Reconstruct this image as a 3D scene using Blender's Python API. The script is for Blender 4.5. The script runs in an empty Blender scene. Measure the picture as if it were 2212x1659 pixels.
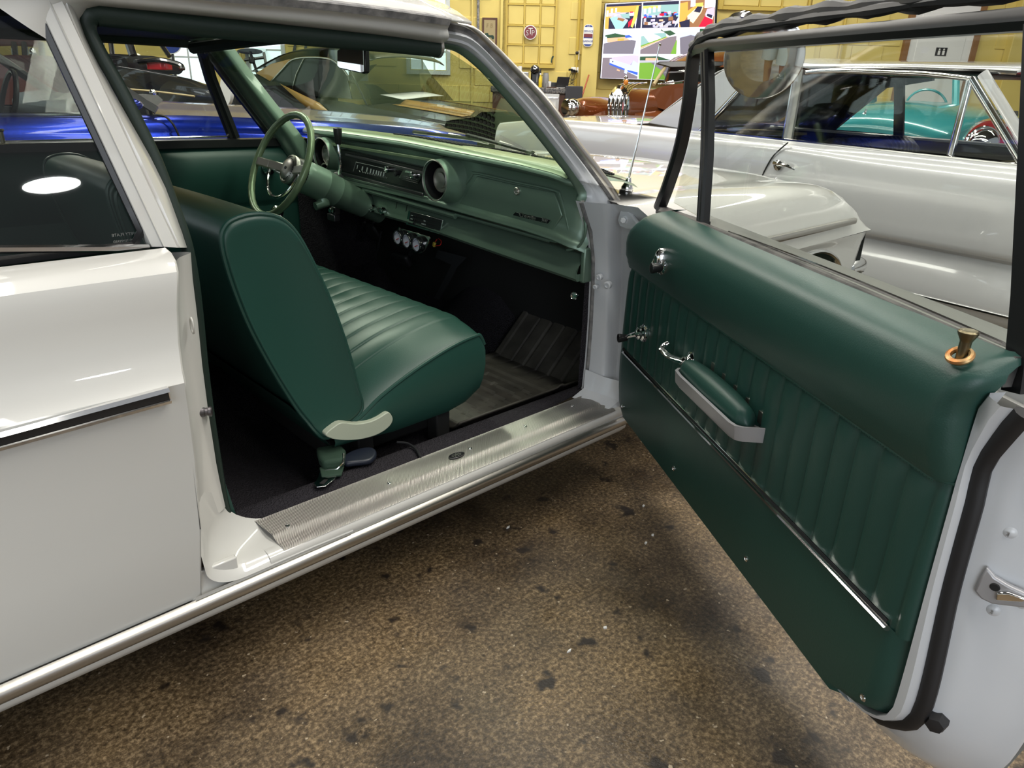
import bpy, bmesh, math, random
from mathutils import Vector, Matrix
random.seed(7)
SC = bpy.context.scene
COL = SC.collection
PI = math.pi
# ------------------------------------------------------------------ camera
FPX, CX, CY = 1530.0, 1106.0, 829.5
PITCH = math.atan((829.5 - 195.0) / FPX)
YAW, ROLL, EYE = math.radians(46.2), math.radians(1.64), 1.2
_fw = Vector((math.cos(YAW), math.sin(YAW), 0)); _rt = Vector((math.sin(YAW), -math.cos(YAW), 0)); _up = Vector((0, 0, 1))
CF = _fw * math.cos(PITCH) - _up * math.sin(PITCH)
_u = _fw * math.sin(PITCH) + _up * math.cos(PITCH)
CR = _rt * math.cos(ROLL) + _u * math.sin(ROLL)
CU = _u * math.cos(ROLL) - _rt * math.sin(ROLL)
CC = Vector((0, 0, EYE))
cam = bpy.data.cameras.new('camera'); camo = bpy.data.objects.new('camera', cam); COL.objects.link(camo)
cam.sensor_width = 36; cam.lens = FPX / 2212 * 36; cam.clip_start = .02; cam.clip_end = 200
camo.matrix_world = Matrix(((CR.x, CU.x, -CF.x, CC.x), (CR.y, CU.y, -CF.y, CC.y), (CR.z, CU.z, -CF.z, CC.z), (0, 0, 0, 1)))
SC.camera = camo
# ------------------------------------------------------------------ world, lamps, exposure
SC.view_settings.view_transform = 'Standard'; SC.view_settings.look = 'None'
SC.view_settings.gamma = 1; SC.view_settings.use_curve_mapping = False
SC.view_settings.exposure = 0.0
W = bpy.data.worlds.new('world'); SC.world = W; W.use_nodes = True
_b = W.node_tree.nodes['Background']; _b.inputs[0].default_value = (.93, .96, 1, 1); _b.inputs[1].default_value = .36
def area(name, loc, size, power, target=None, col=(1, 1, 1)):
    l = bpy.data.lights.new(name, 'AREA'); l.shape = 'RECTANGLE'; l.size, l.size_y = size; l.energy = power; l.color = col
    o = bpy.data.objects.new(name, l); COL.objects.link(o); o.location = loc
    d = (Vector(target) - Vector(loc)) if target is not None else Vector((0, 0, -1))
    o.rotation_euler = d.to_track_quat('-Z', 'Y').to_euler()
    return o
STRIP = (1, .96, .88)
for sx, sy, ln, pw in ((.5, -.9, 6, 115), (2.5, -.6, 6, 190), (-.6, 6.2, 6, 190), (2.0, 2.8, 5, 60), (4.6, 3.2, 6, 100), (2.5, 7.8, 6, 270), (7.6, 6.6, 6, 220), (9.6, 1.8, 6, 220)):
    area('strip_light', (sx, sy, 4.6), (.3, ln), pw, None, STRIP)
hb = area('high_bay_lamp', (2.65, -10.3, 4.6), (.8, .75), 130); hb.data.shape = 'DISK'
area('open_garage_door', (-4.2, -4.6, 2.2), (5, 3.4), 200, (1.4, 1.6, .7), (.86, .93, 1))
# ------------------------------------------------------------------ from a picture point to a point of the place
def ray(x, y): return CF + CR * ((x - CX) / FPX) - CU * ((y - CY) / FPX)
def PL(x, y, n, d):
    r = ray(x, y); n = Vector(n); return CC + r * ((d - n.dot(CC)) / n.dot(r))
def PX(x, y, d): return PL(x, y, (1, 0, 0), d)
def PY(x, y, d): return PL(x, y, (0, 1, 0), d)
def PZ(x, y, d): return PL(x, y, (0, 0, 1), d)
def AT(x, y, depth): return CC + ray(x, y) * depth
# ------------------------------------------------------------------ materials
def nodes(name):
    m = bpy.data.materials.new(name); m.use_nodes = True; nt = m.node_tree
    return m, nt, nt.nodes['Principled BSDF'], nt.nodes, nt.links
def mat(name, col, rough=.5, metal=0., coat=0., bump=None, col2=None, cscale=8., emit=0., spec=.5, aniso=0):
    m, nt, b, N, L = nodes(name)
    b.inputs['Base Color'].default_value = (*col, 1); b.inputs['Roughness'].default_value = rough
    b.inputs['Metallic'].default_value = metal; b.inputs['Coat Weight'].default_value = coat; b.inputs['Coat Roughness'].default_value = .03
    b.inputs['Specular IOR Level'].default_value = spec
    if emit: b.inputs['Emission Color'].default_value = (*col, 1); b.inputs['Emission Strength'].default_value = emit
    if col2 or bump: tc = N.new('ShaderNodeTexCoord')
    if col2:
        n = N.new('ShaderNodeTexNoise'); n.inputs['Scale'].default_value = cscale; n.inputs['Detail'].default_value = 6
        L.new(tc.outputs['Object'], n.inputs['Vector'])
        r = N.new('ShaderNodeValToRGB'); r.color_ramp.elements[0].position = .35; r.color_ramp.elements[1].position = .65
        r.color_ramp.elements[0].color = (*col, 1); r.color_ramp.elements[1].color = (*col2, 1)
        L.new(n.outputs['Fac'], r.inputs['Fac']); L.new(r.outputs['Color'], b.inputs['Base Color'])
    if bump:
        n = N.new('ShaderNodeTexNoise') if len(bump) < 4 else N.new('ShaderNodeTexVoronoi'); n.inputs['Scale'].default_value = bump[0]
        L.new(tc.outputs['Object'], n.inputs['Vector'])
        bp = N.new('ShaderNodeBump'); bp.inputs['Strength'].default_value = bump[1]; bp.inputs['Distance'].default_value = bump[2] if len(bump) > 2 else .002
        L.new(n.outputs[0], bp.inputs['Height']); L.new(bp.outputs['Normal'], b.inputs['Normal'])
    return m
def glass(name, tint=(.9, .95, .92), refl=.9, haze=0.):
    m, nt, b, N, L = nodes(name); N.remove(b)
    out = N['Material Output']; t = N.new('ShaderNodeBsdfTransparent'); t.inputs[0].default_value = (*tint, 1)
    g = N.new('ShaderNodeBsdfGlossy'); g.inputs['Roughness'].default_value = .015; g.inputs[0].default_value = (refl, refl, refl, 1)
    f = N.new('ShaderNodeFresnel'); ge = N.new('ShaderNodeNewGeometry'); ma = N.new('ShaderNodeMath'); ma.operation = 'MULTIPLY_ADD'; ma.inputs[1].default_value = 1 / 1.5 - 1.5; ma.inputs[2].default_value = 1.5; L.new(ge.outputs['Backfacing'], ma.inputs[0]); L.new(ma.outputs[0], f.inputs[0])
    mx = N.new('ShaderNodeMixShader'); L.new(f.outputs[0], mx.inputs[0]); L.new(t.outputs[0], mx.inputs[1]); L.new(g.outputs[0], mx.inputs[2])
    last = mx
    if haze:
        d = N.new('ShaderNodeBsdfDiffuse'); d.inputs[0].default_value = (.6, .62, .6, 1)
        m2 = N.new('ShaderNodeMixShader'); m2.inputs[0].default_value = haze; L.new(mx.outputs[0], m2.inputs[1]); L.new(d.outputs[0], m2.inputs[2]); last = m2
    L.new(last.outputs[0], out.inputs[0])
    return m
M = {}
M['white'] = mat('white_paint', (.62, .615, .585), .32, 0, 1., spec=.5)
M['whitejamb'] = mat('white_jamb_paint', (.63, .65, .68), .35, 0, .6, bump=(14, .25, .004))
M['vinyl'] = mat('green_vinyl', (.0175, .066, .053), .40, 0, 0, bump=(420, .35, .0006), spec=.5)
M['vinylseat'] = mat('green_seat_vinyl', (.0155, .060, .046), .38, 0, 0, bump=(420, .3, .0006), spec=.5)
M['seam'] = mat('green_thread', (.03, .10, .075), .6)
M['dash'] = mat('green_dash_paint', (.155, .235, .18), .36, .45, .15, bump=(300, .05, .0004))
M['dashtop'] = mat('green_dash_top_paint', (.17, .235, .135), .34, .35, .1)
M['headliner'] = mat('dark_green_headliner', (.008, .018, .013), .7, bump=(600, .4, .0005))
M['windlace'] = mat('green_windlace', (.010, .024, .018), .5, bump=(500, .3, .0006))
M['carpet'] = mat('black_loop_carpet', (.034, .031, .037), .95, bump=(230, 1., .006, 1), spec=.15)
M['chrome'] = mat('chrome', (.78, .78, .78), .08, 1)
M['steel'] = mat('brushed_aluminium', (.56, .54, .5), .33, 1, bump=(300, .1, .0005))
M['rubber'] = mat('black_rubber', (.014, .014, .016), .5, bump=(60, .15, .001))
M['black'] = mat('black_plastic', (.012, .012, .013), .3)
M['blackpaint'] = mat('gloss_black_paint', (.008, .008, .01), .2, 0, 1)
M['rubbermat'] = mat('rubber_mat', (.05, .046, .04), .55, col2=(.09, .083, .07), cscale=14, bump=(90, .15, .001))
M['cream'] = mat('cream_plastic', (.42, .46, .36), .4, bump=(500, .2, .0004))
M['silverplastic'] = mat('silver_plastic', (.42, .42, .44), .35, .35)
M['brass'] = mat('aged_brass', (.20, .175, .11), .35, 1)
M['rust'] = mat('worn_brass_ring', (.62, .42, .2), .4, .7, col2=(.5, .2, .06), cscale=60)
M['navy'] = mat('navy_vinyl', (.012, .016, .028), .4)
M['webbing'] = mat('green_webbing', (.02, .05, .03), .8, bump=(700, .6, .001))
M['gapblack'] = mat('dark_gap', (.01, .01, .01), .8)
M['glassclear'] = glass('clear_glass', (.93, .95, .93), .6)
M['glasstint'] = glass('windshield_glass', (.76, .88, .76), .55)
M['glassdark'] = glass('quarter_glass', (.88, .9, .88), .6)
M['mirror'] = mat('mirror_glass', (.85, .86, .85), .01, 1)
M['white_plain'] = mat('white_plain', (.8, .8, .78), .5)
M['sealer'] = mat('grey_sealer', (.12, .12, .125), .6, bump=(60, .6, .004), col2=(.3, .29, .28), cscale=30)
# ------------------------------------------------------------------ mesh kit
def cr(p, n=6, closed=False):
    """smooth curve through points"""
    p = [Vector(q) for q in p]; k = len(p); out = []
    if k < 3 and not closed: return [p[0].lerp(p[-1], i / n) for i in range(n + 1)]
    g = (lambda i: p[i % k]) if closed else (lambda i: p[max(0, min(k - 1, i))])
    for i in range(k if closed else k - 1):
        a, b, c, d = g(i - 1), g(i), g(i + 1), g(i + 2)
        for j in range(n):
            t = j / n
            out.append(.5 * ((2 * b) + (c - a) * t + (2 * a - 5 * b + 4 * c - d) * t * t + (3 * b - a - 3 * c + d) * t ** 3))
    if not closed: out.append(p[-1].copy())
    return out
def resample(p, n, closed=False):
    p = [Vector(q) for q in p]
    if closed: p = p + [p[0]]
    L = [0]
    for a, b in zip(p, p[1:]): L.append(L[-1] + (b - a).length)
    out = []; m = n if closed else n - 1; j = 0
    for i in range(n):
        t = L[-1] * i / m
        while j < len(L) - 2 and L[j + 1] < t: j += 1
        d = L[j + 1] - L[j]; out.append(p[j].lerp(p[j + 1], (t - L[j]) / d if d > 1e-9 else 0))
    return out
def lerp_tab(tab, x):
    if x <= tab[0][0]: return tab[0][1]
    for (a, b), (c, d) in zip(tab, tab[1:]):
        if x <= c: return b + (d - b) * (x - a) / (c - a)
    return tab[-1][1]
def smooth_tab(tab, x):
    if x <= tab[0][0]: return tab[0][1]
    for (a, b), (c, d) in zip(tab, tab[1:]):
        if x <= c:
            t = (x - a) / (c - a); t = t * t * (3 - 2 * t); return b + (d - b) * t
    return tab[-1][1]
class MB:
    def __init__(s): s.v = []; s.f = []
    def add(s, vs, fs):
        o = len(s.v); s.v += [Vector(v) for v in vs]; s.f += [[i + o for i in f] for f in fs]; return s
    def box(s, c, d, rot=None, taper=1.):
        c = Vector(c); hx, hy, hz = d[0] / 2, d[1] / 2, d[2] / 2
        vs = [Vector((x * hx * (taper if z > 0 else 1), y * hy * (taper if z > 0 else 1), z * hz)) for z in (-1, 1) for x, y in ((-1, -1), (1, -1), (1, 1), (-1, 1))]
        if rot is not None: vs = [rot @ v for v in vs]
        return s.add([c + v for v in vs], [(3, 2, 1, 0), (4, 5, 6, 7), (0, 1, 5, 4), (1, 2, 6, 5), (2, 3, 7, 6), (3, 0, 4, 7)])
    def prism(s, poly, vec):
        n = len(poly); vec = Vector(vec); p = [Vector(q) for q in poly]
        return s.add(p + [q + vec for q in p], [tuple(range(n))[::-1], tuple(range(n, 2 * n))] + [(i, (i + 1) % n, n + (i + 1) % n, n + i) for i in range(n)])
    def grid(s, rows, cu=False, cv=False):
        n, m = len(rows), len(rows[0]); fs = []
        for i in range(n if cv else n - 1):
            for j in range(m if cu else m - 1):
                i2, j2 = (i + 1) % n, (j + 1) % m
                fs.append((i * m + j, i * m + j2, i2 * m + j2, i2 * m + j))
        return s.add([v for r in rows for v in r], fs)
    def loft(s, rings, cap=True):
        m = len(rings[0]); o = len(s.v); s.grid(rings, cu=True)
        if cap:
            s.f.append([o + j for j in range(m)][::-1]); s.f.append([o + (len(rings) - 1) * m + j for j in range(m)])
        return s
    def tube(s, pts, r, n=8, closed=False, cap=True, flat=1., up=None):
        p = [Vector(q) for q in pts]; k = len(p); rr = r if isinstance(r, (list, tuple)) else [r] * k; rings = []
        def tan(i):
            a = p[(i - 1) % k] if closed or i > 0 else p[i]; b = p[(i + 1) % k] if closed or i < k - 1 else p[i]
            t = b - a; return t.normalized() if t.length > 1e-9 else Vector((0, 0, 1))
        t = tan(0); u = Vector(up) if up is not None else (Vector((0, 0, 1)) if abs(t.z) < .9 else Vector((1, 0, 0)))
        u = (u - t * u.dot(t)).normalized()
        for i in range(k):
            t = tan(i); 
            if up is not None: u = Vector(up)
            u = u - t * u.dot(t); u.normalize(); w = t.cross(u)
            rings.append([p[i] + (u * math.cos(2 * PI * j / n) * flat + w * math.sin(2 * PI * j / n)) * rr[i] for j in range(n)])
        if closed: return s.grid(rings, cu=True, cv=True)
        return s.loft(rings, cap)
    def sweep(s, pts, prof, up, closed=False, cap=True):
        """profile (a along side, b along up) swept along pts"""
        p = [Vector(q) for q in pts]; k = len(p); rings = []
        for i in range(k):
            a = p[(i - 1) % k] if closed or i > 0 else p[i]; b = p[(i + 1) % k] if closed or i < k - 1 else p[i]
            t = (b - a).normalized(); u = Vector(up(i) if callable(up) else up); u = (u - t * u.dot(t)).normalized(); w = t.cross(u)
            rings.append([p[i] + w * x + u * y for x, y in prof])
        if closed: return s.grid(rings, cu=True, cv=True)
        return s.loft(rings, cap)
    def lathe(s, prof, org, axis, n=20, sq=None):
        org = Vector(org); ax = Vector(axis).normalized(); u = ax.orthogonal().normalized() if sq is None else Vector(sq); u = (u - ax * u.dot(ax)).normalized(); w = ax.cross(u)
        return s.loft([[org + ax * h + (u * math.cos(2 * PI * j / n) + w * math.sin(2 * PI * j / n)) * max(r, 1e-4) for j in range(n)] for r, h in prof])
    def ball(s, c, r, n=12, sc=(1, 1, 1)):
        c = Vector(c); prof = [(math.sin(PI * i / (n // 2)), -math.cos(PI * i / (n // 2))) for i in range(n // 2 + 1)]
        return s.loft([[c + Vector((r * sc[0] * max(a, 1e-3) * math.cos(2 * PI * j / n), r * sc[1] * max(a, 1e-3) * math.sin(2 * PI * j / n), r * sc[2] * h)) for j in range(n)] for a, h in prof])
ORG = {}
def thing(name, label, cat, loc=(0, 0, 0), rz=0., group=None, local=False):
    o = bpy.data.objects.new(name, None); COL.objects.link(o); o.location = loc; o.rotation_euler = (0, 0, rz); o.empty_display_size = .1
    o['label'] = label; o['category'] = cat
    if group: o['group'] = group
    ORG[o.name] = Vector((0, 0, 0)) if local else Vector(loc)
    return o
def part(name, mb, mt, par=None, smooth=35, bevel=0., label=None, sub=0, solid=0., soff=0., seg=2, kind=None):
    me = bpy.data.meshes.new(name); off = ORG.get(par.name, Vector((0, 0, 0))) if par is not None else Vector((0, 0, 0))
    me.from_pydata([v - off for v in mb.v], [], mb.f); 
    bm = bmesh.new(); bm.from_mesh(me); bmesh.ops.remove_doubles(bm, verts=bm.verts, dist=1e-5); bmesh.ops.recalc_face_normals(bm, faces=bm.faces); bm.to_mesh(me); bm.free()
    if smooth:
        me.polygons.foreach_set('use_smooth', [True] * len(me.polygons)); me.set_sharp_from_angle(angle=math.radians(smooth))
    me.materials.append(M[mt] if isinstance(mt, str) else mt)
    o = bpy.data.objects.new(name, me); COL.objects.link(o)
    if par is not None: o.parent = par; ORG[o.name] = off
    if solid:
        md = o.modifiers.new('s', 'SOLIDIFY'); md.thickness = solid; md.offset = soff
    if bevel:
        md = o.modifiers.new('b', 'BEVEL'); md.width = bevel; md.segments = seg; md.limit_method = 'ANGLE'; md.angle_limit = math.radians(40); md.harden_normals = False
    if sub:
        md = o.modifiers.new('u', 'SUBSURF'); md.levels = md.render_levels = sub
    if label: o['label'] = label
    if kind: o['kind'] = kind
    return o
def single(name, mb, mt, label, cat, group=None, **k):
    o = part(name, mb, mt, None, **k); o['label'] = label; o['category'] = cat
    if group: o['group'] = group
    return o
def struct(name, mb, mt, par=None, **k):
    o = part(name, mb, mt, par, **k)
    if par is None: o['kind'] = 'structure'
    return o
def letters(name, txt, size, mt, par, org, right, up, depth=.002, align='CENTER'):
    """raised lettering turned into a mesh"""
    cu = bpy.data.curves.new(name, 'FONT'); cu.body = txt; cu.size = size; cu.extrude = depth; cu.align_x = align; cu.align_y = 'CENTER'; cu.resolution_u = 2
    t = bpy.data.objects.new('t', cu); COL.objects.link(t); dg = bpy.context.evaluated_depsgraph_get(); dg.update()
    me = bpy.data.meshes.new_from_object(t.evaluated_get(dg)); COL.objects.unlink(t); bpy.data.objects.remove(t)
    r = Vector(right).normalized(); u = Vector(up).normalized(); n = r.cross(u); off = ORG.get(par.name, Vector((0, 0, 0)))
    for v in me.vertices: v.co = Vector(org) - off + r * v.co.x + u * v.co.y + n * v.co.z
    me.materials.clear(); me.materials.append(M[mt] if isinstance(mt, str) else mt)
    o = bpy.data.objects.new(name, me); COL.objects.link(o); o.parent = par; ORG[o.name] = off
    return o
# ================================================================== THE SETTING: floor
def floor_mat():
    m, nt, b, N, L = nodes('stained_concrete')
    tc = N.new('ShaderNodeTexCoord')
    def noise(sc, det=8, rough=.6):
        n = N.new('ShaderNodeTexNoise'); n.inputs['Scale'].default_value = sc; n.inputs['Detail'].default_value = det; n.inputs['Roughness'].default_value = rough
        L.new(tc.outputs['Object'], n.inputs['Vector']); return n
    def ramp(src, stops):
        r = N.new('ShaderNodeValToRGB'); e = r.color_ramp.elements
        while len(e) < len(stops): e.new(.5)
        for q, (p, c) in zip(e, stops): q.position = p; q.color = (*c, 1)
        L.new(src, r.inputs['Fac']); return r
    def mix(mode, f, a, c):
        x = N.new('ShaderNodeMix'); x.data_type = 'RGBA'; x.blend_type = mode
        if isinstance(f, float): x.inputs[0].default_value = f
        else: L.new(f, x.inputs[0])
        L.new(a, x.inputs[6]); 
        if isinstance(c, tuple): x.inputs[7].default_value = (*c, 1)
        else: L.new(c, x.inputs[7])
        return x.outputs[2]
    fine = ramp(noise(95, 6, .75).outputs[0], [(.34, (.030, .020, .011)), (.5, (.145, .102, .056)), (.66, (.40, .30, .18))])
    big = ramp(noise(2.1, 8, .62).outputs[0], [(.36, (.22, .2, .19)), (.5, (.72, .7, .68)), (.66, (1.15, 1.1, 1.0))])
    c = mix('MULTIPLY', 1., fine.outputs[0], big.outputs[0])
    spots = ramp(noise(13, 3, .5).outputs[0], [(.62, (0, 0, 0)), (.69, (1, 1, 1))])
    c = mix('MIX', spots.outputs[0], c, (.02, .014, .010))
    spk = ramp(noise(55, 2, .5).outputs[0], [(.70, (0, 0, 0)), (.74, (1, 1, 1))])
    c = mix('MIX', spk.outputs[0], c, (.42, .34, .24))
    L.new(c, b.inputs['Base Color'])
    rr = ramp(noise(6, 6).outputs[0], [(.3, (.28, .28, .28)), (.7, (.6, .6, .6))]); L.new(rr.outputs[0], b.inputs['Roughness'])
    bp = N.new('ShaderNodeBump'); bp.inputs['Strength'].default_value = .35; bp.inputs['Distance'].default_value = .003
    L.new(noise(120, 4).outputs[0], bp.inputs['Height']); L.new(bp.outputs[0], b.inputs['Normal'])
    return m
M['floor'] = floor_mat()
M['gunmetal'] = mat('brushed_gunmetal', (.16, .15, .16), .35, .9)
struct('floor', MB().box((4, 3, -.05), (34, 32, .1)), 'floor', smooth=0)
M['ceiling'] = mat('ceiling_paint', (.13, .125, .115), .8)
struct('ceiling', MB().box((4, 6.2, 5.05), (34, 19, .1)), 'ceiling', smooth=0)
# rear wall with a tall gridded window, behind the row of parked cars
M['daylight'] = mat('daylight_pane', (.80, .93, 1.), .4, emit=1.15); M['winframe'] = mat('white_window_frame', (.6, .64, .64), .5)
M['yellow_wall'] = mat('yellow_wall_paint', (.70, .56, .17), .55, bump=(40, .1, .003), col2=(.66, .52, .15), cscale=3)
struct('wall_rear', MB().box((-10.1, 5, .55), (.2, 20, 1.1)).box((-10.1, 5, 4.6), (.2, 20, .8)).box((-10.1, -3.5, 2.6), (.2, 3, 3.2)).box((-10.1, 13.5, 2.6), (.2, 3, 3.2)).box((-10.1, 5, 2.6), (.2, 1, 3.2)), 'yellow_wall', smooth=0)
struct('wall_left', MB().box((-3.4, 14.0, .45), (13.2, .2, .9)).box((-3.4, 14.0, 4.75), (13.2, .2, .5)).box((-8.8, 14.0, 2.7), (2.4, .2, 3.8)).box((-1.6, 14.0, 2.7), (.8, .2, 3.8)).box((2.8, 14.0, 2.7), (.8, .2, 3.8)), 'yellow_wall', smooth=0)
for wi, x0, nx in ((10, -7.6, 7), (11, -1.2, 4)):
    fr = struct('window_%d' % wi, MB().box((x0 + nx * .4, 13.96, .93), (nx * .8, .12, .06)).box((x0 + nx * .4, 13.96, 4.47), (nx * .8, .12, .06)), 'winframe', smooth=0)
    for a in range(nx):
        for b in range(5): part('pane', MB().box((x0 + .4 + a * .8, 13.98, 1.30 + b * .69), (.73, .02, .62)), 'daylight', fr, smooth=0)
for wi, y0 in ((8, -2.0), (9, 5.5)):
    fr = struct('window_%d' % wi, MB().box((-10.05, y0 + 3.25, 1.12), (.1, 6.5, .06)).box((-10.05, y0 + 3.25, 4.18), (.1, 6.5, .06)), 'winframe', smooth=0)
    for a in range(7):
        for b in range(4): part('pane', MB().box((-10.08, y0 + .46 + a * .93, 1.54 + b * .75), (.02, .86, .68)), 'daylight', fr, smooth=0)
# chips lying on the floor
for px, py, lab in ((1390, 1092, 'tiny white chip on the floor near the lower front corner of the open door'), (1098, 1138, 'tiny white chip on the floor just outside the sill, nearest the car'), (1307, 1355, 'upper of two close white chips in the middle of the bare floor'), (1230, 1405, 'lower of two close white chips in the middle of the bare floor'), (1410, 1155, 'tiny white chip on the floor below the bottom edge of the door panel'), (1395, 1172, 'small white chip just under another one below the door panel edge')):
    p = PZ(px, py, .003); a = random.random() * 3
    single('chip', MB().prism([p + Vector((math.cos(a + t) * r, math.sin(a + t) * r * .5, -.003)) for t, r in ((0, .008), (1.4, .005), (3, .009), (4.6, .006))], (0, 0, .004)), 'white_plain', lab, 'debris', 'white chips on the floor', smooth=0)
# ================================================================== THE WHITE CAR
car = thing('car', 'white two-door sedan with its passenger door wide open showing dark green interior', 'car', (1.3, 2.25, 0))
QP = [(.20, 1.30), (.235, 1.262), (.27, 1.252), (.40, 1.242), (.55, 1.232), (.66, 1.222), (.70, 1.214), (.715, 1.211), (.735, 1.224), (.78, 1.238), (.84, 1.243), (.875, 1.241), (.90, 1.247), (.915, 1.262), (.924, 1.285), (.928, 1.318)]
qe = []
for px, py, in ((395, 535), (388, 620), (388, 700), (390, 820), (415, 930), (433, 1100), (442, 1200), (442, 1268)):
    q = PY(px, py, 1.24); qe.append((q.z, q.x))
qe.sort(); 
def qedge(z): return lerp_tab(qe, z)
# quarter panel skin (front edge folds in to the jamb)
rows = []
for z, y in QP:
    xf = qedge(z); xs = [-2.3, -1.6, -.9, -.4, -.1, .1, .2, .26, .31, .345, .37]
    r = [Vector((min(x, xf - .02 * (1 - k / 11.)), y + .02 * max(0, (-x - .4)) ** 1.5, z + .0 * x)) for k, x in enumerate(xs)]
    r += [Vector((xf - .004, y + .0, z)), Vector((xf, y + .004, z)), Vector((xf + .002, y + .02, z))]
    rows.append(r)
part('quarter_panel', MB().grid(rows), 'white', car, smooth=30)
# side trim on the quarter panel: bright strip with a black centre
tr = MB(); tb = MB()
up = lambda i: (0, -1, 0)
a, b = PY(-330, 1042, 1.205), PY(366, 853, 1.205); a = b + (a - b) * (2.5 / (b.x - a.x)); a.y = 1.205
pts = [a.lerp(b, i / 10) for i in range(11)]
tr.sweep(pts, [(-.0145, -.012), (-.0145, .004), (-.008, .008), (-.006, .003), (.006, .003), (.008, .008), (.0145, .004), (.0145, -.012)], (0, -1, 0))
trim = part('side_moulding', tr, 'chrome', car, smooth=50, label='bright side moulding with a black centre stripe')
part('stripe', MB().sweep(pts[:-1] + [b + (a - b) * .0008], [(-.006, -.002), (-.006, .0045), (.006, .0045), (.006, -.002)], (0, -1, 0)), 'black', trim)
# rocker and sill, a long loft along the car
def sillrow(prof, x0, x1, n=14):
    return [[Vector((x, y, z)) for y, z in prof] for x in [x0 + (x1 - x0) * i / n for i in range(n + 1)]]
part('rocker_panel', MB().grid(sillrow([(1.42, .17), (1.27, .17), (1.252, .19), (1.249, .204)], -2.2, 1.72)), 'white', car)
mo = part('rocker_moulding', MB().grid(sillrow([(1.256, .202), (1.246, .204), (1.241, .212), (1.240, .222), (1.244, .232), (1.256, .236)], -2.2, 1.74)), 'steel', car, smooth=60, label='bright rocker moulding strip')
part('sill_filler', MB().box((.385, 1.268, .258), (.10, .014, .07)), 'white', car, bevel=.003)
part('sill_edge', MB().grid(sillrow([(1.262, .230), (1.252, .237), (1.2495, .247)], .34, .52)), 'white', car)
part('sill', MB().grid(sillrow([(1.262, .230), (1.252, .237), (1.250, .25), (1.254, .262), (1.264, .268), (1.276, .2685), (1.285, .268), (1.37, .270)], .50, 1.74)), 'white', car, smooth=60, label='white painted door sill')
# sill plate, ribbed aluminium
x1 = 1.635; n = 60; PPR = ((1.2545, .2645), (1.262, .2697), (1.281, .2715), (1.294, .2805), (1.30, .2845), (1.362, .2855), (1.368, .289), (1.374, .2845))
xa_, xb_ = PY(614, 1185, 1.2545).x, PY(549, 1128, 1.374).x
def pend(y): return xa_ + (xb_ - xa_) * (y - 1.2545) / .1195
plate = MB().grid([[Vector((pend(y) + (x1 + (.03 if y < 1.29 else 0) - pend(y)) * i / n, y, z)) for y, z in PPR] for i in range(n + 1)])
def ribmat():
    m, nt, b, N, L = nodes('ribbed_aluminium'); b.inputs['Metallic'].default_value = 1; b.inputs['Roughness'].default_value = .36; b.inputs['Base Color'].default_value = (.43, .41, .38, 1)
    tc = N.new('ShaderNodeTexCoord'); mp = N.new('ShaderNodeMapping'); mp.inputs['Rotation'].default_value = (0, 0, .7); w = N.new('ShaderNodeTexWave'); w.inputs['Scale'].default_value = 95
    L.new(tc.outputs['Object'], mp.inputs[0]); L.new(mp.outputs[0], w.inputs[0]); bp = N.new('ShaderNodeBump'); bp.inputs['Strength'].default_value = .5; bp.inputs['Distance'].default_value = .0015
    L.new(w.outputs[1], bp.inputs['Height']); L.new(bp.outputs[0], b.inputs['Normal']); return m
M['rib'] = ribmat()
pl = part('sill_plate', plate, 'rib', car, smooth=50, label='ribbed aluminium sill plate')
for px, py in ((621, 1136), (840, 1044), (1016, 969), (1135, 921), (1236, 876)):
    p = PZ(px, py, .2865); part('screw', MB().lathe([(.0052, -.002), (.0052, .0012), (.003, .002), (.0022, .001), (.001, .001)], p, (0, 0, 1), 12), 'chrome', pl)
p = PZ(986, 984, .2868)
em = part('oval_emblem', MB().loft([[p + Vector((math.cos(t) * .026 * k, math.sin(t) * .0135 * k, h)) for t in [2 * PI * j / 28 for j in range(28)]] for k, h in ((1, -.002), (1, .0014), (.9, .0022), (.86, .0016))]), 'black', pl, label='small black oval emblem')
for i in range(9):
    t = 2 * PI * i / 9; q = p + Vector((math.cos(t) * .013, math.sin(t) * .0058, .0018))
    part('emblem_mark', MB().box(q, (.005, .003, .0012), Matrix.Rotation(t, 3, 'Z')), 'steel', em, smooth=0)
part('emblem_mark', MB().box(p + Vector((0, 0.001, .002)), (.012, .006, .0012)), 'steel', em, smooth=0)
# windlace path round the rear and top of the opening
def wy(z): return 1.372 if z < .9 else 1.372 + (z - .9) * .21
def PW(px, py, dy=0):
    y = 1.4
    for _ in range(6): y = wy(PY(px, py, y).z) + dy
    return PY(px, py, y)
wl = [(552, 1140), (520, 1137), (497, 1124), (482, 1085), (467, 1000), (450, 890), (437, 790), (427, 690), (416, 600), (400, 520), (372, 440), (336, 345), (296, 262), (262, 196), (222, 125), (196, 75), (187, 48), (200, 31), (252, 34), (420, 54), (560, 67), (720, 82), (850, 94), (944, 104)]
wp = [PW(*q, .012) for q in wl]
wq_ = cr(wp, 5)
part('windlace', MB().tube(wq_, [.0118 if i < 75 else .0118 + .0085 * min(1, (i - 75) / 8) for i in range(len(wq_))], 12), 'windlace', car, label='dark green padded piping round the door opening')
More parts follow.
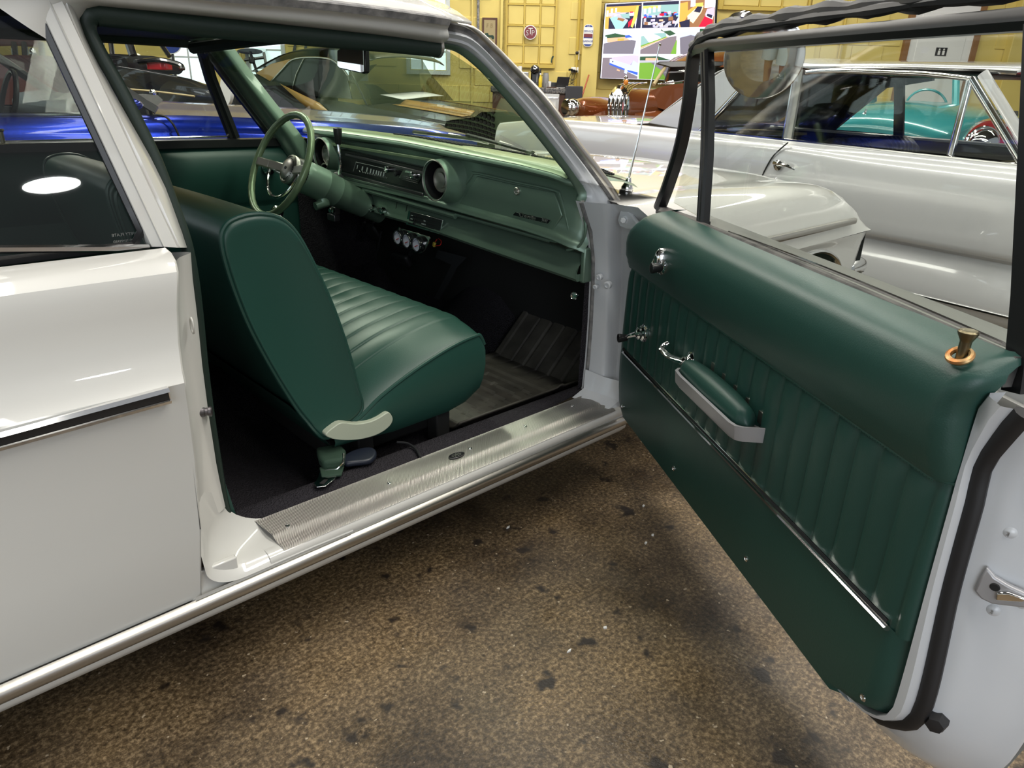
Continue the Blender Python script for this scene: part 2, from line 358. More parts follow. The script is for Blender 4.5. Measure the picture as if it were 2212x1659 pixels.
# B pillar: cover with ridges, body, jamb return
def pil(t):
    L_ = Vector((74, 2)).lerp(Vector((322, 533)), t); Rg = Vector((106, 2)).lerp(Vector((354, 533)), t); R_ = Vector((134, 2)).lerp(Vector((383, 535)), t)
    return L_, Rg, R_
winn = [(163, -20), (165, 20), (186, 86), (214, 143), (266, 236), (326, 340), (361, 409), (394, 500), (408, 545)]
def inner(y):
    return lerp_tab([(b, a) for a, b in winn], y)
r1 = []; r2 = []
for i in range(19):
    t = -.10 + 1.1 * i / 18; L_, Rg, R_ = pil(t)
    zy = lambda v, d: PW(v.x, v.y, d)
    dl = -.035
    A = zy(L_, dl); B = zy(L_ + Vector((6, 0)), dl - .006); C = zy(Rg - Vector((3, 0)), dl - .010); D = zy(Rg, dl - .013); E_ = zy(Rg + Vector((3, 0)), dl - .010); F = zy(R_, dl - .009); G = zy(R_ + Vector((2, 0)), dl - .002)
    r1.append([A + Vector((0, .02, 0)), A, B, C, D, E_, F, G])
    ix = inner(R_.y)
    H = [zy(Vector((R_.x + (ix - R_.x) * f, R_.y)), dd) for f, dd in ((0, dl - .001), (.3, dl - .004), (.62, dl + .004), (.85, -.012), (1.05, .012))]
    r2.append(H)
bp_ = part('pillar_cover', MB().grid(r1), 'white', car, smooth=40, label='ribbed white cover on the door pillar')
part('door_pillar', MB().grid(r2), 'white', car, smooth=50)
# jamb below the belt
ja = []
for py in (545, 570, 600, 640, 690, 740, 790, 840, 890, 940, 1000, 1060, 1095):
    q = PY(lerp_tab([(b, a) for a, b in ((412, 545), (416, 600), (427, 690), (437, 790), (450, 890), (467, 1000), (484, 1085), (494, 1120), (508, 1140))], py), py, 1.366)
    z = q.z; y0 = lerp_tab(QP, z); xo = qedge(z)
    o = Vector((xo + .002, y0 + .018, z)); m = Vector((xo + .012, 1.30, z)); m2 = Vector((xo * .5 + q.x * .5, 1.335, z))
    ja.append([o, o.lerp(m, .5) + Vector((-.004, 0, 0)), m, m2, q, q + Vector((-.03, .02, 0))])
part('door_jamb', MB().grid([cr(r, 3) for r in ja]), 'white', car, smooth=60, label='white painted rear door jamb')
rows = []
for k in range(13):
    f = k / 12; y = 1.2485 + .129 * f; zs = lerp_tab([(1.2485, .246), (1.254, .260), (1.264, .2665), (1.30, .2695), (1.405, .2715)], y)
    xo = lerp_tab([(0, .366), (.4, .390), (.85, .448), (1, .462)], f); R = .05 + .05 * f
    rows.append([Vector((xo - .035, y, zs + R + .16)), Vector((xo - .004, y, zs + R + .05))] + [Vector((xo + R * 1.5 * (1 - math.cos(t)), y, zs + R * (1 - math.sin(t)))) for t in [PI / 2 * j / 8 for j in range(9)]] + [Vector((.60, y, zs + .0005)), Vector((.70, y, zs - .002))])
part('sill_corner', MB().grid(rows), 'white', car, smooth=60)
p = PY(439, 890, 1.352)
st = part('striker', MB().lathe([(.0095, -.02), (.0095, .002), (.008, .004), (.008, .009), (.0105, .010), (.0105, .015), (.008, .017)], p, (1, -.5, 0), 16), 'gunmetal', car, label='metal door striker bolt')
p = PY(410, 704, 1.325)
part('jamb_plug', MB().tube([p + Vector((.004, math.cos(t) * .007, math.sin(t) * .015)) for t in [2 * PI * j / 20 for j in range(20)]], .0022, 6, closed=True), 'white', car)
# roof side rail
re_ = [(160, 120), (166, 60), (178, 28), (205, 14), (250, 17), (450, 36), (590, 51), (721, 65), (850, 80), (954, 95)]
dr = [(-160, -75), (0, -58), (120, -46), (200, -36), (330, -24), (480, -6), (640, 7), (800, 25), (900, 38), (966, 48)]
rb = resample(cr([PW(*q, -.004) for q in re_], 5), 40); rd = resample(cr([PW(*q, -.065) for q in dr], 5), 40)
rows = []
for a, b in zip(rb, rd):
    m = a.lerp(b, .35) + Vector((0, -.020, -.004)); m2 = a.lerp(b, .62) + Vector((0, -.010, .002)); m3 = a.lerp(b, .82) + Vector((0, -.010, 0))
    rows.append([a + Vector((0, .02, .002)), a, m, m2, m3, b])
part('roof_rail', MB().grid([cr(r, 3) for r in rows]), 'white', car, smooth=60, label='white roof rail above the door opening')
gut = resample(cr([PW(q[0], q[1] - 3, -.074) for q in dr], 5), 40)
part('drip_rail', MB().sweep(gut, [(-.012, -.004), (-.012, .005), (.006, .006), (.010, .012), (.013, .010), (.012, -.005)], (0, -.5, .8)), 'sealer', car, label='dark weathered drip rail')
# roof skin
rows = []
for i in range(31):
    x = -1.2 + 2.38 * i / 30; f = max(0, (x - .55) / .63); zz = 1.352 - .012 * f ** 2 - (.16 * max(0, -.5 - x) ** 1.5)
    row = []
    for k in range(25):
        t = -1 + 2 * k / 24; y = 2.25 + t * .85; c = (1 - abs(t) ** 3.4)
        xx = x + (.10 * (1 - t * t) * f)
        row.append(Vector((xx, y, zz + .105 * c * (1 - .12 * f ** 3) + .03 * (1 + t))))
    rows.append(row)
part('roof', MB().grid(rows), 'white', car, smooth=60, solid=.006)
part('headliner', MB().grid([[Vector((x, 1.47 + 1.56 * k / 12, 1.288 + .055 * k / 12 + .03 * math.sin(PI * k / 12) + (0.0 if x > .3 else -.03 * (.3 - x)))) for k in range(13)] for x in (-1.0, -.5, 0, .3, .6, .9, 1.14)]), 'headliner', car, label='dark green headliner')
# far roof rail inside
part('far_roof_rail', MB().tube([(-1, 3.06, 1.35), (.4, 3.055, 1.37), (.8, 3.05, 1.378), (1.2, 3.045, 1.38)], .022, 8), 'headliner', car)
# --- right windshield pillar
I = [(944, 102), (985, 112), (1030, 147), (1070, 190), (1140, 272), (1200, 348), (1225, 380), (1247, 418), (1246, 432)]
W1 = [(950, 92), (1000, 103), (1045, 140), (1083, 182), (1152, 262), (1213, 340), (1240, 378), (1266, 416), (1261, 438)]
W2 = [(965, 66), (1012, 78), (1052, 112), (1090, 155), (1160, 228), (1222, 305), (1262, 356), (1312, 425), (1322, 452)]
O1 = [(960, 50), (1012, 62), (1052, 97), (1100, 145), (1172, 222), (1238, 312), (1280, 366), (1324, 428), (1330, 446)]
O2 = [(966, 44), (1022, 56), (1064, 90), (1112, 138), (1185, 212), (1250, 302), (1292, 356), (1336, 420), (1338, 440)]
def PA(px, py, dy):
    y = 1.42
    for _ in range(5): y = 1.375 + max(0, PY(px, py, y).z - .88) * .18 + dy
    return PY(px, py, y)
def strip(A, B, da, db, mids, n=40, back=None):
    a = resample(cr([PA(*q, da) for q in A], 6), n); b = resample(cr([PA(*q, db) for q in B], 6), n)
    rows = []
    for p, q in zip(a, b):
        r = [p] + [p.lerp(q, f) + Vector((0, -h, 0)) for f, h in mids] + [q]
        if back: r = [p + Vector(back)] + r
        rows.append(r)
    return MB().grid([cr(r, 2) for r in rows])
part('pillar_inner_trim', strip(I, W1, .045, .03, [(.3, .008), (.8, .01)], back=(.03, .03, 0)), 'dash', car, smooth=50, label='green painted inner pillar trim')
part('windshield_pillar', strip(W1, W2, .03, .0, [(.2, .012), (.45, .006), (.75, .012)]), 'whitejamb', car, smooth=60, label='white windshield pillar')
part('pillar_sealer', strip(W2, O1, .0, -.005, [(.5, -.006)]), 'sealer', car, label='crumbling grey sealer strip along the pillar')
part('windshield_trim', strip(O1, O2, -.008, .0, [(.3, .008), (.7, .008)]), 'steel', car, smooth=60, label='metal windshield trim')
# --- hinge pillar below the pillar
SA = [(1262, 436), (1272, 470), (1282, 500), (1288, 560), (1287, 620), (1283, 700), (1277, 780), (1270, 840), (1258, 868)]
ws = [PY(q[0] - 5, q[1], 1.40) for q in SA]
part('pillar_weatherstrip', MB().tube(cr(ws, 5), .0085, 8), 'sealer', car, label='grey rubber weatherstrip')
rows = []
for i, (sx, sy) in enumerate(SA):
    a = PY(sx - 2, sy, 1.392); f = i / (len(SA) - 1)
    bx = lerp_tab([(436, 1318), (500, 1318), (620, 1319), (700, 1315), (780, 1311), (868, 1304)], sy)
    b = PX(bx, sy + 4, a.x + .022); c = b + Vector((.045, -.006, 0)); d = b + Vector((.036, -.035, 0)); e = b + Vector((.05, -.13, 0))
    if i < 1: c = b + Vector((.004, -.012, 0)); d = b + Vector((.008, -.04, 0)); e = b + Vector((.012, -.09, 0))
    rows.append([a + Vector((.0, .03, 0)), a, a.lerp(b, .5) + Vector((-.004, -.004, 0)), b + Vector((-.002, 0, 0)), c, d, e])
hp = part('hinge_pillar', MB().grid([cr(r, 3) for r in rows]), 'whitejamb', car, smooth=60, label='white painted front door pillar')
part('hinge_pillar_foot', MB().grid([[Vector((1.60, 1.385, .2845)), Vector((1.62, 1.33, .28)), Vector((1.64, 1.27, .268)), Vector((1.66, 1.252, .235))], [Vector((1.66, 1.39, .30)), Vector((1.675, 1.33, .295)), Vector((1.70, 1.27, .285)), Vector((1.73, 1.25, .24))], [Vector((1.675, 1.40, .36)), Vector((1.69, 1.33, .35)), Vector((1.73, 1.25, .34)), Vector((1.76, 1.23, .25))]]), 'whitejamb', car)
for px, py, r in ((1294, 599, .010), (1286, 620, .008), (1312, 616, .012), (1290, 482, .007)):
    p = PX(px, py, 1.668); part('bolt', MB().lathe([(r, -.01), (r, .003), (r * .6, .005), (r * .55, .002)], p, (-1, -.2, 0), 12), 'whitejamb', car)
part('fender_inner_edge', MB().prism([PZ(q[0], q[1], .888) for q in ((1318, 424), (1340, 412), (1425, 414), (1392, 440), (1366, 458), (1348, 456), (1330, 444))], (0, 0, -.012)), 'whitejamb', car, bevel=.002)
# hinge bracket
p = PX(1345, 476, 1.645)
hb = part('hinge_bracket', MB().prism([PX(q[0], q[1], 1.655) for q in ((1345, 442), (1352, 450), (1386, 494), (1378, 498), (1352, 496), (1338, 490), (1333, 476), (1338, 458))], (.012, -.004, 0)), 'whitejamb', car, bevel=.004)
part('hinge_bolt', MB().lathe([(.013, -.004), (.013, .002), (.009, .003), (.009, .012), (.007, .013)], p + Vector((.008, 0, 0)), (-1, -.35, 0), 6), 'whitejamb', hb, smooth=20)
# quarter window: glass, black edge, bright belt strip
qa = PW(318, 532, -.028); qt = PW(72, 6, -.028)
qg = [Vector((-.92, wy(.915) - .028, .915)), qa, PW(198, 276, -.028), qt, Vector((-.70, wy(1.30) - .028, 1.30))]
part('rear_roof_pillar', MB().prism([Vector((-.92, wy(.915) - .03, .915)), Vector((-.68, wy(1.31) - .03, 1.31)), Vector((-1.15, wy(1.33) - .03, 1.33)), Vector((-1.95, wy(.93), .93))], (0, .05, 0)), 'white', car, bevel=.008)
part('quarter_window', MB().prism(qg, (0, .004, 0)), 'glassdark', car, smooth=0, label='dark quarter window glass')
part('window_seal', MB().tube(resample([v + Vector((0, -.002, .004)) for v in qg], 60), .0085, 6), 'black', car)
part('belt_strip', MB().tube([Vector((-1.9, wy(.91) - .045, .915)), PW(0, 538, -.045), PW(322, 536, -.045)], .0065, 6), 'chrome', car)
# etched safety marking low in the quarter glass
for k, (tx, yy, sz) in enumerate((('SAFETY PLATE', 506, .0115), ('SOLID TEMPERED', 520, .0085))):
    p = PW(272, yy, -.024); letters('glass_etching', tx, sz * .62, 'sealer', car, p, (-1, 0, 0), (0, .15, 1), .0002)
# --- fender, hood, cowl of the same car
fz = [(1.60, 1.0), (2.2, .995), (2.7, .985), (3.03, .962), (3.2, .90), (3.32, .825), (3.385, .765), (3.41, .74)]
FT = [(1.225, .66), (1.232, .70), (1.245, .78), (1.262, .85), (1.29, .885), (1.34, .902), (1.42, .908), (1.47, .904), (1.50, .909), (1.62, .924), (1.85, .936), (2.25, .945), (2.65, .936), (2.9, .924), (3.02, .905), (3.1, .90), (3.22, .86), (3.27, .66)]
def fsec(x):
    k = lerp_tab(fz, x); tp = 0.02 * max(0, x - 2.9) ** 1.2
    return [Vector((x, y + (tp if y < 2 else -tp), .66 + (z - .66) * (k - .5) * 2 if False else .66 + (z - .66) * max(.06, 1 - (1 - k) * 3.6))) for y, z in FT]
xs = [1.69 + (3.36 - 1.69) * i / 27 for i in range(28)] + [3.385, 3.40, 3.405]
rows = [fsec(x) for x in xs]
part('hood', MB().grid(rows), 'white', car, smooth=40, label='white hood and fender tops')
def arch(x):
    d = (x - 2.86) / .40
    return .26 if abs(d) >= 1 else .26 + .365 * math.sqrt(max(0, 1 - d * d)) ** .9
rows = []
xs2 = sorted(set([1.69 + (3.41 - 1.69) * i / 30 for i in range(31)] + [2.46, 2.461, 3.259, 3.26]))
for x in xs2:
    zt = .662; zb = min(arch(x), .64); col = []
    fr = max(0, (x - 3.30) / .11)
    for k in range(9):
        z = zb + (zt - zb) * k / 8; y = lerp_tab([(.25, 1.262), (.40, 1.25), (.55, 1.24), (.62, 1.236), (.66, 1.222)], z)
        col.append(Vector((x - .08 * fr * max(0, (.62 - z) / .36), y + .03 * fr ** 2, z)))
    rows.append(col)
part('front_fender', MB().grid(rows), 'white', car, smooth=40)
ap = [Vector((2.86 + .40 * math.cos(t), 1.237 - .002, .26 + .365 * max(0, math.sin(t)) ** .9)) for t in [PI * i / 30 for i in range(31)]]
part('wheel_arch_trim', MB().tube(ap, .011, 8), 'chrome', car)
part('wheel_housing', MB().grid([[p + Vector((0, dy, 0)) for p in ap] for dy in (.02, .35)]), 'gapblack', car)
wh = part('front_wheel', MB().lathe([(.19, -.09), (.30, -.10), (.33, -.07), (.33, .07), (.30, .10), (.19, .09)], (2.86, 1.40, .33), (0, 1, 0), 32), 'rubber', car)
part('wheel_disc', MB().lathe([(.20, -.09), (.17, -.10), (.08, -.09), (.03, -.11), (.001, -.11)], (2.86, 1.40, .33), (0, 1, 0), 28), 'steel', wh)
a, b = PY(1560, 545, 1.212), PY(1848, 477, 1.222)
part('fender_moulding', MB().sweep([a.lerp(b, i / 8) for i in range(9)], [(-.012, -.01), (-.012, .003), (-.006, .006), (.006, .006), (.012, .003), (.012, -.01)], (0, -1, 0)), 'steel', car)
p = PY(1822, 577, 1.30)
part('bumper_end', MB().loft([[p + Vector((dx, -.02 + .05 * w * math.cos(t) - .0, .045 * h * math.sin(t))) for t in [2 * PI * j / 14 for j in range(14)]] for dx, w, h in ((-.05, .5, .5), (-.03, .9, .9), (.02, 1, 1), (.08, 1, 1), (.12, .8, .8))]), 'chrome', car)
part('front_bumper', MB().tube(cr([(3.42, 1.30, .47), (3.50, 1.5, .47), (3.56, 2.25, .47), (3.50, 3.0, .47), (3.42, 3.2, .47)], 6), .06, 10), 'chrome', car)
part('front_grille', MB().grid([[Vector((3.40 + .04 * math.sin(PI * k / 8), 1.25 + 2.0 * k / 8, z)) for k in range(9)] for z in (.3, .5, .67)]), 'gapblack', car)
part('cowl_panel', MB().grid([[Vector((x, y, .955 + .04 * math.sin(PI * (y - 1.3) / 1.9) - (x - 1.6) * .18)) for y in [1.34 + 1.84 * k / 12 for k in range(13)]] for x in (1.60, 1.74, 1.9)]), 'white', car)
# aerial on the fender
ap = PZ(1353, 414, .905)
ae = part('antenna', MB().lathe([(.024, -.004), (.024, .004), (.019, .008), (.020, .014), (.013, .026), (.010, .034), (.008, .045), (.006, .046)], ap, (.0, -.12, 1), 20), 'chrome', car, smooth=50)
tip = PL(1425, 97, (math.cos(YAW), math.sin(YAW), 0), ap.x * math.cos(YAW) + ap.y * math.sin(YAW))
part('mast', MB().tube([ap + Vector((0, -.005, .04)), ap.lerp(tip, .33), ap.lerp(tip, .331), tip], [.0038, .0032, .0026, .002], 8), 'chrome', ae)
part('mast_tip', MB().ball(tip, .005, 8), 'chrome', ae)
# ================================================================== THE OPEN DOOR
DA = Vector((1.629, 1.2, 0)); DD = Vector((-.542, -.840, 0)).normalized(); DN = Vector((-.8406, .5417, 0)).normalized(); D0 = DN.dot(DA)
def PD(px, py, h=0): return PL(px, py, DN, D0 + h)
def sz(px, py, h=0):
    q = PD(px, py, h); return (q - DA).dot(DD), q.z
def DP(s, z, h=0): return DA + DD * s + DN * h + Vector((0, 0, z))
door = part('passenger_door', MB().grid([[DP(s, z, -.10) for s in (0.02, .4, .8, 1.2)] for z in (.25, .5, .88)]), 'whitejamb', car, label='open passenger door')
fr_ = sorted((sz(*q)[1], sz(*q)[0]) for q in ((1400, 472), (1378, 500), (1367, 540), (1358, 600), (1345, 700), (1338, 760), (1336, 860), (1345, 905), (1358, 930), (1400, 988)))
rr_ = sorted((sz(*q)[1], sz(*q)[0]) for q in ((2187, 787), (2132, 840), (2107, 859), (2098, 880), (2069, 996), (2052, 1051), (1963, 1371), (1929, 1490), (1915, 1531), (1892, 1546), (1855, 1529), (1814, 1490)))
fr_.append((.917, .085)); rr_ = [(z, s) for z, s in rr_ if z < .905] + [(.917, 1.204)]
HP = [(.735, .008), (.742, .013), (.755, .018), (.78, .027), (.82, .034), (.86, .034), (.89, .025), (.905, .008), (.914, -.02), (.918, -.042)]
def upholstery(zs, hf, ns):
    rows = []
    for z in zs:
        sf, sr = lerp_tab(fr_, z), lerp_tab(rr_, z); row = []
        for k in range(ns + 1):
            u = k / ns; s = sf + (sr - sf) * u
            e = min(s - sf, sr - s); d = .022; fall = 0 if e > d else -(1 - math.sqrt(max(0, 1 - (1 - e / d) ** 2))) * (.022)
            row.append(DP(s, z, hf(s, z) + fall))
        row = [row[0] + DN * -.03] + row + [row[-1] + DN * -.03]
        rows.append(row)
    return rows
zt = .741; zc = .486
up_z = [.738, .741, .746, .752, .76, .775, .79, .81, .83, .85, .87, .885, .895, .903, .909, .914, .917, .918]
part('upper_trim', MB().grid(upholstery(up_z, lambda s, z: smooth_tab(HP, z), 90)), 'vinyl', door, smooth=60, label='smooth padded dark green vinyl')
PITCHP = .0545
def pleat(s, z):
    f = ((s + .011) / PITCHP) % 1.0; v = abs(math.sin(PI * f)) ** .55
    e = smooth_tab([(zc - .005, .8), (zc + .02, 1), (zt - .03, 1), (zt, .0)], z)
    return -.001 + .0080 * v * (.25 + .75 * e)
pz = [.482, .488, .495, .505, .52, .56, .62, .67, .70, .72, .728, .734, .739]
part('pleated_trim', MB().grid(upholstery(pz, pleat, 330)), 'vinyl', door, smooth=180, label='vertically pleated dark green vinyl')
low_z = [.279, .284, .29, .30, .315, .33, .36, .40, .44, .47, .480, .484]
part('lower_trim', MB().grid(upholstery(low_z, lambda s, z: .003 + .004 * math.sin(PI * min(1, max(0, (z - .28) / .2))), 60)), 'vinyl', door, smooth=60, label='plain dark green vinyl')
sl = [DP(lerp_tab(fr_, zt) + (lerp_tab(rr_, zt) - lerp_tab(fr_, zt)) * i / 60 , zt - .0015, .009 - (.02 if i in (0, 60) else 0)) for i in range(61)]
part('seam', MB().tube(sl, .0035, 6), 'vinyl', door)
st = MB(); nst = 190
for i in range(nst):
    if i % 1 == 0:
        s = .0 + 1.19 * i / nst; st.box(DP(s, zt - .0065, .0075), (.0042, .0012, .0016), Matrix(((DD.x, DN.x, 0), (DD.y, DN.y, 0), (0, 0, 1))))
part('stitching', st, 'seam', door, smooth=0, kind='stuff')
# chrome strip
cs = [DP(-.022 + (1.182 + .022) * i / 50, .4835 + .005 * (i / 50), .004) for i in range(51)]
cst = part('trim_strip', MB().sweep(cs, [(-.0105, -.006), (-.0105, .005), (-.005, .009), (-.001, .005), (.001, .005), (.004, .0105), (.0105, .006), (.0105, -.006)], DN), 'chrome', door, smooth=40, label='thin chrome strip')
part('black_line', MB().sweep(cs, [(-.0095, .002), (-.0095, .0068), (-.0055, .0092), (-.0055, .002)], DN), 'black', cst, smooth=0)
for px, py in ((1345, 878), (1455, 1012), (1612, 1207), (1865, 1507)):
    p = PD(px, py, .006); part('screw', MB().lathe([(.0065, -.004), (.0065, .001), (.005, .0025), (.003, .0028), (.0025, .0015)], p, DN, 14), 'chrome', door)
# --- armrest
ar = part('armrest', MB(), 'steel', door)
def arm_out(k, z0):  # plan outline in (s, h)
    return [(.455, .0), (.455, .046 * k), (.468, .058 * k), (.50, .062 * k), (.745, .062 * k), (.763, .058 * k), (.772, .046 * k), (.784, .0)]
b0 = [DP(s, .584, h) for s, h in arm_out(.97, 0)]; b1 = [DP(s, .590, h) for s, h in arm_out(1.0, 0)]; b2 = [DP(s, .602, h) for s, h in arm_out(1.02, 0)]; b3 = [DP(s, .615, h) for s, h in arm_out(1.06, 0)]; b4 = [DP(.455 + (s - .455) * .985 + .002, .615, h * .94) for s, h in arm_out(1.0, 0)]; b5 = [DP(.455 + (s - .455) * .985 + .002, .603, h * .92) for s, h in arm_out(1.0, 0)]
mb = MB().loft([b0, b1, b2, b3, b4, b5]); 
me = part('armrest_tray', mb, 'silverplastic', door, smooth=30, label='silver armrest tray')
bpy.data.objects.remove(ar)
pad = []
for i in range(25):
    t = i / 24; s = .458 + .305 * t; e = math.sin(PI * min(1, max(0, t)) ) ** .14 if 0 < t < 1 else .02
    row = []
    for j in range(16):
        a = 2 * PI * j / 16; ca, sa = math.cos(a), math.sin(a)
        hh = .031 + .0265 * e * (abs(ca) ** .75) * (1 if ca > 0 else -1); zz = .608 + (.044 * e * (abs(sa) ** .8) if sa > 0 else -.006 * abs(sa))
        row.append(DP(s, zz, hh))
    pad.append(row)
part('armrest_pad', MB().loft(pad), 'vinyl', door, smooth=60, label='padded green armrest')
part('armrest_back', MB().prism([DP(.50, .612, .001), DP(.782, .612, .001), DP(.776, .634, .001), DP(.52, .656, .001)], DN * .003), 'steel', door, smooth=0)
# --- window crank (chrome rosette, arm, black knob)
def crank(c, k, name):
    o = part(name, MB().lathe([(.026, -.002), (.026, .003), (.021, .006), (.022, .010), (.017, .014), (.017, .020), (.012, .024), (.001, .031)], c, DN, 24), 'chrome', door, smooth=35, label='chrome window crank with black knob')
    d = (k - c)
    if d.length > .03:
        part('crank_arm', MB().tube([c + DN * .014, c.lerp(k, .5) + DN * .012, k - DN * .008], [.009, .006, .006], 8), 'chrome', o)
    ax = DN
    part('crank_knob', MB().lathe([(.007, -.012), (.010, -.008), (.0105, .0), (.013, .012), (.0125, .016), (.006, .018)], k, ax, 18), 'black', o)
crank(DP(.119, .586, .003), PD(1347, 730, .045), 'window_crank')
crank(PD(1431, 571, .032), PD(1420, 579, .062), 'vent_crank')
c = PD(1428, 560, .040)
part('vent_crank_boss', MB().loft([[c + DD * (.015 * k * math.cos(t)) + Vector((0, 0, .030 * k * math.sin(t) - .002)) + DN * h for t in [2 * PI * j / 18 for j in range(18)]] for k, h in ((1, -.006), (1, .006), (.7, .014), (.3, .017))]), 'chrome', door)
# --- door handle lever
c = DP(.425, .617, .002)
hd = part('door_handle', MB().lathe([(.024, 0), (.024, .004), (.018, .008), (.013, .014), (.013, .022), (.007, .027)], c, DN, 22), 'chrome', door, smooth=40, label='chrome inside door handle')
lv = [c + DN * .016, c + DD * -.03 + DN * .026 + Vector((0, 0, -.004)), c + DD * -.065 + DN * .031 + Vector((0, 0, -.007)), c + DD * -.098 + DN * .034 + Vector((0, 0, -.004)), c + DD * -.108 + DN * .026 + Vector((0, 0, .004)), c + DD * -.106 + DN * .016 + Vector((0, 0, .012))]
part('lever', MB().tube(cr(lv, 4), [r * 1.35 for r in (.010, .0095, .009, .0085, .008, .008, .0078, .0075, .0075, .007, .007, .007, .007, .0065, .006, .0055, .005, .0045, .004, .0035, .003)], 10, flat=.7), 'chrome', hd)
# --- lock button with worn ring
p = PD(2078, 768, .012)
lk = part('lock_button', MB().lathe([(.0068, -.01), (.0068, .018), (.0075, .020), (.0115, .028), (.0120, .031), (.010, .033), (.002, .0325)], p, (0, 0, 1), 18), 'brass', door, smooth=40, label='brass lock button')
part('lock_ring', MB().tube([p + DD * (.0145 * math.cos(t)) + (DN * .8 + Vector((0, 0, -.55))) * (.012 * math.sin(t)) + DN * .003 for t in [2 * PI * j / 24 for j in range(24)]], .004, 8, closed=True), 'rust', lk, label='worn brass ring')
M['beltgrey'] = mat('weathered_black_rubber', (.02, .02, .02), .6, col2=(.11, .105, .10), cscale=22, bump=(60, .4, .003))
# --- belt rail (grey fuzzy strip, black seal) and metal edges
def along(h, z, n=30, s0=.0, s1=1.20): return [DP(s0 + (s1 - s0) * i / n, z + .006 * math.sin(PI * i / n), h) for i in range(n + 1)]
part('belt_seal', MB().sweep(along(-.047, .905, s0=.03, s1=1.205), [(-.010, -.03), (-.010, .004), (-.005, .010), (.006, .010), (.012, .002), (.012, -.03)], (0, 0, 1)), 'beltgrey', door, label='weathered grey belt seal')
part('belt_edge', MB().tube(along(-.058, .917, s0=.40, s1=1.215), .0032, 6), 'chrome', door, label='thin bright edge beside the glass')
part('belt_rail_outer', MB().sweep(along(-.115, .82, s0=.0, s1=1.29), [(-.03, -.05), (-.03, .0), (-.02, .012), (.03, .02), (.036, .0), (.036, -.05)], (0, 0, 1)), 'white', door)
# --- window frame
FH = -.062
def FP(px, py, h=FH): return PD(px, py, h)
ft = [FP(1424, 448), FP(1443, 398), FP(1470, 312), FP(1487, 220), FP(1494, 150), FP(1502, 112), FP(1530, 100), FP(1600, 93), FP(1780, 77), FP(2000, 58), FP(2300, 33)]
pr = [(-.012, -.014), (-.012, .012), (-.004, .016), (.004, .016), (.014, .010), (.014, -.014)]
part('window_frame', MB().sweep(cr(ft, 5), pr, DN), 'black', door, smooth=30, label='black window frame')
# puffed rubber over the frame
fr2 = [FP(1504, 104), FP(1516, 84), FP(1542, 68), FP(1600, 54), FP(1680, 42), FP(1790, 26), FP(1900, 12), FP(2050, -12), FP(2300, -40)]
q = cr(fr2, 6); rad = [.016 + .0035 * math.sin(i * 1.3) + .002 * math.sin(i * .47 + 1) for i in range(len(q))]
part('frame_weatherstrip', MB().tube(q, rad, 10), 'rubber', door, label='puckered black rubber over the frame')
q = cr([v + DN * .012 + Vector((0, 0, -.008)) for v in fr2], 6)
part('frame_weatherstrip', MB().tube(q, [.008 + .002 * math.sin(i * .9) for i in range(len(q))], 8), 'rubber', door)
part('vent_sill', MB().sweep([FP(1424, 452), FP(1470, 470), FP(1524, 488)], [(-.010, -.012), (-.010, .010), (.010, .010), (.010, -.012)], DN), 'rubber', door, smooth=30)
part('division_bar', MB().sweep([FP(1527, 112, -.056), FP(1530, 220, -.056), FP(1527, 340, -.056), FP(1518, 482, -.056)], [(-.016, -.01), (-.016, .006), (-.011, .012), (-.003, .012), (0, .006), (.003, .012), (.011, .012), (.016, .006), (.016, -.01)], DN), 'black', door, smooth=30, label='black division bar')
part('vent_glass', MB().prism([FP(1512, 118), FP(1506, 200), FP(1490, 300), FP(1466, 400), FP(1455, 438), FP(1512, 470), FP(1522, 118)], DN * -.004), 'glassclear', door, smooth=0)
part('door_glass', MB().prism([FP(1540, 108, -.072), FP(1520, 496, -.072), FP(1733, 590, -.072), FP(2250, 812, -.072), FP(2330, 30, -.072)], DN * -.004), 'glassclear', door, smooth=0)
part('rear_frame_bar', MB().sweep([FP(2200, 846, -.06), FP(2208, 790, -.06), FP(2222, 640, -.06), FP(2240, 300, -.06), FP(2252, 30, -.06)], [(-.014, -.012), (-.014, .012), (.014, .012), (.014, -.012)], DN), 'black', door, smooth=30)
# --- shell round the panel: lip, weatherstrip, shut face, outer skin
base = [(1.212, .872)] + [(s, z) for z, s in reversed(rr_) if .29 < z < .865] + [(1.15, .287), (1.0, .281), (.7, .28), (.4, .28), (.15, .282), (.06, .288)]
def offs(d):
    out = []; n = len(base)
    for i, (s, z) in enumerate(base):
        a = base[max(0, i - 1)]; b = base[min(n - 1, i + 1)]; tx, tz = b[0] - a[0], b[1] - a[1]; L_ = math.hypot(tx, tz) or 1
        out.append((s - tz / L_ * d, z + tx / L_ * d * 1.0))
    return out
def ring(d, h): return [DP(s, z, h) for s, z in offs(-d)] if False else [DP(s, z, h) for s, z in offs(d)]
wsx = [sz(*q, -.03) for q in ((2215, 893), (2167, 946), (2123, 1005), (2105, 1083), (2080, 1174), (2052, 1280), (2029, 1389), (2011, 1472), (1993, 1531), (1970, 1559), (1920, 1556))]
wsx = wsx + [(1.15, .29), (1.0, .283), (.7, .281), (.3, .281), (.06, .285)]
wp_ = resample(cr([Vector((s, z, 0)) for s, z in wsx], 5), 70)
bp3 = resample(cr([Vector((s, z, 0)) for s, z in base], 3), 70)
ou = [(1.30, .87), (1.302, .75), (1.303, .6), (1.300, .45), (1.295, .36), (1.278, .27), (1.235, .20), (1.17, .163), (1.05, .158), (.7, .158), (.3, .16), (.06, .165)]
op = resample(cr([Vector((s, z, 0)) for s, z in ou], 5), 70)
rows = []
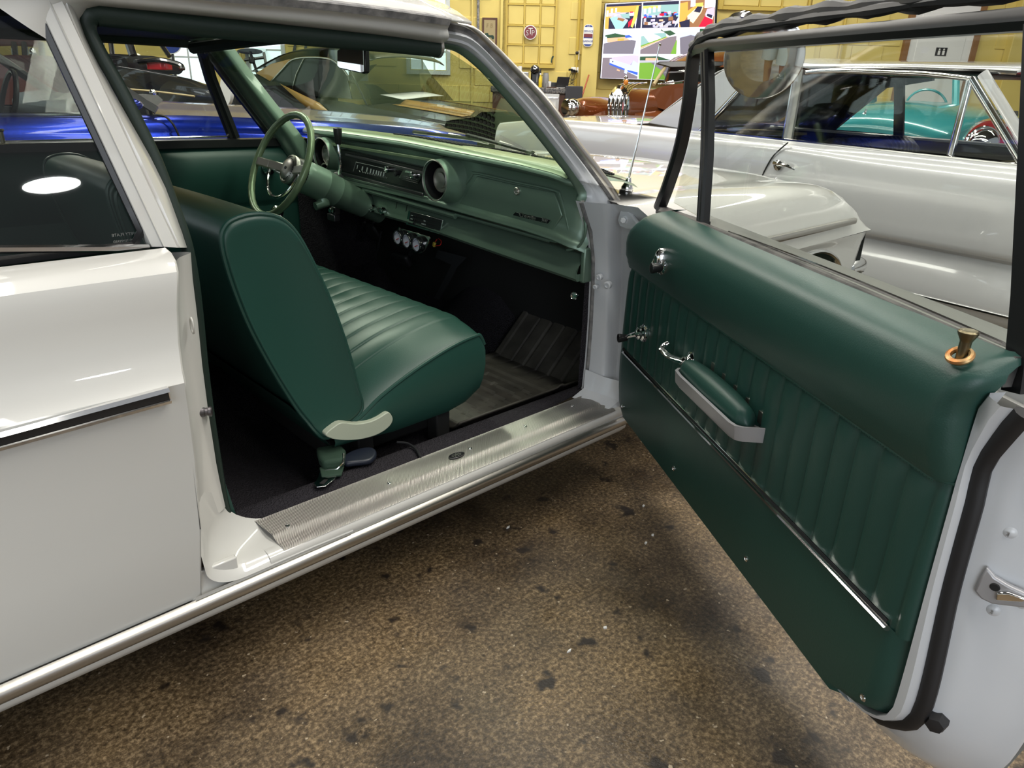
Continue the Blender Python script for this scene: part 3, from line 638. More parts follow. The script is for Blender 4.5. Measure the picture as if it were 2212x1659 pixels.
for b, w, o in zip(bp3, wp_, op):
    f = lambda v, h: DP(v.x, v.y, h)
    rows.append([f(b, -.035), f(b, -.012), f(b.lerp(w, .15), -.006), f(b.lerp(w, .62), -.008), f(b.lerp(w, .78), -.022), f(w, -.038), f(w.lerp(o, .22), -.045), f(w.lerp(o, .35), -.06), f(w.lerp(o, .6), -.085), f(w.lerp(o, .8), -.12), f(w.lerp(o, .93), -.152), f(o, -.158), f(o, -.166)])
part('door_shell', MB().grid(rows), 'whitejamb', door, smooth=60, label='white painted door edge')
part('door_weatherstrip', MB().tube([DP(v.x, v.y, -.030) for v in wp_], .0125, 10, flat=.8), 'rubber', door, label='black rubber door seal')
rows = [[DP(s, z, -.166 - .02 * math.sin(PI * (z - .16) / .78)) for s in [.0 + (lerp_tab([(.16, 1.17), (.2, 1.235), (.27, 1.278), (.36, 1.295), (.5, 1.30)], z)) * k / 12 for k in range(13)]] for z in (.16, .2, .27, .36, .5, .6, .7, .8, .9)]
part('door_skin', MB().grid(rows), 'white', door, smooth=60)
# latch, screws, rubber stop
HT = [(0, -.038), (.22, -.045), (.35, -.06), (.6, -.085), (.8, -.12), (.93, -.152), (1, -.158)]
_w = sorted((z, s) for s, z in wsx if z > .38); _o = sorted((z, s) for s, z in ou if z > .25)
def SHELL(px, py):
    best = None
    for k in range(101):
        f = k / 100; h = lerp_tab(HT, f); s, z = sz(px, py, h); w, o = lerp_tab(_w, z), lerp_tab(_o, z); e = abs(w + (o - w) * f - s)
        if best is None or e < best[0]: best = (e, PD(px, py, h))
    return best[1]
p = SHELL(2150, 1265) + DD * .004; e1 = (DD * .75 - DN * .66).normalized(); fw = (DD * .66 + DN * .75).normalized()
def LQ(a, b, c=0): return p + e1 * (a * .84) + Vector((0, 0, b * .84)) + fw * c
la = part('latch', MB().prism([LQ(-.022, .034), LQ(-.008, .022), (LQ(.012, .016)), LQ(.042, .012), LQ(.048, .002), LQ(.040, -.012), LQ(.0, -.026), LQ(-.016, -.024), LQ(-.028, -.014), LQ(-.026, .008)], fw * .010), 'silverplastic', door, bevel=.003, label='worn metal door latch')
part('latch_fork', MB().prism([LQ(.002, -.014, .011), LQ(.034, .0, .011), LQ(.038, .008, .011), LQ(.014, .008, .011), LQ(.0, .0, .011)], fw * .004), 'chrome', la, bevel=.002)
part('latch_hole', MB().lathe([(.006, 0), (.005, .0015)], LQ(-.004, .006, .0105), fw, 14), 'gapblack', la)
for px, py in ((2180, 1150), (2145, 1318), (2205, 1302)):
    c = SHELL(px, py)
    sc = part('screw', MB().lathe([(.009, -.01), (.009, .0), (.006, .003), (.001, .004)], c, fw, 16), 'whitejamb', door)
    part('cross_slot', MB().box(c + fw * .0035, (.008, .0016, .0016), Matrix.Rotation(.6, 3, 'Y')).box(c + fw * .0035, (.0016, .0016, .008), Matrix.Rotation(.6, 3, 'Y')), 'sealer', sc, smooth=0)
c = SHELL(2022, 1556)
part('rubber_stop', MB().lathe([(.0165, -.01), (.0165, .004), (.013, .010), (.012, .014), (.004, .015)], c, fw, 6), 'rubber', door, smooth=20)
# --- round mirror on the outside of the door
RT0 = Vector((math.sin(YAW), -math.cos(YAW), 0)); c = PD(1650, 124, -.15); toC = (CC - c).normalized(); knee = (Vector((-.02, -.28, .62)) - RT0 * .30 - c).normalized(); n = (toC + knee).normalized()
mr = part('door_mirror', MB().lathe([(.02, -.04), (.05, -.036), (.078, -.018), (.0865, .0), (.0868, .004), (.084, .005)], c, n, 48), 'chrome', door, smooth=40, label='round chrome door mirror')
RM = 1.15
part('mirror_glass', MB().lathe([(.0842 * k / 14, .003 + math.sqrt(RM * RM - (.0842 * k / 14) ** 2) - math.sqrt(RM * RM - .0842 ** 2)) for k in range(14, -1, -1)], c, n, 48), 'mirror', mr, smooth=60)
part('mirror_arm', MB().tube([c - n * .036, c - n * .06 + Vector((0, 0, .04)), FP(1600, 60, -.13)], .008, 8), 'chrome', mr)
part('mirror_bracket', MB().tube(cr([FP(1572, 55, -.13), FP(1590, 38, -.13), FP(1612, 36, -.13), FP(1624, 44, -.13)], 4), .012, 8), 'chrome', mr)
# ================================================================== INTERIOR OF THE WHITE CAR
# --- carpet and floor pan
CP = [(1.366, .282), (1.40, .286), (1.44, .284), (1.475, .262), (1.50, .225), (1.54, .20), (1.7, .195), (1.95, .20), (2.05, .25), (2.12, .30), (2.22, .315), (2.32, .30), (2.4, .25), (2.5, .20), (2.9, .195), (2.98, .24), (3.08, .28)]
rows = []
for x, ex in [(-.75, .0), (-.3, 0), (0, .0), (.2, 0), (.5, .0), (.8, 0), (1.1, 0), (1.4, 0), (1.66, 0), (1.78, .0), (1.90, .06), (2.02, .16), (2.12, .26), (2.16, .38), (2.14, .48), (2.05, .55)]:
    rows.append([Vector((x, y if x < 1.66 else max(y, 1.40), z + ex)) for y, z in CP])
part('carpet', MB().grid([cr(r, 3) for r in rows]), 'carpet', car, smooth=60, label='black loop pile carpet')
part('firewall_pad', MB().grid([[Vector((1.95, y, z)) for y in (1.40, 2.2, 3.08)] for z in (.3, .65, .90)]), 'gapblack', car)
part('kick_panel', MB().grid([[Vector((x, 1.415, z)) for x in (1.66, 1.8, 2.1)] for z in (.26, .5, .8, .88)]), 'carpet', car)
part('far_kick_panel', MB().grid([[Vector((x, 3.05, z)) for x in (1.55, 1.8, 2.16)] for z in (.2, .5, .8, .95)]), 'carpet', car)
p = PY(1248, 637, 1.43)
part('kick_panel_knob', MB().lathe([(.004, .0), (.004, .02), (.0115, .022), (.0125, .027), (.0105, .030), (.0100, .028), (.002, .027)], p, (-1, -.25, .1), 20), 'chrome', car)
# --- far side: door panel, window, pillar, quarter trim
FY = 3.08
def far(px, py, d=FY): return PY(px, py, d)
def farrow(z, h, ps=0):
    return [Vector((x, FY + .03 - h(x, z), z)) for x in [-.9 + 2.55 * i / 120 for i in range(121)]]
def fh(x, z): return .03 + smooth_tab([(.70, .004), (.73, .02), (.80, .04), (.88, .045), (.93, .03), (.965, -.03)], z)
part('far_door_upper_trim', MB().grid([farrow(z, fh) for z in (.70, .705, .715, .73, .76, .80, .84, .88, .91, .935, .95, .965)]), 'vinyl', car, smooth=60)
part('far_door_pleats', MB().grid([farrow(z, lambda x, z: .028 + .006 * abs(math.sin(PI * x / .054)) ** .6) for z in (.2, .45, .69, .702)]), 'vinyl', car, smooth=180)
part('far_belt_rail', MB().sweep([Vector((-.9, FY, .972)), Vector((.4, FY, .975)), Vector((1.62, FY, .968))], [(-.02, -.02), (-.02, .006), (.0, .014), (.03, .010), (.03, -.02)], (0, 0, 1)), 'black', car, smooth=30)
part('far_belt_edge', MB().tube([Vector((-.9, FY + .01, .987)), Vector((1.3, FY + .01, .990))], .004, 6), 'chrome', car)
part('far_window_bar', MB().sweep([far(433, 92), far(455, 170), far(506, 300)], [(-.022, -.01), (-.022, .01), (-.004, .014), (.004, .006), (.018, .012), (.022, -.01)], (0, -1, 0)), 'black', car, smooth=30)
part('far_frame_bar', MB().sweep([far(432, 80), far(445, 104), far(500, 178), far(600, 308)], [(-.022, -.01), (-.022, .012), (.022, .012), (.022, -.01)], (0, -1, 0)), 'blackpaint', car, smooth=30)
part('far_frame_top', MB().tube([far(-60, 66), far(204, 77), far(433, 92)], .022, 8), 'headliner', car)
part('far_vent_glass', MB().prism([far(446, 108), far(594, 300), far(504, 298)], (0, .004, 0)), 'glassclear', car, smooth=0)
part('far_door_glass', MB().prism([far(433, 88), far(500, 296), far(-250, 302), far(-250, 58)], (0, .004, 0)), 'glassclear', car, smooth=0)
# far windshield pillar, green
A1 = [(418, 84), (462, 72), (478, 92), (560, 200), (640, 300), (664, 345)]
A2 = [(410, 90), (436, 86), (458, 106), (540, 218), (606, 306), (648, 380)]
a = resample(cr([PY(*q, 2.98) for q in A1], 4), 24); b = resample(cr([PY(*q, 3.03) for q in A2], 4), 24)
part('far_pillar_trim', MB().grid([cr([p + Vector((.05, .03, 0)), p, p.lerp(q, .25) + Vector((-.012, -.012, 0)), p.lerp(q, .6) + Vector((-.004, -.006, 0)), q + Vector((0, -.004, 0)), q + Vector((0, .03, 0))], 3) for p, q in zip(a, b)]), 'dash', car, smooth=50, label='green painted far windshield pillar')
# far lock button
p = far(8, 312, 3.04); part('far_lock_button', MB().lathe([(.016, 0), (.016, .004), (.007, .005), (.007, .04), (.011, .045), (.010, .05)], p, (0, 0, 1), 14), 'brass', car)
# far window cranks
for (px, py), (kx, ky) in (((580, 362), (604, 374)), ((598, 458), (612, 482))):
    c = PY(px, py, 3.03)
    o = part('far_crank', MB().lathe([(.03, 0), (.03, .006), (.022, .012), (.02, .022), (.002, .034)], c, (0, -1, 0), 18), 'chrome', car, smooth=30)
    k = PY(kx, ky, 3.00); part('far_crank_arm', MB().tube([c + Vector((0, -.02, 0)), k], .007, 8), 'chrome', o)
# --- dashboard
LIPZ = [(1.40, .945), (1.43, .962), (1.50, .978), (1.65, .990), (1.92, 1.002), (2.3, 1.018), (2.8, 1.024), (3.07, 1.022)]
def lipz(y): return lerp_tab(LIPZ, y)
DPF = [(.30, -.028), (.18, -.004), (.08, .006), (.03, .006), (.010, .002), (.001, -.006), (-.001, -.015), (.005, -.022), (.022, -.026), (.046, -.034), (.052, -.05), (.050, -.09), (.046, -.15), (.042, -.180), (.034, -.188), (.026, -.196), (.025, -.206), (.035, -.212), (.052, -.214)]
ys = [1.412, 1.42, 1.43, 1.45, 1.48, 1.52, 1.58, 1.66, 1.75] + [1.85 + 1.2 * i / 14 for i in range(15)] + [3.07]
def dsec(y, P):
    e = 0
    if y < 1.47: e = (1 - (y - 1.412) / .058) ** 2 * .035
    if y > 3.0: e = ((y - 3.0) / .07) ** 2 * .03
    return [Vector((1.585 + a + (e if a < .2 else 0), y, lipz(y) + b)) for a, b in P]
dash = part('dashboard', MB().grid([dsec(y, DPF) for y in ys]), 'dash', car, smooth=50, label='metallic green painted dashboard')
part('dash_top', MB().grid([[Vector((1.585 + a, y, lipz(y) + b)) for a, b in ((.31, -.024), (.18, .000), (.09, .0095), (.035, .0095), (.012, .0055), (.002, -.002))] for y in ys if 1.43 < y < 3.05]), 'dashtop', dash, smooth=60, label='pale green dash top')
# lower fascia
FX = 1.645
ft_ = [(1260, 560), (1257, 553), (1190, 531), (1120, 507), (1050, 484), (980, 460), (920, 440), (872, 425), (830, 410), (790, 396), (700, 368)]
fb_ = [(1266, 596), (1264, 612), (1190, 588), (1110, 561), (1030, 533), (956, 507), (910, 491), (880, 481), (832, 468), (790, 455), (700, 430)]
rows = []
for q, r in zip(ft_, fb_):
    a, b = PX(*q, FX + .018), PX(*r, FX - .016); a.y = max(a.y, 1.424); b.y = max(b.y, 1.424)
    rows.append([a + Vector((.04, 0, .004)), a + Vector((.008, 0, .004)), a, a.lerp(b, .5) + Vector((-.004, 0, 0)), b + Vector((-.004, 0, .006)), b + Vector((.004, 0, -.004)), b + Vector((.08, .0, -.004))])
part('lower_fascia', MB().grid(rows), 'dash', dash, smooth=40)
part('fascia_end', MB().box((1.69, 1.418, .705), (.09, .02, .11)), 'dash', dash, bevel=.006)
# glovebox door and its grooves
GX = 1.626
gp = [(1030, 381), (1110, 399), (1196, 416), (1206, 440), (1214, 466), (1188, 506), (1084, 480), (984, 453), (1008, 416)]
gv = part('glovebox_door', MB().prism([PX(*q, GX) for q in gp], (.02, 0, 0)), 'dash', dash, bevel=.003, label='green glovebox door')
part('glovebox_lock', MB().lathe([(.013, -.003), (.013, .003), (.010, .005), (.008, .004), (.006, .004), (.005, .006), (.001, .006)], PX(1117, 413, GX - .001), (-1, 0, 0), 24), 'steel', gv)
bd = part('badge', MB().prism([PX(*q, GX - .001) for q in ((1114, 458), (1190, 475), (1184, 482.5), (1109, 464.5))], (-.003, 0, 0)), 'blackpaint', gv, bevel=.0006, label='black name badge')
pa, pb = PX(1113, 461.5, GX - .0045), PX(1187, 478.5, GX - .0045); rdir = (pb - pa); 
letters('badge_lettering', 'Chevelle', .0215, 'steel', bd, pa + rdir * .36 , rdir, (0, .06, 1), .0006)
letters('badge_lettering', '300', .0185, 'steel', bd, pa + rdir * .85, rdir, (0, .06, 1), .0006)
part('badge_rim', MB().tube([PX(*q, GX - .002) for q in ((1109, 465.5), (1184, 484), (1191, 476))], .0016, 6), 'dash', gv)
# oval frame groove round the passenger side panel
og = [(975, 447), (1016, 384), (1028, 374), (1110, 392), (1196, 411), (1210, 425), (1222, 468), (1228, 498), (1222, 516), (1205, 522), (1185, 518)]
part('panel_bead', MB().tube(cr([PX(*q, 1.634) for q in og], 5), .0045, 6), 'dash', dash)
part('panel_bead', MB().tube(cr([PX(*q, 1.628) for q in ((978, 462), (1080, 490), (1186, 520))], 3), .006, 8), 'dash', dash)
part('end_bead', MB().tube(cr([PX(*q, 1.632) for q in ((1248, 440), (1262, 470), (1264, 505), (1250, 532), (1225, 540))], 4), .005, 6), 'dash', dash)
# long bead over the fascia
part('fascia_bead', MB().tube(cr([PX(*q, 1.622) for q in ((786, 410), (800, 413), (880, 437), (960, 460), (984, 467))], 3), .010, 8), 'dash', dash)
# instrument band
IX = 1.612
ip = [(735, 322), (830, 343), (932, 366), (920, 417), (830, 393), (738, 370)]
ib = part('instrument_band', MB().prism([PX(*q, IX) for q in ip], (.035, 0, 0)), 'black', dash, bevel=.003, label='black instrument band')
def bar(A, B, h0, h1, x, mt, nm, par, d=.006):
    a0, a1, b1, b0 = PX(A[0], A[1] - h0, x), PX(A[0], A[1] + h1, x), PX(B[0], B[1] + h1, x), PX(B[0], B[1] - h0, x)
    return part(nm, MB().prism([a0, b0, b1, a1], (-d, 0, 0)), mt, par, bevel=.0012, seg=1)
bar((748, 333), (930, 377), 3, 3, IX - .001, 'gunmetal', 'upper_trim_bar', ib)
bar((736, 374), (916, 421), 3.5, 3.5, IX - .002, 'gunmetal', 'lower_trim_bar', ib)
bar((708, 309), (964, 350), 3.2, 3.2, 1.60, 'dashtop', 'visor_strip', dash, .012)
M['dial'] = mat('pale_dial_marks', (.5, .56, .52), .5)
# speed scale
tk = 0
for i, (tx, ty) in enumerate(((772, 361), (783, 364), (793, 366.5), (801, 369), (807, 371), (813, 372.5), (818, 374), (823, 375), (829, 376.5))):
    a, b = PX(tx + .8, ty - 4, IX - .0012), PX(tx - .8, ty + 4, IX - .0012); part('scale_mark', MB().tube([a, b], .0014 if i == 0 else .0026, 5), 'dial', ib)
for i in range(16):
    t = i / 15; tx = 776 + 60 * t ** .8; ty = 370 + 14 * t ** .8
    a, b = PX(tx, ty - 1.6, IX - .0012), PX(tx + 2 - 4 * t, ty + 1.6, IX - .0012); part('scale_tick', MB().tube([a, b], .0009, 4), 'dial', ib)
part('scale_frame', MB().tube([PX(*q, IX - .001) for q in ((763, 370), (769, 350), (835, 365))], .0007, 4), 'dial', ib)
def knob(px, py, r, x, L_, nm, par, mt='chrome'):
    return part(nm, MB().lathe([(r * .7, -.002), (r * .7, L_ * .45), (r, L_ * .5), (r, L_ * .92), (r * .8, L_), (r * .72, L_ * .96), (r * .35, L_ * .96), (r * .3, L_ * 1.04), (.0005, L_ * 1.04)], PX(px, py, x), (-1, 0, 0), 20), mt, par, smooth=40)
k = knob(842, 366, .0125, IX, .02, 'radio_knob', ib); 
k = knob(859, 374, .0115, IX, .014, 'cigar_lighter', ib, 'black')
k = knob(898, 378, .0125, IX, .022, 'radio_knob', ib)
part('radio_face', MB().prism([PX(*q, IX - .001) for q in ((875, 362), (917, 372), (904, 396), (862, 384))], (-.003, 0, 0)), 'blackpaint', ib, bevel=.001)
part('radio_dial', MB().prism([PX(*q, IX - .004) for q in ((878, 366), (914, 373), (910, 379), (875, 372))], (-.0015, 0, 0)), 'mirror', ib, smooth=0)
for k in range(3): bar((868, 379 + 4 * k), (902, 388 + 4 * k), .6, .6, IX - .004, 'gunmetal', 'radio_bar', ib, .002)
# pods
def pod(c, r, xb, xf, nm, dialr, off=(0, 0)):
    c = Vector(c); L_ = xb - xf
    o = part(nm, MB().lathe([(r * 1.32, -.01), (r * 1.22, L_ * .15), (r * 1.07, L_ * .55), (r * 1.02, L_), (r * .97, L_ + .003), (r * .95, L_ - .002), (r * .93, L_ * .2), (r * .9, .004), (.001, .004)], (xb, c.y, c.z), (-1, 0, 0), 40), 'dash', dash, smooth=40, label='round green gauge pod')
    part('pod_rim', MB().tube([Vector((xf - .002, c.y + r * math.cos(t), c.z + r * math.sin(t))) for t in [2 * PI * j / 40 for j in range(40)]], .0028, 6, closed=True), 'steel', o)
    part('pod_well', MB().lathe([(r * .94, .0), (r * .94, L_ - .004), (r * .935, L_ - .004), (r * .90, .012), (.001, .012)], (xb, c.y, c.z), (-1, 0, 0), 36), 'black', o)
    part('dial_ring', MB().lathe([(dialr * 1.22, .010), (dialr * 1.22, L_ * .62), (dialr * 1.14, L_ * .66), (dialr * 1.1, L_ * .6)], (xb, c.y + off[0], c.z + off[1]), (-1, 0, 0), 32), 'steel', o)
    part('dial_centre', MB().lathe([(dialr * .8, .010), (dialr * .8, L_ * .62), (dialr * .72, L_ * .68), (.001, L_ * .70)], (xb, c.y + off[0], c.z + off[1]), (-1, 0, 0), 28), 'steel', o, label='brushed metal dial centre')
    for j in range(12):
        t = 2 * PI * j / 12; part('dial_mark', MB().box((xb - .013, c.y + math.cos(t) * r * .8, c.z + math.sin(t) * r * .8), (.002, .014 if abs(math.cos(t)) > .6 else .0015, .0015 if abs(math.cos(t)) > .6 else .010)), 'gunmetal', o, smooth=0)
    return o
pod(PX(939, 390, 1.56), .068, 1.635, 1.56, 'gauge_pod', .036)
pod(PX(692, 334, 1.56), .066, 1.635, 1.565, 'gauge_pod', .034)
pod(PX(702, 372, 1.575), .036, 1.63, 1.578, 'small_gauge_pod', .02)
# heater control
hx = FX - .010
part('windlace_cap', MB().lathe([(.0215, -.002), (.0215, .006), (.018, .007), (.001, .007)], wq_[-1], wq_[-1] - wq_[-3], 16), 'steel', car)
hc = part('heater_control', MB().prism([PX(*q, hx) for q in ((885, 454), (958.5, 474.5), (951.5, 506), (879, 484.5))], (-.006, 0, 0)), 'chrome', dash, bevel=.0015, label='chrome framed heater control')
part('heater_face', MB().prism([PX(*q, hx - .0062) for q in ((887.5, 457), (955.5, 476), (949, 502.5), (882.5, 483))], (-.0015, 0, 0)), 'gunmetal', hc, smooth=0)
for k, (a, b) in enumerate((((896, 467), (942, 480)), ((895, 474.5), (940, 487.5)), ((894, 482), (938, 494.5)))):
    bar(a, b, 1.1, 1.1, hx - .0078, 'gapblack', 'heater_slot', hc, .0012)
    q = PX(a[0] + 2, a[1] + .5, hx - .008); part('heater_lever', MB().box(q, (.014, .010, .008)), 'black', hc, bevel=.001)
    q = PX(a[0] - 6, a[1] - 1.6, hx - .0082); part('heater_mark', MB().box(q, (.001, .012, .0035)), 'dial', hc, smooth=0)
letters('heater_lettering', 'AIR', .008, 'dial', hc, PX(917, 477.5, hx - .0082), pb - pa, (0, .06, 1), .0003)
letters('heater_lettering', 'DEFROST', .007, 'dial', hc, PX(915, 484.5, hx - .0082), pb - pa, (0, .06, 1), .0003)
for px, py in ((813, 449), (835, 455)): knob(px, py, .0155, FX - .004, .028, 'switch_knob', dash)
knob(824, 452, .009, FX - .004, .018, 'lighter_knob', dash)
part('fascia_groove', MB().tube([PX(860, 424, FX - .005), PX(852, 468, FX - .004)], .0014, 5), 'gapblack', dash)
part('fascia_groove', MB().tube([PX(797, 408, FX - .005), PX(790, 450, FX - .004)], .0014, 5), 'gapblack', dash)
part('fascia_groove', MB().tube([PX(881, 436, FX - .005), PX(873, 476, FX - .004)], .0014, 5), 'gapblack', dash)
# triple gauge under the fascia
tx = 1.63
tg = part('triple_gauge', MB().prism([PX(*q, tx) for q in ((863, 492), (929, 511), (926, 524), (918, 538), (906, 545), (898, 545), (862, 530), (855, 521), (856, 508))], (-.003, 0, 0)), 'chrome', dash, bevel=.001, label='chrome triple gauge panel')
part('gauge_panel_lip', MB().tube(cr([PX(*q, tx - .006) for q in ((864, 491), (856, 510), (855, 521), (862, 530), (898, 545), (908, 545), (919, 537), (930, 512))], 3), .0035, 6), 'chrome', tg)
M['gaugeface'] = mat('white_gauge_face', (.7, .7, .82), .4); M['red'] = mat('red_plastic', (.5, .02, .015), .4)
for cx_, cy_ in ((868, 512), (887.5, 519), (908.5, 527)):
    c = PX(cx_, cy_, tx)
    g = part('gauge', MB().lathe([(.030, 0), (.030, .020), (.028, .024), (.025, .024), (.024, .018), (.001, .018)], c, (-1, 0, 0), 28), 'blackpaint', tg, smooth=40)
    part('gauge_face', MB().lathe([(.0245, .017), (.0245, .0195), (.001, .0195)], c, (-1, 0, 0), 24), 'gaugeface', g)
    part('gauge_needle', MB().tube([c + Vector((-.021, -.008, -.002)), c + Vector((-.021, .010, -.010))], .0016, 5), 'red', g)
    for j in range(7):
        t = PI * (.15 + .7 * j / 6); part('gauge_tick', MB().box(c + Vector((-.0202, .019 * math.cos(t), .019 * math.sin(t))), (.001, .002, .003)), 'black', g, smooth=0)
    part('gauge_clamp', MB().box(c + Vector((-.021, -.027, -.006)), (.006, .008, .010)), 'chrome', g, bevel=.001)
# dangling wire  with yellow connector
M['yellow'] = mat('yellow_plastic', (.5, .4, .06), .4)
p = PX(938, 528, 1.68)
wq = part('dangling_wire', MB().tube(cr([PX(944, 517, 1.70), PX(940, 523, 1.69), PX(937, 530, 1.68), PX(950, 530, 1.68), PX(953, 521, 1.69), PX(947, 515, 1.70)], 4), .0018, 6), 'red', car)
part('wire_connector', MB().box(p, (.01, .012, .018), Matrix.Rotation(.3, 3, 'X')), 'yellow', wq, bevel=.002)
# dash top grille (perforated) and defroster slots
gy0, gy1 = 2.03, 2.43
gm = MB()
for i in range(18):
    for j in range(11):
        y = gy0 + (gy1 - gy0) * i / 17; x = 1.665 + .15 * j / 10; gm.box((x, y, lipz(y) + lerp_tab([(.0, .006), (.08, .0115), (.18, .002), (.3, -.02)], x - 1.585)), (.0075, .017, .004))
part('speaker_grille', gm, 'gapblack', dash, smooth=0, label='dark perforated speaker grille', kind='stuff')
for y0, y1 in ((1.62, 1.80), (1.84, 2.0), (1.46, 1.56)):
    dv = MB()
    for r in range(3):
        for c_ in range(12):
            y = y0 + (y1 - y0) * c_ / 12; dv.box((1.78 + .016 * r, y, lipz(y) - .0005 - .0018 * r), (.009, (y1 - y0) / 16, .006))
    part('defroster_vent', dv, 'gapblack', dash, smooth=0)
# --- steering wheel and column
WC = Vector((1.265, 2.61, .918)); AXW = Vector((-math.cos(.46), 0.0, math.sin(.46)))
ub = Vector((0, 1, 0)); vb = AXW.cross(ub).normalized()
WR = .196
def wpt(t, r=WR, h=0): return WC + ub * (r * math.cos(t)) + vb * (r * math.sin(t)) + AXW * h
sw = part('steering_wheel', MB().tube([wpt(2 * PI * j / 96) for j in range(96)], [.0130 + .0006 * math.cos(j * PI / 1.5) for j in range(96)], 12, closed=True), 'dashtop', car, smooth=80, label='two-tone green steering wheel')
hubc = WC - AXW * .045
part('horn_cap', MB().lathe([(.05, -.02), (.057, .0), (.056, .010), (.050, .014), (.047, .011), (.038, .018), (.02, .021), (.001, .022)], hubc, AXW, 36), 'steel', sw, smooth=40, label='silver horn cap')
for j in range(30):
    t = 2 * PI * j / 30; part('horn_cap_slot', MB().box(hubc + ub * (.0405 * math.cos(t)) + vb * (.0405 * math.sin(t)) + AXW * .0145, (.004, .004, .004)), 'black', sw, smooth=0)
part('horn_emblem', MB().lathe([(.007, 0), (.006, .003), (.001, .003)], hubc + AXW * .021, AXW, 12), 'black', sw)
part('hub', MB().lathe([(.058, -.05), (.056, -.012), (.05, .0)], hubc, AXW, 32), 'black', sw)
for sg in (1, -1):
    e = wpt(0 if sg > 0 else PI, WR - .004); a = hubc + ub * (sg * .045) + AXW * .006
    part('spoke', MB().sweep([a, a.lerp(e, .5), e], [(-.017, -.006), (-.017, .004), (-.013, .008), (.013, .008), (.017, .004), (.017, -.006)], AXW), 'steel', sw, smooth=30)
    part('spoke_cover', MB().sweep([a.lerp(e, .50) + AXW * .005, a.lerp(e, .84) + AXW * .005], [(-.014, -.004), (-.014, .004), (.014, .004), (.014, -.004)], AXW), 'steel', sw, bevel=.001)
    part('spoke_root', MB().sweep([a.lerp(e, .84), e], [(-.016, -.007), (-.018, .005), (.018, .005), (.016, -.007)], AXW), 'dashtop', sw, smooth=30)
hr = [wpt(t, .118, -.022 if True else 0) for t in [(-.0) - PI * j / 40 if False else PI + PI * j / 40 for j in range(41)]]
if hr[20].z > WC.z: hr = [wpt(PI * j / 40, .118, -.022) for j in range(41)]
part('horn_ring', MB().tube(hr, .0062, 8), 'chrome', sw, label='chrome half horn ring')
c0 = hubc - AXW * .04; c1 = hubc - AXW * .43
col = part('steering_column', MB().lathe([(.056, 0), (.062, .02), (.064, .10), (.0645, .103), (.0625, .106), (.062, .16), (.0625, .165), (.060, .168), (.052, .30), (.0525, .31), (.05, .313), (.045, .40)], c0, -AXW, 36), 'dash', car, smooth=40, label='green steering column')
part('column_collar', MB().tube([c0 - AXW * .10, c0 - AXW * .09 + Vector((.0, -.02, -.075)), c0 - AXW * .05 + Vector((0, -.02, -.10))], [.035, .026, .016], 12), 'dash', col)
sb = PX(728, 384, 1.50); boot = part('shifter_boot', MB().lathe([(.03, -.04), (.031, -.01), (.026, .006), (.016, .016), (.010, .022)], sb, (0, -.5, 1), 20), 'rubber', col, smooth=50)
s1 = PX(731, 312, sb.x); s2 = PX(729, 277, sb.x)
part('shifter_rod', MB().tube(cr([sb, PX(734, 368, sb.x), PX(734, 340, sb.x), s1], 4), .0065, 10), 'chrome', col)
part('shifter_grip', MB().lathe([(.010, 0), (.012, .004), (.0165, (s2 - s1).length * .75), (.0165, (s2 - s1).length), (.011, (s2 - s1).length + .002), (.010, (s2 - s1).length - .004), (.001, (s2 - s1).length - .004)], s1, s2 - s1, 20), 'black', col, smooth=40)
p = PX(725, 455, 1.55); part('column_bracket', MB().box(p, (.03, .03, .035)).box(p + Vector((0, .02, -.03)), (.03, .06, .03)), 'gunmetal', car, bevel=.004)
part('column_bracket_knob', MB().lathe([(.014, 0), (.014, .01), (.008, .014), (.008, .018), (.001, .018)], p + Vector((-.015, -.004, .004)), (-1, -.2, 0), 16), 'chrome', car)
# pedals and braces under the dash
def brace(pts, r, nm, mt='gapblack'):
    return part(nm, MB().tube([Vector(q) for q in pts], r, 8), mt, car)
M['darksteel'] = mat('dark_steel', (.035, .035, .04), .5, .4)
pc = PX(868, 560, 1.78)
pd = part('brake_pedal', MB().box(pc, (.03, .115, .06), Matrix.Rotation(-.5, 3, 'Y')), 'rubber', car, bevel=.012, seg=3, label='black brake pedal pad')
part('pedal_arm', MB().tube([pc + Vector((.02, -.03, .02)), PX(899, 530, 1.80)], .009, 8), 'darksteel', pd)
pc = PX(805, 500, 1.80)
part('pedal', MB().box(pc, (.02, .09, .10), Matrix.Rotation(-.6, 3, 'Y')), 'rubber', car, bevel=.01)
brace([PX(788, 480, 1.75), PX(770, 520, 1.85)], .006, 'pedal_rod', 'darksteel'); brace([PX(808, 480, 1.75), PX(780, 520, 1.85)], .006, 'pedal_rod', 'darksteel')
brace([PX(824, 500, 1.8), PX(812, 560, 1.8), PX(780, 585, 1.8)], .004, 'cable', 'darksteel')
part('brace_plate', MB().prism([PX(*q, 1.80) for q in ((946, 540), (1008, 556), (985, 580), (976, 600), (948, 648), (938, 644), (975, 572), (940, 556))], (.004, 0, 0)), 'darksteel', car, smooth=0)
part('under_dash_duct', MB().box((1.82, 1.75, .67), (.16, .5, .09)).box((1.86, 2.3, .72), (.2, .5, .12)), 'gapblack', car, bevel=.02)
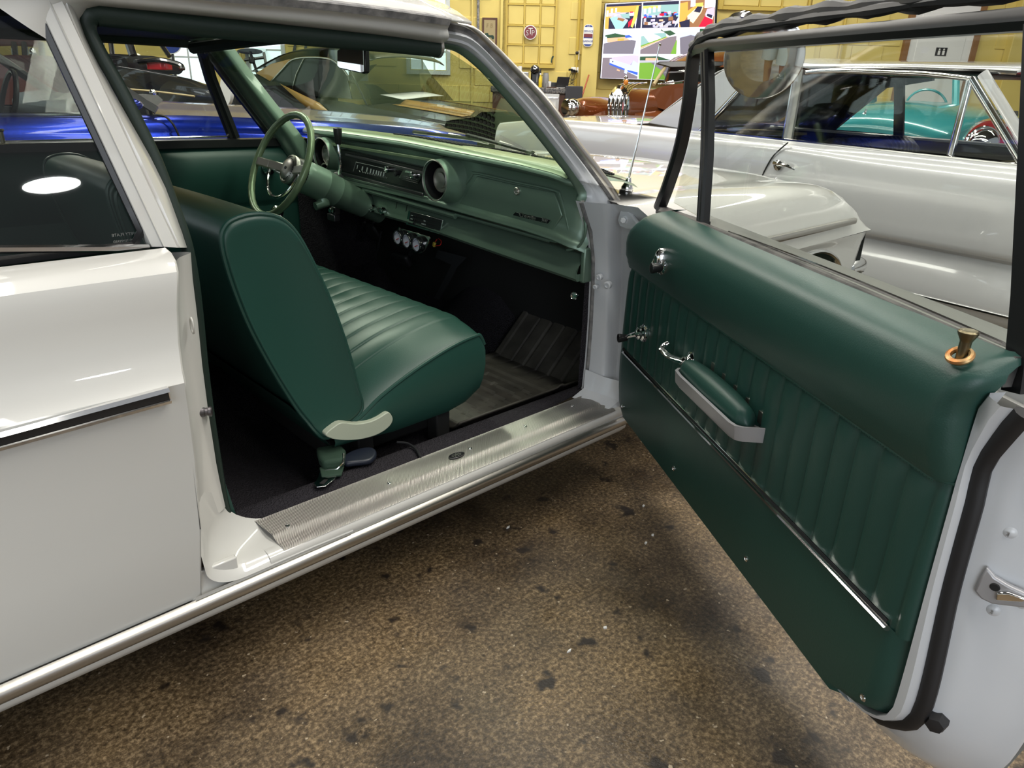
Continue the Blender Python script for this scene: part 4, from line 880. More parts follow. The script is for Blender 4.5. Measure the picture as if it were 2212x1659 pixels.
# --- rubber floor mat in the passenger footwell (lies loose on the carpet)
def mat_pt(u, v):  # u across (y), v along x
    y = 1.512 + .47 * u; x = 1.235 + (2.06 - 1.235) * v
    z = .212 if x < 1.80 else .212 + (x - 1.80) * .95
    if u < .12: z += .035 * (1 - u / .12) ** 2
    return Vector((x - .0 * u, y, z))
nu, nv = 60, 70
def rib(u, v):
    h = 0
    if u < .06 or u > .94 or v < .05 or v > .95: h += .006
    if .12 < v < .52:
        c = abs(((v * 1.0 - .12) / .4 * 6 + .9 * (u - .5) ** 2 * 4) % 1 - .5)
        if c < .13 and .1 < u < .88: h -= .007
    if .60 < v < .90:
        c = abs((u * 7) % 1 - .5)
        if c < .10 and .12 < u < .9: h -= .006
    if .53 < v < .57: h += .006
    return h
mt_ = single('floor_mat', MB().grid([[mat_pt(i / nu, j / nv) + Vector((0, 0, .004 + rib(i / nu, j / nv))) for i in range(nu + 1)] for j in range(nv + 1)]), 'rubbermat', 'grooved black rubber mat in the passenger footwell, dusty at its near edge', 'floor mat', smooth=25, solid=.006, soff=-1)
# --- bench seat
seat = part('front_bench', MB().grid([[Vector((.80, 1.55, .33)), Vector((1.22, 1.55, .33))], [Vector((.80, 2.95, .33)), Vector((1.22, 2.95, .33))]]), 'vinylseat', car, label='dark green vinyl bench seat')
ST = [(.80, .40), (.86, .425), (.92, .46), (1.0, .495), (1.08, .522), (1.16, .54), (1.22, .549), (1.265, .548), (1.295, .538), (1.312, .518), (1.316, .50)]
WELT = [(.80, .36), (.88, .39), (.95, .432), (1.05, .475), (1.15, .508), (1.22, .525), (1.28, .533), (1.30, .530), (1.316, .50)]
SY0, SY1 = 1.497, 2.99
def ctop(y, k):
    x, z = ST[k]; e0 = (y - SY0); e1 = (SY1 - y); e = min(e0, e1)
    w = min(1, e / .17); d = math.sin(w * PI / 2) ** .75
    zw = lerp_tab(WELT, x); zz = zw + (z + .018 - zw) * d if z + .018 > zw else z
    if y > 1.60 and y < 2.90:
        f = ((y - 1.60) / .0765) % 1.0; dd_ = min(f, 1 - f); zz += .0035 * math.sin(PI * f) ** .6 - .0065 * math.exp(-(dd_ / .045) ** 2) + .001
    xx = x + (.012 * math.sin(w * PI / 2) if k > 6 else 0)
    return Vector((xx, y, zz))
yl = sorted(set([SY0 + .17 * (i / 14) ** 1.5 for i in range(15)] + [1.60 + 1.3 * i / 420 for i in range(421)] + [SY1 - .1 + .1 * i / 5 for i in range(6)]))
part('seat_cushion', MB().grid([cr([ctop(y, k) for k in range(len(ST))], 3) for y in yl]), 'vinylseat', seat, smooth=180, label='pleated green seat cushion')
def skirt(y, bulge):
    top = [Vector((x, y, lerp_tab(WELT, x))) for x, _ in ST]; 
    return top
wl2 = cr([Vector((x, SY0, z)) for x, z in WELT], 4)
rows = []
for f, dy, fx in ((0, 0, 1), (.12, -.006, 1), (.4, -.010, .995), (.7, -.006, .985), (.92, .004, .975), (1, .014, .97)):
    r = []
    for v in wl2:
        zb = lerp_tab([(.80, .325), (1.0, .308), (1.2, .312), (1.27, .325), (1.316, .35)], v.x); r.append(Vector((.80 + (v.x - .80) * fx, SY0 + dy, v.z + (zb - v.z) * f)))
    rows.append(r)
part('cushion_side', MB().grid(rows), 'vinylseat', seat, smooth=80)
part('cushion_front', MB().grid([[Vector((1.316 - .01 * f - (0 if a > 0 else .012), SY0 + (SY1 - SY0) * a / 20 + (0.006 if a == 0 else 0), .50 + (.36 - .50) * f)) for a in range(21)] for f in (0, .3, .6, 1)]), 'vinylseat', seat, smooth=60)
part('cushion_piping', MB().tube(wl2, .0055, 8), 'vinylseat', seat)
part('seat_base', MB().box((1.02, 2.24, .28), (.36, 1.3, .1)), 'gapblack', seat, bevel=.01)
for x in (.92, 1.19): part('seat_riser', MB().box((x, 1.56, .265), (.05, .05, .12)), 'gapblack', seat, bevel=.005)
# backrests
BK = [(.776, .365), (.735, .425), (.705, .48), (.662, .578), (.625, .675), (.603, .75), (.586, .83), (.581, .89), (.592, .918), (.615, .932), (.655, .938), (.70, .931), (.735, .908), (.765, .862), (.80, .779), (.832, .69), (.862, .58), (.882, .48), (.892, .43), (.885, .405), (.858, .388), (.82, .374)]
def backrest(y0, y1, dx, dz, crown, nm):
    ctr = Vector((sum(a for a, b in BK) / len(BK), 0, sum(b for a, b in BK) / len(BK)))
    rings = []
    ysl = [(y0 + .0, .90), (y0 - .004, .955), (y0 - .002, .985), (y0 + .006, 1.0), (y0 + .03, 1.0)] + [(y0 + (y1 - y0) * t, 1.0 + crown * math.sin(PI * t)) for t in (.15, .3, .5, .7, .85)] + [(y1 - .03, 1.0), (y1 - .006, 1.0), (y1 + .002, .985), (y1, .9)]
    base_ = cr([Vector((a, 0, b)) for a, b in BK], 4, closed=True)
    for y, k in ysl:
        rings.append([Vector((ctr.x + (v.x - ctr.x) * k + dx, y, ctr.z + (v.z - ctr.z) * k + dz)) for v in base_])
    o = part(nm, MB().loft(rings), 'vinylseat', seat, smooth=55, label='folding green seat back')
    for yy in (y0 + .004, y1 - .004):
        part('backrest_piping', MB().tube([Vector((ctr.x + (v.x - ctr.x) * 1.006 + dx, yy, ctr.z + (v.z - ctr.z) * 1.006 + dz)) for v in base_], .0055, 8, closed=True), 'vinylseat', seat)
    return o
backrest(1.497, 2.215, 0, 0, .012, 'backrest')
backrest(2.235, 2.97, -.012, .012, .012, 'backrest')
# rear lower flap under the passenger back
part('seat_back_flap', MB().grid([[Vector((x, y, z)) for y in (1.52, 1.8, 2.2)] for x, z in ((.70, .47), (.745, .41), (.79, .345), (.82, .30))]), 'vinylseat', seat)
# lever
lv = [(704, 938), (722, 922), (740, 913), (770, 916), (800, 911), (820, 902), (838, 891), (846, 897), (849, 907), (842, 921), (822, 936), (795, 946), (765, 951), (735, 951), (712, 946)]
part('recline_lever', MB().prism(cr([PY(*q, 1.474) for q in lv], 3, closed=True), (0, .022, 0)), 'cream', seat, bevel=.004, label='pale cream seat release lever')
# --- rear floor hump and rear seat edge, inner quarter trim
part('rear_seat', MB().loft([[Vector((a, y, b)) for a, b in ((-.35, .30), (-.02, .30), (.02, .36), (0, .44), (-.1, .47), (-.4, .43), (-.62, .9), (-.78, .92), (-.7, .4))] for y in (1.5, 1.55, 2.9, 2.95)]), 'vinylseat', car, bevel=.01)
part('quarter_trim', MB().grid([[Vector((x, 1.392 + max(0, z - .9) * .2, z)) for x in (-1.0, -.4, .0, .3, lerp_tab([(.25, .50), (.45, .47), (.6, .455), (.9, .44)], z))] for z in (.26, .45, .6, .75, .9, .925)]), 'vinyl', car)
# seat belt parts on the carpet
bt = thing('seat_belt', 'green webbing lap belt end with chrome buckle tongue lying on the carpet', 'seat belt', tuple(PZ(720, 1000, .29)))
q = [PZ(*v, .297) for v in ((684, 985), (735, 976), (748, 990), (745, 1012), (700, 1018), (690, 1008))]
part('webbing_roll', MB().prism(q, (0, 0, .028)), 'webbing', bt, bevel=.009, seg=3)
part('webbing_tail', MB().prism([PZ(*v, .294) for v in ((690, 1014), (744, 1010), (738, 1030), (695, 1034))], (0, 0, .008)), 'webbing', bt, bevel=.003)
tg_ = [(690, 1022), (730, 1014), (733, 1020), (722, 1038), (704, 1052), (684, 1054), (678, 1046), (686, 1036)]
mb = MB(); outer_ = [PZ(*v, .296) for v in tg_]
part('buckle_tongue', mb.prism(outer_, (0, 0, .003)), 'chrome', bt, bevel=.001, label='chrome buckle tongue')
part('buckle_slot', MB().prism([PZ(*v, .2995) for v in ((690, 1044), (700, 1036), (708, 1036), (699, 1046))], (0, 0, .0006)), 'gapblack', bt, smooth=0)
part('buckle_loop', MB().tube([PZ(742, 980, .325), PZ(742, 1000, .318), PZ(728, 1014, .300), PZ(700, 1017, .300)], .003, 8), 'chrome', bt)
nb = [(742, 996), (765, 982), (795, 976), (811, 980), (813, 992), (800, 1004), (770, 1008), (745, 1010)]
single('belt_sleeve', MB().prism(cr([PZ(*v, .293) for v in nb], 3, closed=True), (0, 0, .016)), 'navy', 'dark navy vinyl belt sleeve beside the chrome buckle on the carpet', 'seat belt', bevel=.006, seg=3)
sh = [(452, 836), (470, 812), (500, 806), (530, 826), (512, 850), (470, 878), (456, 872)]
single('buckle_cover', MB().prism(cr([PZ(*v, .225) for v in sh], 3, closed=True), (0, 0, .03)), 'navy', 'dark navy belt buckle cover on the rear footwell carpet behind the front bench', 'seat belt', bevel=.01, seg=3)
part('speaker_wire', MB().tube(cr([PZ(858, 955, .292), PZ(880, 958, .294), PZ(898, 970, .294), PZ(908, 988, .290)], 5), .0035, 8), 'rubber', car)
# --- windshield and inner mirror
def WS(px, py, d): return AT(px, py, d)
wsb = [Vector((1.70 + .16 * math.sin(PI * (y - 1.40) / 1.66), y, lipz(y) - .02)) for y in [1.42 + 1.62 * i / 24 for i in range(25)]]
wst = [Vector((1.145 + .10 * math.sin(PI * (y - 1.47) / 1.52), y, 1.292 + .03 * math.sin(PI * (y - 1.47) / 1.52))) for y in [1.475 + 1.51 * i / 24 for i in range(25)]]
part('windshield', MB().grid([[a.lerp(b, t) + Vector((.035 * math.sin(PI * t), 0, .02 * math.sin(PI * t))) for a, b in zip(wsb, wst)] for t in [j / 10 for j in range(11)]]), 'glasstint', car, smooth=60, label='green tinted windshield')
part('header_trim', MB().tube([v + Vector((-.005, 0, .022)) for v in wst], .02, 8), 'headliner', car)
mc = AT(758, 127, 2.05)
toS = (Vector((.75, 2.6, 1.0)) - mc).normalized(); toS = (CC - mc).normalized()
mn = (Vector((-1, -.05, -.02))).normalized()
mu = Vector((0, 1, 0)); 
im = part('inner_mirror', MB().prism([mc + Vector((-a * .2, a * .79, b * .79)) for a, b in ((-.068, -.046), (-.070, .030), (-.05, .040), (.05, .036), (.066, .028), (.07, -.026), (.058, -.034), (-.055, -.050))], (.016, 0, .0)), 'black', car, bevel=.004, label='inner rear view mirror')
part('inner_mirror_glass', MB().prism([mc + Vector((-.001 - a * .2, a * .79, b * .79)) for a, b in ((-.062, -.042), (-.064, .028), (-.048, .036), (.048, .032), (.060, .026), (.064, -.023), (.054, -.030), (-.052, -.045))], (-.002, 0, 0)), 'mirror', im, smooth=0)
part('inner_mirror_stem', MB().tube(cr([mc + Vector((.01, -.02, .02)), mc + Vector((.02, -.025, .05)), mc + Vector((.0, -.01, .11))], 4), .008, 8), 'darksteel', im)
# wipers and cowl grille outside
for a, b in (((895, 285), (1045, 303)), ((1010, 292), (1150, 330))):
    wb = part('wiper_blade', MB().tube([PX(*a, 1.93), PX(*b, 1.93)], .013, 6, flat=.6), 'black', car)
    part('wiper_arm', MB().tube([PX((a[0] + b[0]) / 2, (a[1] + b[1]) / 2 - 4, 1.94), PX(b[0] + 10, b[1] + 6, 1.95)], .006, 6), 'steel', wb)
# ================================================================== BACK WALL AND WHAT HANGS OR STANDS THERE
HD = Vector((math.cos(YAW), math.sin(YAW), 0)); RT = Vector((math.sin(YAW), -math.cos(YAW), 0)); UP = Vector((0, 0, 1)); WD = 12.5
def WP(px, py, off=0.): return PL(px, py, HD, WD - off)
def WL(lat, z, off=0.): return HD * (WD - off) + RT * lat + UP * z
def lat(p): return p.dot(RT)
def wbox(mb, l0, l1, z0, z1, o0, o1):
    """box on the wall: lateral range, height range, stand-off range"""
    vs = [WL(l, z, o) for o in (o0, o1) for l, z in ((l0, z0), (l1, z0), (l1, z1), (l0, z1))]
    return mb.add(vs, [(3, 2, 1, 0), (4, 5, 6, 7), (0, 1, 5, 4), (1, 2, 6, 5), (2, 3, 7, 6), (3, 0, 4, 7)])
def wrect(x0, y0, x1, y1, off=0.):
    a = WP(x0, (y0 + y1) / 2, off); b = WP(x1, (y0 + y1) / 2, off); c = WP((x0 + x1) / 2, y0, off); d = WP((x0 + x1) / 2, y1, off)
    return lat(a), lat(b), d.z, c.z
M['yellow_trim'] = mat('yellow_trim_paint', (.55, .40, .07), .45)
M['wood'] = mat('brown_wood', (.10, .035, .014), .45, col2=(.06, .02, .008), cscale=9)
M['wooddoor'] = mat('brown_door_frame', (.25, .12, .04), .5)
M['maroon'] = mat('maroon_enamel', (.17, .012, .02), .3)
M['blueenamel'] = mat('blue_enamel', (.03, .06, .27), .35)
M['beige'] = mat('beige_paper', (.36, .29, .15), .7)
M['granite'] = mat('black_granite', (.008, .008, .01), .25, col2=(.16, .14, .12), cscale=45)
M['darkgrey'] = mat('dark_grey_plastic', (.03, .03, .036), .5)
M['orange'] = mat('orange_drink', (.6, .2, .06), .3); M['greyplastic'] = mat('grey_plastic', (.3, .3, .3), .4)
wall = struct('wall_back', wbox(MB(), -9, 9, 0, 5, -.25, -.012), 'yellow_wall', smooth=0)
openings = []
def opening(x0, y0, x1, y1): openings.append(wrect(x0, y0, x1, y1)); return openings[-1]
# glazed bright windows
wn = 0
for (x0, y0, x1, y1, nc, nr, nm) in ((884, -60, 964, 152, 3, 5, ''), (712, -40, 782, 165, 3, 5, ''), (540, 60, 610, 200, 1, 3, ''), (376, 60, 440, 185, 2, 2, ''), (150, 50, 216, 170, 2, 3, '')):
    wn += 1; l0, l1, z0, z1 = opening(x0, y0, x1, y1)
    fr = struct('window_%d' % wn, wbox(wbox(wbox(wbox(MB(), l0 - .06, l0, z0 - .06, z1 + .06, -.05, .03), l1, l1 + .06, z0 - .06, z1 + .06, -.05, .03), l0, l1, z1, z1 + .06, -.05, .03), l0, l1, z0 - .06, z0, -.05, .05), 'winframe', smooth=0)
    for i in range(nc):
        for j in range(nr):
            a, b = l0 + (l1 - l0) * i / nc, l0 + (l1 - l0) * (i + 1) / nc; c, d = z0 + (z1 - z0) * j / nr, z0 + (z1 - z0) * (j + 1) / nr
            part('pane', wbox(MB(), a + .012, b - .012, c + .012, d - .012, -.005, .006), 'daylight', fr, smooth=0)
    for i in range(1, nc): a = l0 + (l1 - l0) * i / nc; part('muntin', wbox(MB(), a - .012, a + .012, z0, z1, -.01, .02), 'winframe', fr, smooth=0)
    for j in range(1, nr): c = z0 + (z1 - z0) * j / nr; part('muntin', wbox(MB(), l0, l1, c - .012, c + .012, -.01, .018), 'winframe', fr, smooth=0)
# painted-over window with frames and panes
for (x0, y0, x1, y1, cols, rws) in ((1096, -60, 1199, 139, (1132, 1166), (10, 55.5, 97.5)), (1566, -80, 1752, 16, (1632, 1680), (-30,))):
    wn += 1; l0, l1, z0, z1 = opening(x0, y0, x1, y1)
    fr = struct('window_%d' % wn, wbox(wbox(wbox(MB(), l0 - .07, l0, z0 - .05, z1, -.01, .05), l0, l1, z0 - .05, z0, -.01, .06), l1, l1 + .03, z0 - .05, z1, -.01, .03), 'yellow_trim', smooth=0)
    cl = [l0] + [lat(WP(c, 70)) for c in cols] + [l1]; rl = [z0] + sorted(WP((x0 + x1) / 2, r).z for r in rws) + [z1]
    for i in range(len(cl) - 1):
        for j in range(len(rl) - 1):
            part('pane', wbox(MB(), cl[i] + .014, cl[i + 1] - .014, rl[j] + .014, rl[j + 1] - .014, -.01, .004), 'yellow_wall', fr, bevel=.004, seg=1)
    for c in cl[1:-1]: part('muntin', wbox(MB(), c - .012, c + .012, z0, z1, -.01, .018), 'yellow_trim', fr, smooth=0)
    for c in rl[1:-1]: part('muntin', wbox(MB(), l0, l1, c - .012, c + .012, -.01, .016), 'yellow_trim', fr, smooth=0)
opening(1952, 60, 2118, 300)
# painted blocks of the wall
bw, bh = .50, .25
me = None
for r in range(4, 12):
    for c in range(-12, 18):
        l0 = c * bw + (.25 if r % 2 else 0); z0 = r * bh
        if any(l0 + bw > a - .02 and l0 < b + .02 and z0 + bh > cc - .02 and z0 < d + .02 for a, b, cc, d in openings): continue
        if me is None:
            o = part('block', wbox(MB(), -.196, .196, -.096, .096, -WD - .02, -WD + .0) if False else MB().box((0, 0, 0), (.490, .03, .240)), 'yellow_wall', wall, bevel=.004, seg=1, smooth=0); me = o
        else:
            o = me.copy(); COL.objects.link(o); o.parent = wall
        o.location = WL(l0 + .25, z0 + .125, .004 + random.uniform(-.0015, .0015) - .015); o.rotation_euler = (0, 0, YAW - PI / 2)
# pilasters, conduits
tn = 0
for (xa, xb, o) in ((1257, 1293, .16), (1080, 1094, .05), (1018, 1022, .03), (1740, 1762, .05), (2175, 2260, .16)):
    tn += 1; l0, l1, _, _ = wrect(xa, 80, xb, 90); struct('trim_%d' % tn, wbox(MB(), l0, l1, 0, 5, 0, o), 'yellow_wall', smooth=0, bevel=.01)
for k, x in enumerate((1033, 1252, 1831)):
    tn += 1; a = WP(x, 20, .05); struct('trim_%d' % tn, MB().tube([Vector((a.x, a.y, 1.2 if k else 1.7)), Vector((a.x, a.y, 4.5))], .022, 8), 'yellow_trim' if k else 'sealer')
# restroom door with its sign
l0, l1, z0, z1 = wrect(1967, 20, 2104, 120); z0 = 0
d1 = struct('door_1', wbox(MB(), l0, l1, 0, 2.7, -.01, .03), 'white_plain', smooth=0, bevel=.004)
for a, b in ((l0 - .085, l0), (l1, l1 + .085)): part('door_frame', wbox(MB(), a, b, 0, 2.74, -.01, .06), 'wooddoor', d1, smooth=0)
part('door_frame', wbox(MB(), l0 - .085, l1 + .085, 2.7, 2.78, -.01, .06), 'wooddoor', d1, smooth=0)
part('door_panel', wbox(MB(), l0 + .12, l1 - .12, 1.15, 2.5, .02, .036), 'white_plain', d1, bevel=.006)
l0, l1, z0, z1 = wrect(2018, 103, 2042, 121)
sg = single('restroom_sign', wbox(MB(), l0, l1, z0, z1, .037, .045), 'black', 'small black restroom sign with two white figures on the white door', 'sign', smooth=0)
for k in (.3, .7):
    l = l0 + (l1 - l0) * k; h = z1 - z0
    part('figure', MB().add([v for v in wbox(MB(), l - .018, l + .018, z0 + h * .12, z0 + h * .62, .046, .049).v], [(4, 5, 6, 7), (0, 1, 5, 4), (1, 2, 6, 5), (2, 3, 7, 6), (3, 0, 4, 7)]).ball(WL(l, z0 + h * .76, .048), .014, 10), 'white_plain', sg, smooth=0)
def wdisc(c, r, o0, o1, n=32): return MB().lathe([(r * .96, o0), (r, o0), (r, o1 - .002), (r * .98, o1), (.0005, o1)], c, -HD, n)
def wtext(nm, t, size, mt, par, p): return letters(nm, t, size, mt, par, p, RT, UP, .002)
# round STP sign
c = WP(1145.5, 70, .06); r = 14.2 * (WP(1146, 70) - WP(1145, 70)).length
s = single('oil_sign', wdisc(c, r, -.02, .012, 40), 'white_plain', 'round maroon sign with white letters STP on the yellow wall', 'sign', smooth=40)
part('sign_face', wdisc(c, r * .88, .0, .016, 40), 'maroon', s, smooth=40)
for t, dx, dz, sz_ in (('S', -.45, -.12, 1.05), ('T', .02, .12, 1.25), ('P', .42, -.1, 1.05)):
    p = c + RT * (dx * r) + UP * (dz * r) - HD * .018
    o = wtext('sign_letter', t, r * sz_, 'white_plain', s, p); q = part('letter_stroke', MB().box(p + UP * (-.0), (.001, .001, .001)), 'white_plain', s); bpy.data.objects.remove(q)
    o.modifiers.new('w', 'SOLIDIFY').thickness = .004
# service garage sign on the pilaster
c = WP(1270.5, 77, .18); w = 10.3 * (WP(1146, 70) - WP(1145, 70)).length; h = 21.5 * w / 10.3
def rr_poly(w, h, r, c, off):
    pts = []
    for cx_, cz_, a0 in ((w - r, h - r, 0), (-w + r, h - r, PI / 2), (-w + r, -h + r, PI), (w - r, -h + r, 1.5 * PI)):
        for j in range(7):
            t = a0 + PI / 2 * j / 6; pts.append(c + RT * (cx_ + r * math.cos(t)) + UP * (cz_ + r * math.sin(t)) - HD * off)
    return pts
s = single('garage_sign', MB().prism(rr_poly(w, h, w * .8, c, 0), -HD * .008), 'white_plain', 'tall blue and white rounded service garage sign on the yellow pilaster', 'sign', smooth=0)
part('sign_border', MB().prism(rr_poly(w * .92, h * .95, w * .74, c, .008), -HD * .002), 'blueenamel', s, smooth=0)
part('sign_band', MB().prism(rr_poly(w * .9, h * .40, .01, c + UP * h * .36, .010), -HD * .001), 'white_plain', s, smooth=0)
part('sign_band', MB().prism(rr_poly(w * .9, h * .26, .01, c - UP * h * .5, .010), -HD * .001), 'white_plain', s, smooth=0)
part('sign_band', MB().prism(rr_poly(w * .9, h * .16, .01, c + UP * h * .0, .010), -HD * .002), 'maroon', s, smooth=0)
wtext('sign_lettering', 'SERVICE', w * .52, 'blueenamel', s, c + UP * h * .38 - HD * .012); wtext('sign_lettering', 'GARAGE', w * .54, 'blueenamel', s, c - UP * h * .5 - HD * .012)
wtext('sign_lettering', 'US', w * .5, 'white_plain', s, c + UP * h * .82 - HD * .011)
# framed poster with an old car
l0, l1, z0, z1 = wrect(1041.5, 38, 1074, 104, .03)
s = single('framed_poster', wbox(MB(), l0, l1, z0, z1, .005, .04), 'wood', 'narrow dark framed poster of an old green car on the yellow wall', 'picture', smooth=0, bevel=.005)
part('poster_sheet', wbox(MB(), l0 + .03, l1 - .03, z0 + .035, z1 - .035, .036, .042), 'beige', s, smooth=0)
M['darkgreen'] = mat('dark_green_ink', (.01, .04, .025), .6)
m_ = (l0 + l1) / 2; zc = z0 + (z1 - z0) * .40; u = (l1 - l0) / 10
part('poster_print', MB().prism([WL(m_ + a * u, zc + b * u, .042) for a, b in ((-3, -1), (-3, 1.6), (-1, 1.7), (-.6, .5), (1, .4), (1.6, .6), (2.8, .2), (3, -1.2), (2, -1), (-1.6, -.7))], -HD * .002), 'darkgreen', s, smooth=0)
for a in (-2, 2.2): part('poster_wheel', MB().lathe([(u * .9, 0), (u * .9, .002), (.0005, .002)], WL(m_ + a * u, zc - u * 1.1, .043), -HD, 14), 'darkgreen', s, smooth=0)
wtext('poster_lettering', 'F B', u * 3.4, 'beige', s, WL(m_, z0 + (z1 - z0) * .74, .043)).data.materials[0] = mat('poster_gold', (.28, .21, .1), .7)
for k in range(3): part('poster_line', wbox(MB(), m_ - 2.8 * u, m_ + 2.8 * u, z0 + (.12 + .055 * k) * (z1 - z0), z0 + (.13 + .055 * k) * (z1 - z0), .042, .043), 'wood', s, smooth=0)
l0, l1, z0, z1 = wrect(985, 46, 1018, 100, .03); single('red_notice', wbox(MB(), l0, l1, z0, z1, .01, .03), 'maroon', 'red notice board partly hidden behind the white roof', 'sign', smooth=0)
# electrical bits
l0, l1, z0, z1 = wrect(1243, 109, 1251, 130); s = single('wall_socket', wbox(MB(), l0, l1, z0, z1, .005, .05), 'white_plain', 'white wall socket with a black plug on the yellow wall', 'socket', bevel=.005)
part('plug', MB().ball(WL((l0 + l1) / 2 - .01, z1 - .04, .06), .028, 10), 'black', s)
a = WP(1246, 20, .03); b = WP(1240, 148, .03); part('socket_cable', MB().tube([WP(1246, 125, .04), WP(1243, 140, .05), WP(1241, 152, .05)], .006, 6), 'black', s)
l0, l1, z0, z1 = wrect(1230, 145, 1250, 157, .1); s = single('power_strip', wbox(MB(), l0 + .03, l1, z0, z1, .01, .07), 'white_plain', 'white multi socket with black plugs above the counter', 'socket', bevel=.006)
for k in range(3): part('plug', MB().box(WL(l0 + .02 + .04 * k, (z0 + z1) / 2 - .01 * k, .10), (.05, .05, .03)), 'black', s, bevel=.004)
for k in range(4): part('cable', MB().tube(cr([WP(1236 + 2 * k, 155, .10), WP(1230 + 5 * k, 168, .12), WP(1240 - 3 * k, 176, .2), WP(1228 + 4 * k, 183, .3)], 4), .004, 5), 'black', s)
l0, l1, z0, z1 = wrect(1190, 121, 1194, 137, .05); single('wall_decal', MB().prism([WL(l0, z0 + .02, .03), WL(l0 + .02, z0, .03), WL(l1 - .01, z0 + .05, .03), WL(l1 + .02, z1, .03), WL(l1 - .01, z1, .03), WL(l0 + .01, z0 + .09, .03)], -HD * .006), 'darkgreen', 'small dark ornament hanging beside the painted window', 'ornament', smooth=0)
# --- screen with nine camera views
def em(name, c, s=.85): return mat(name, c, .5, emit=s, spec=0)
SCm = {k: em('screen_' + k, c) for k, c in dict(white=(.8, .8, .9), sky=(.75, .78, .95), road=(.17, .16, .2), road2=(.2, .17, .2), grass=(.16, .34, .05), tree=(.04, .09, .05), blue=(.05, .12, .6), pale=(.5, .57, .8), teal=(.25, .42, .42), orange=(.75, .36, .08), red=(.75, .02, .05), cream=(.85, .74, .5), dark=(.03, .03, .06), brown=(.28, .14, .07), yellow=(.6, .5, .12), sand=(.7, .4, .26), aqua=(.3, .6, .65), grey=(.42, .42, .5), violet=(.5, .45, .75)).items()}
tl = [WP(1308, 8, .28), WP(1546, -4, .28)]; blr = [WP(1297, 169, .2), WP(1537, 176, .2)]
def TQ(u, v, o=0):
    a = tl[0].lerp(tl[1], u); b = blr[0].lerp(blr[1], u); return a.lerp(b, v) - HD * o
tv = single('wall_screen', MB().prism([TQ(-.006, -.008, -.07), TQ(1.022, -.008, -.07), TQ(1.022, 1.01, -.07), TQ(-.006, 1.01, -.07)], -HD * .069), 'black', 'large wall mounted screen showing nine security camera views', 'screen', smooth=0, bevel=.006)
part('screen_mount', MB().tube([TQ(.5, .5, -.05), TQ(.5, .5, -.3)], .06, 8), 'black', tv)
part('screen_border', MB().prism([TQ(0, 0), TQ(1, 0), TQ(1, 1), TQ(0, 1)], -HD * .002), SCm['white'], tv, smooth=0)
CU_, RV = (0, .335, .672, 1.), (0, .335, .668, 1.)
def tile(i, j, bg, polys):
    m = .008; u0, u1, v0, v1 = CU_[i] + m, CU_[i + 1] - m * .4, RV[j] + m * 1.2, RV[j + 1] - m * .6
    f = lambda u, v, o: TQ(u0 + (u1 - u0) * u, v0 + (v1 - v0) * v, o)
    t = part('screen_view', MB().prism([f(0, 0, .002), f(1, 0, .002), f(1, 1, .002), f(0, 1, .002)], -HD * .001), SCm[bg], tv, smooth=0)
    for k, (c, pts) in enumerate(polys): part('view_shape', MB().prism([f(u, v, .0032 + .0004 * k) for u, v in pts], -HD * .0003), SCm[c], t, smooth=0)
R_ = lambda a, b, c, d: ((a, b), (c, b), (c, d), (a, d))
random.seed(3)
def scatter(n, y0, y1, cols, s=.08, x0=0., x1=1.):
    out = []
    for _ in range(n):
        a = random.uniform(x0, x1 - s); b = random.uniform(y0, y1); w = s * random.uniform(.5, 1.3); h = s * random.uniform(.5, 1.2); k = random.uniform(-.3, .3)
        out.append((random.choice(cols), ((a, b), (min(1, a + w), max(0, b + h * k)), (min(1, a + w), min(1, b + h)), (a, min(1, b + h)))))
    return out
tile(0, 0, 'orange', [('dark', R_(0, 0, 1, .10)), ('white', R_(.02, .25, .08, .5)), ('white', R_(.14, .18, .2, .38)), ('white', R_(.26, .16, .31, .34)), ('violet', R_(.1, .36, .8, .5))] + scatter(14, .32, .5, ['white', 'dark', 'red', 'grey'], .09, .1, .85) + [('dark', ((.1, .55), (.8, .5), (.85, 1), (.1, 1))), ('red', ((.65, .75), (.84, .5), (.8, .72), (.66, .96))), ('aqua', ((.12, .55), (.28, .5), (.62, .74), (.5, 1), (.3, 1))), ('grey', ((.28, .5), (.34, .44), (.64, .66), (.62, .74))), ('brown', ((.35, .55), (.55, .62), (.5, .72), (.33, .64))), ('teal', ((.4, .42), (.66, .40), (.68, .6), (.5, .58))), ('yellow', ((.86, .1), (.92, .12), (.9, .5), (.78, .98), (.72, .92))), ('dark', ((.92, .12), (1, .1), (1, 1), (.86, 1)))])
tile(1, 0, 'teal', [('dark', R_(0, 0, 1, .12)), ('yellow', R_(0, .14, .5, .24))] + [('white', R_(.03 + .13 * k, .24 - .03 * k, .10 + .13 * k, .46 - .03 * k)) for k in range(4)] + scatter(26, .38, .56, ['blue', 'violet', 'red', 'white', 'dark', 'aqua'], .10) + [('dark', R_(0, .6, 1, 1))] + scatter(24, .6, .94, ['grey', 'white', 'brown', 'dark', 'sand', 'violet'], .12) + [('grey', ((.3, 1), (.6, .74), (.64, .78), (.42, 1))), ('grey', ((.55, 1), (.75, .76), (.82, .78), (.7, 1))), ('pale', ((.92, .8), (1, .6), (1, .8), (.9, 1)))])
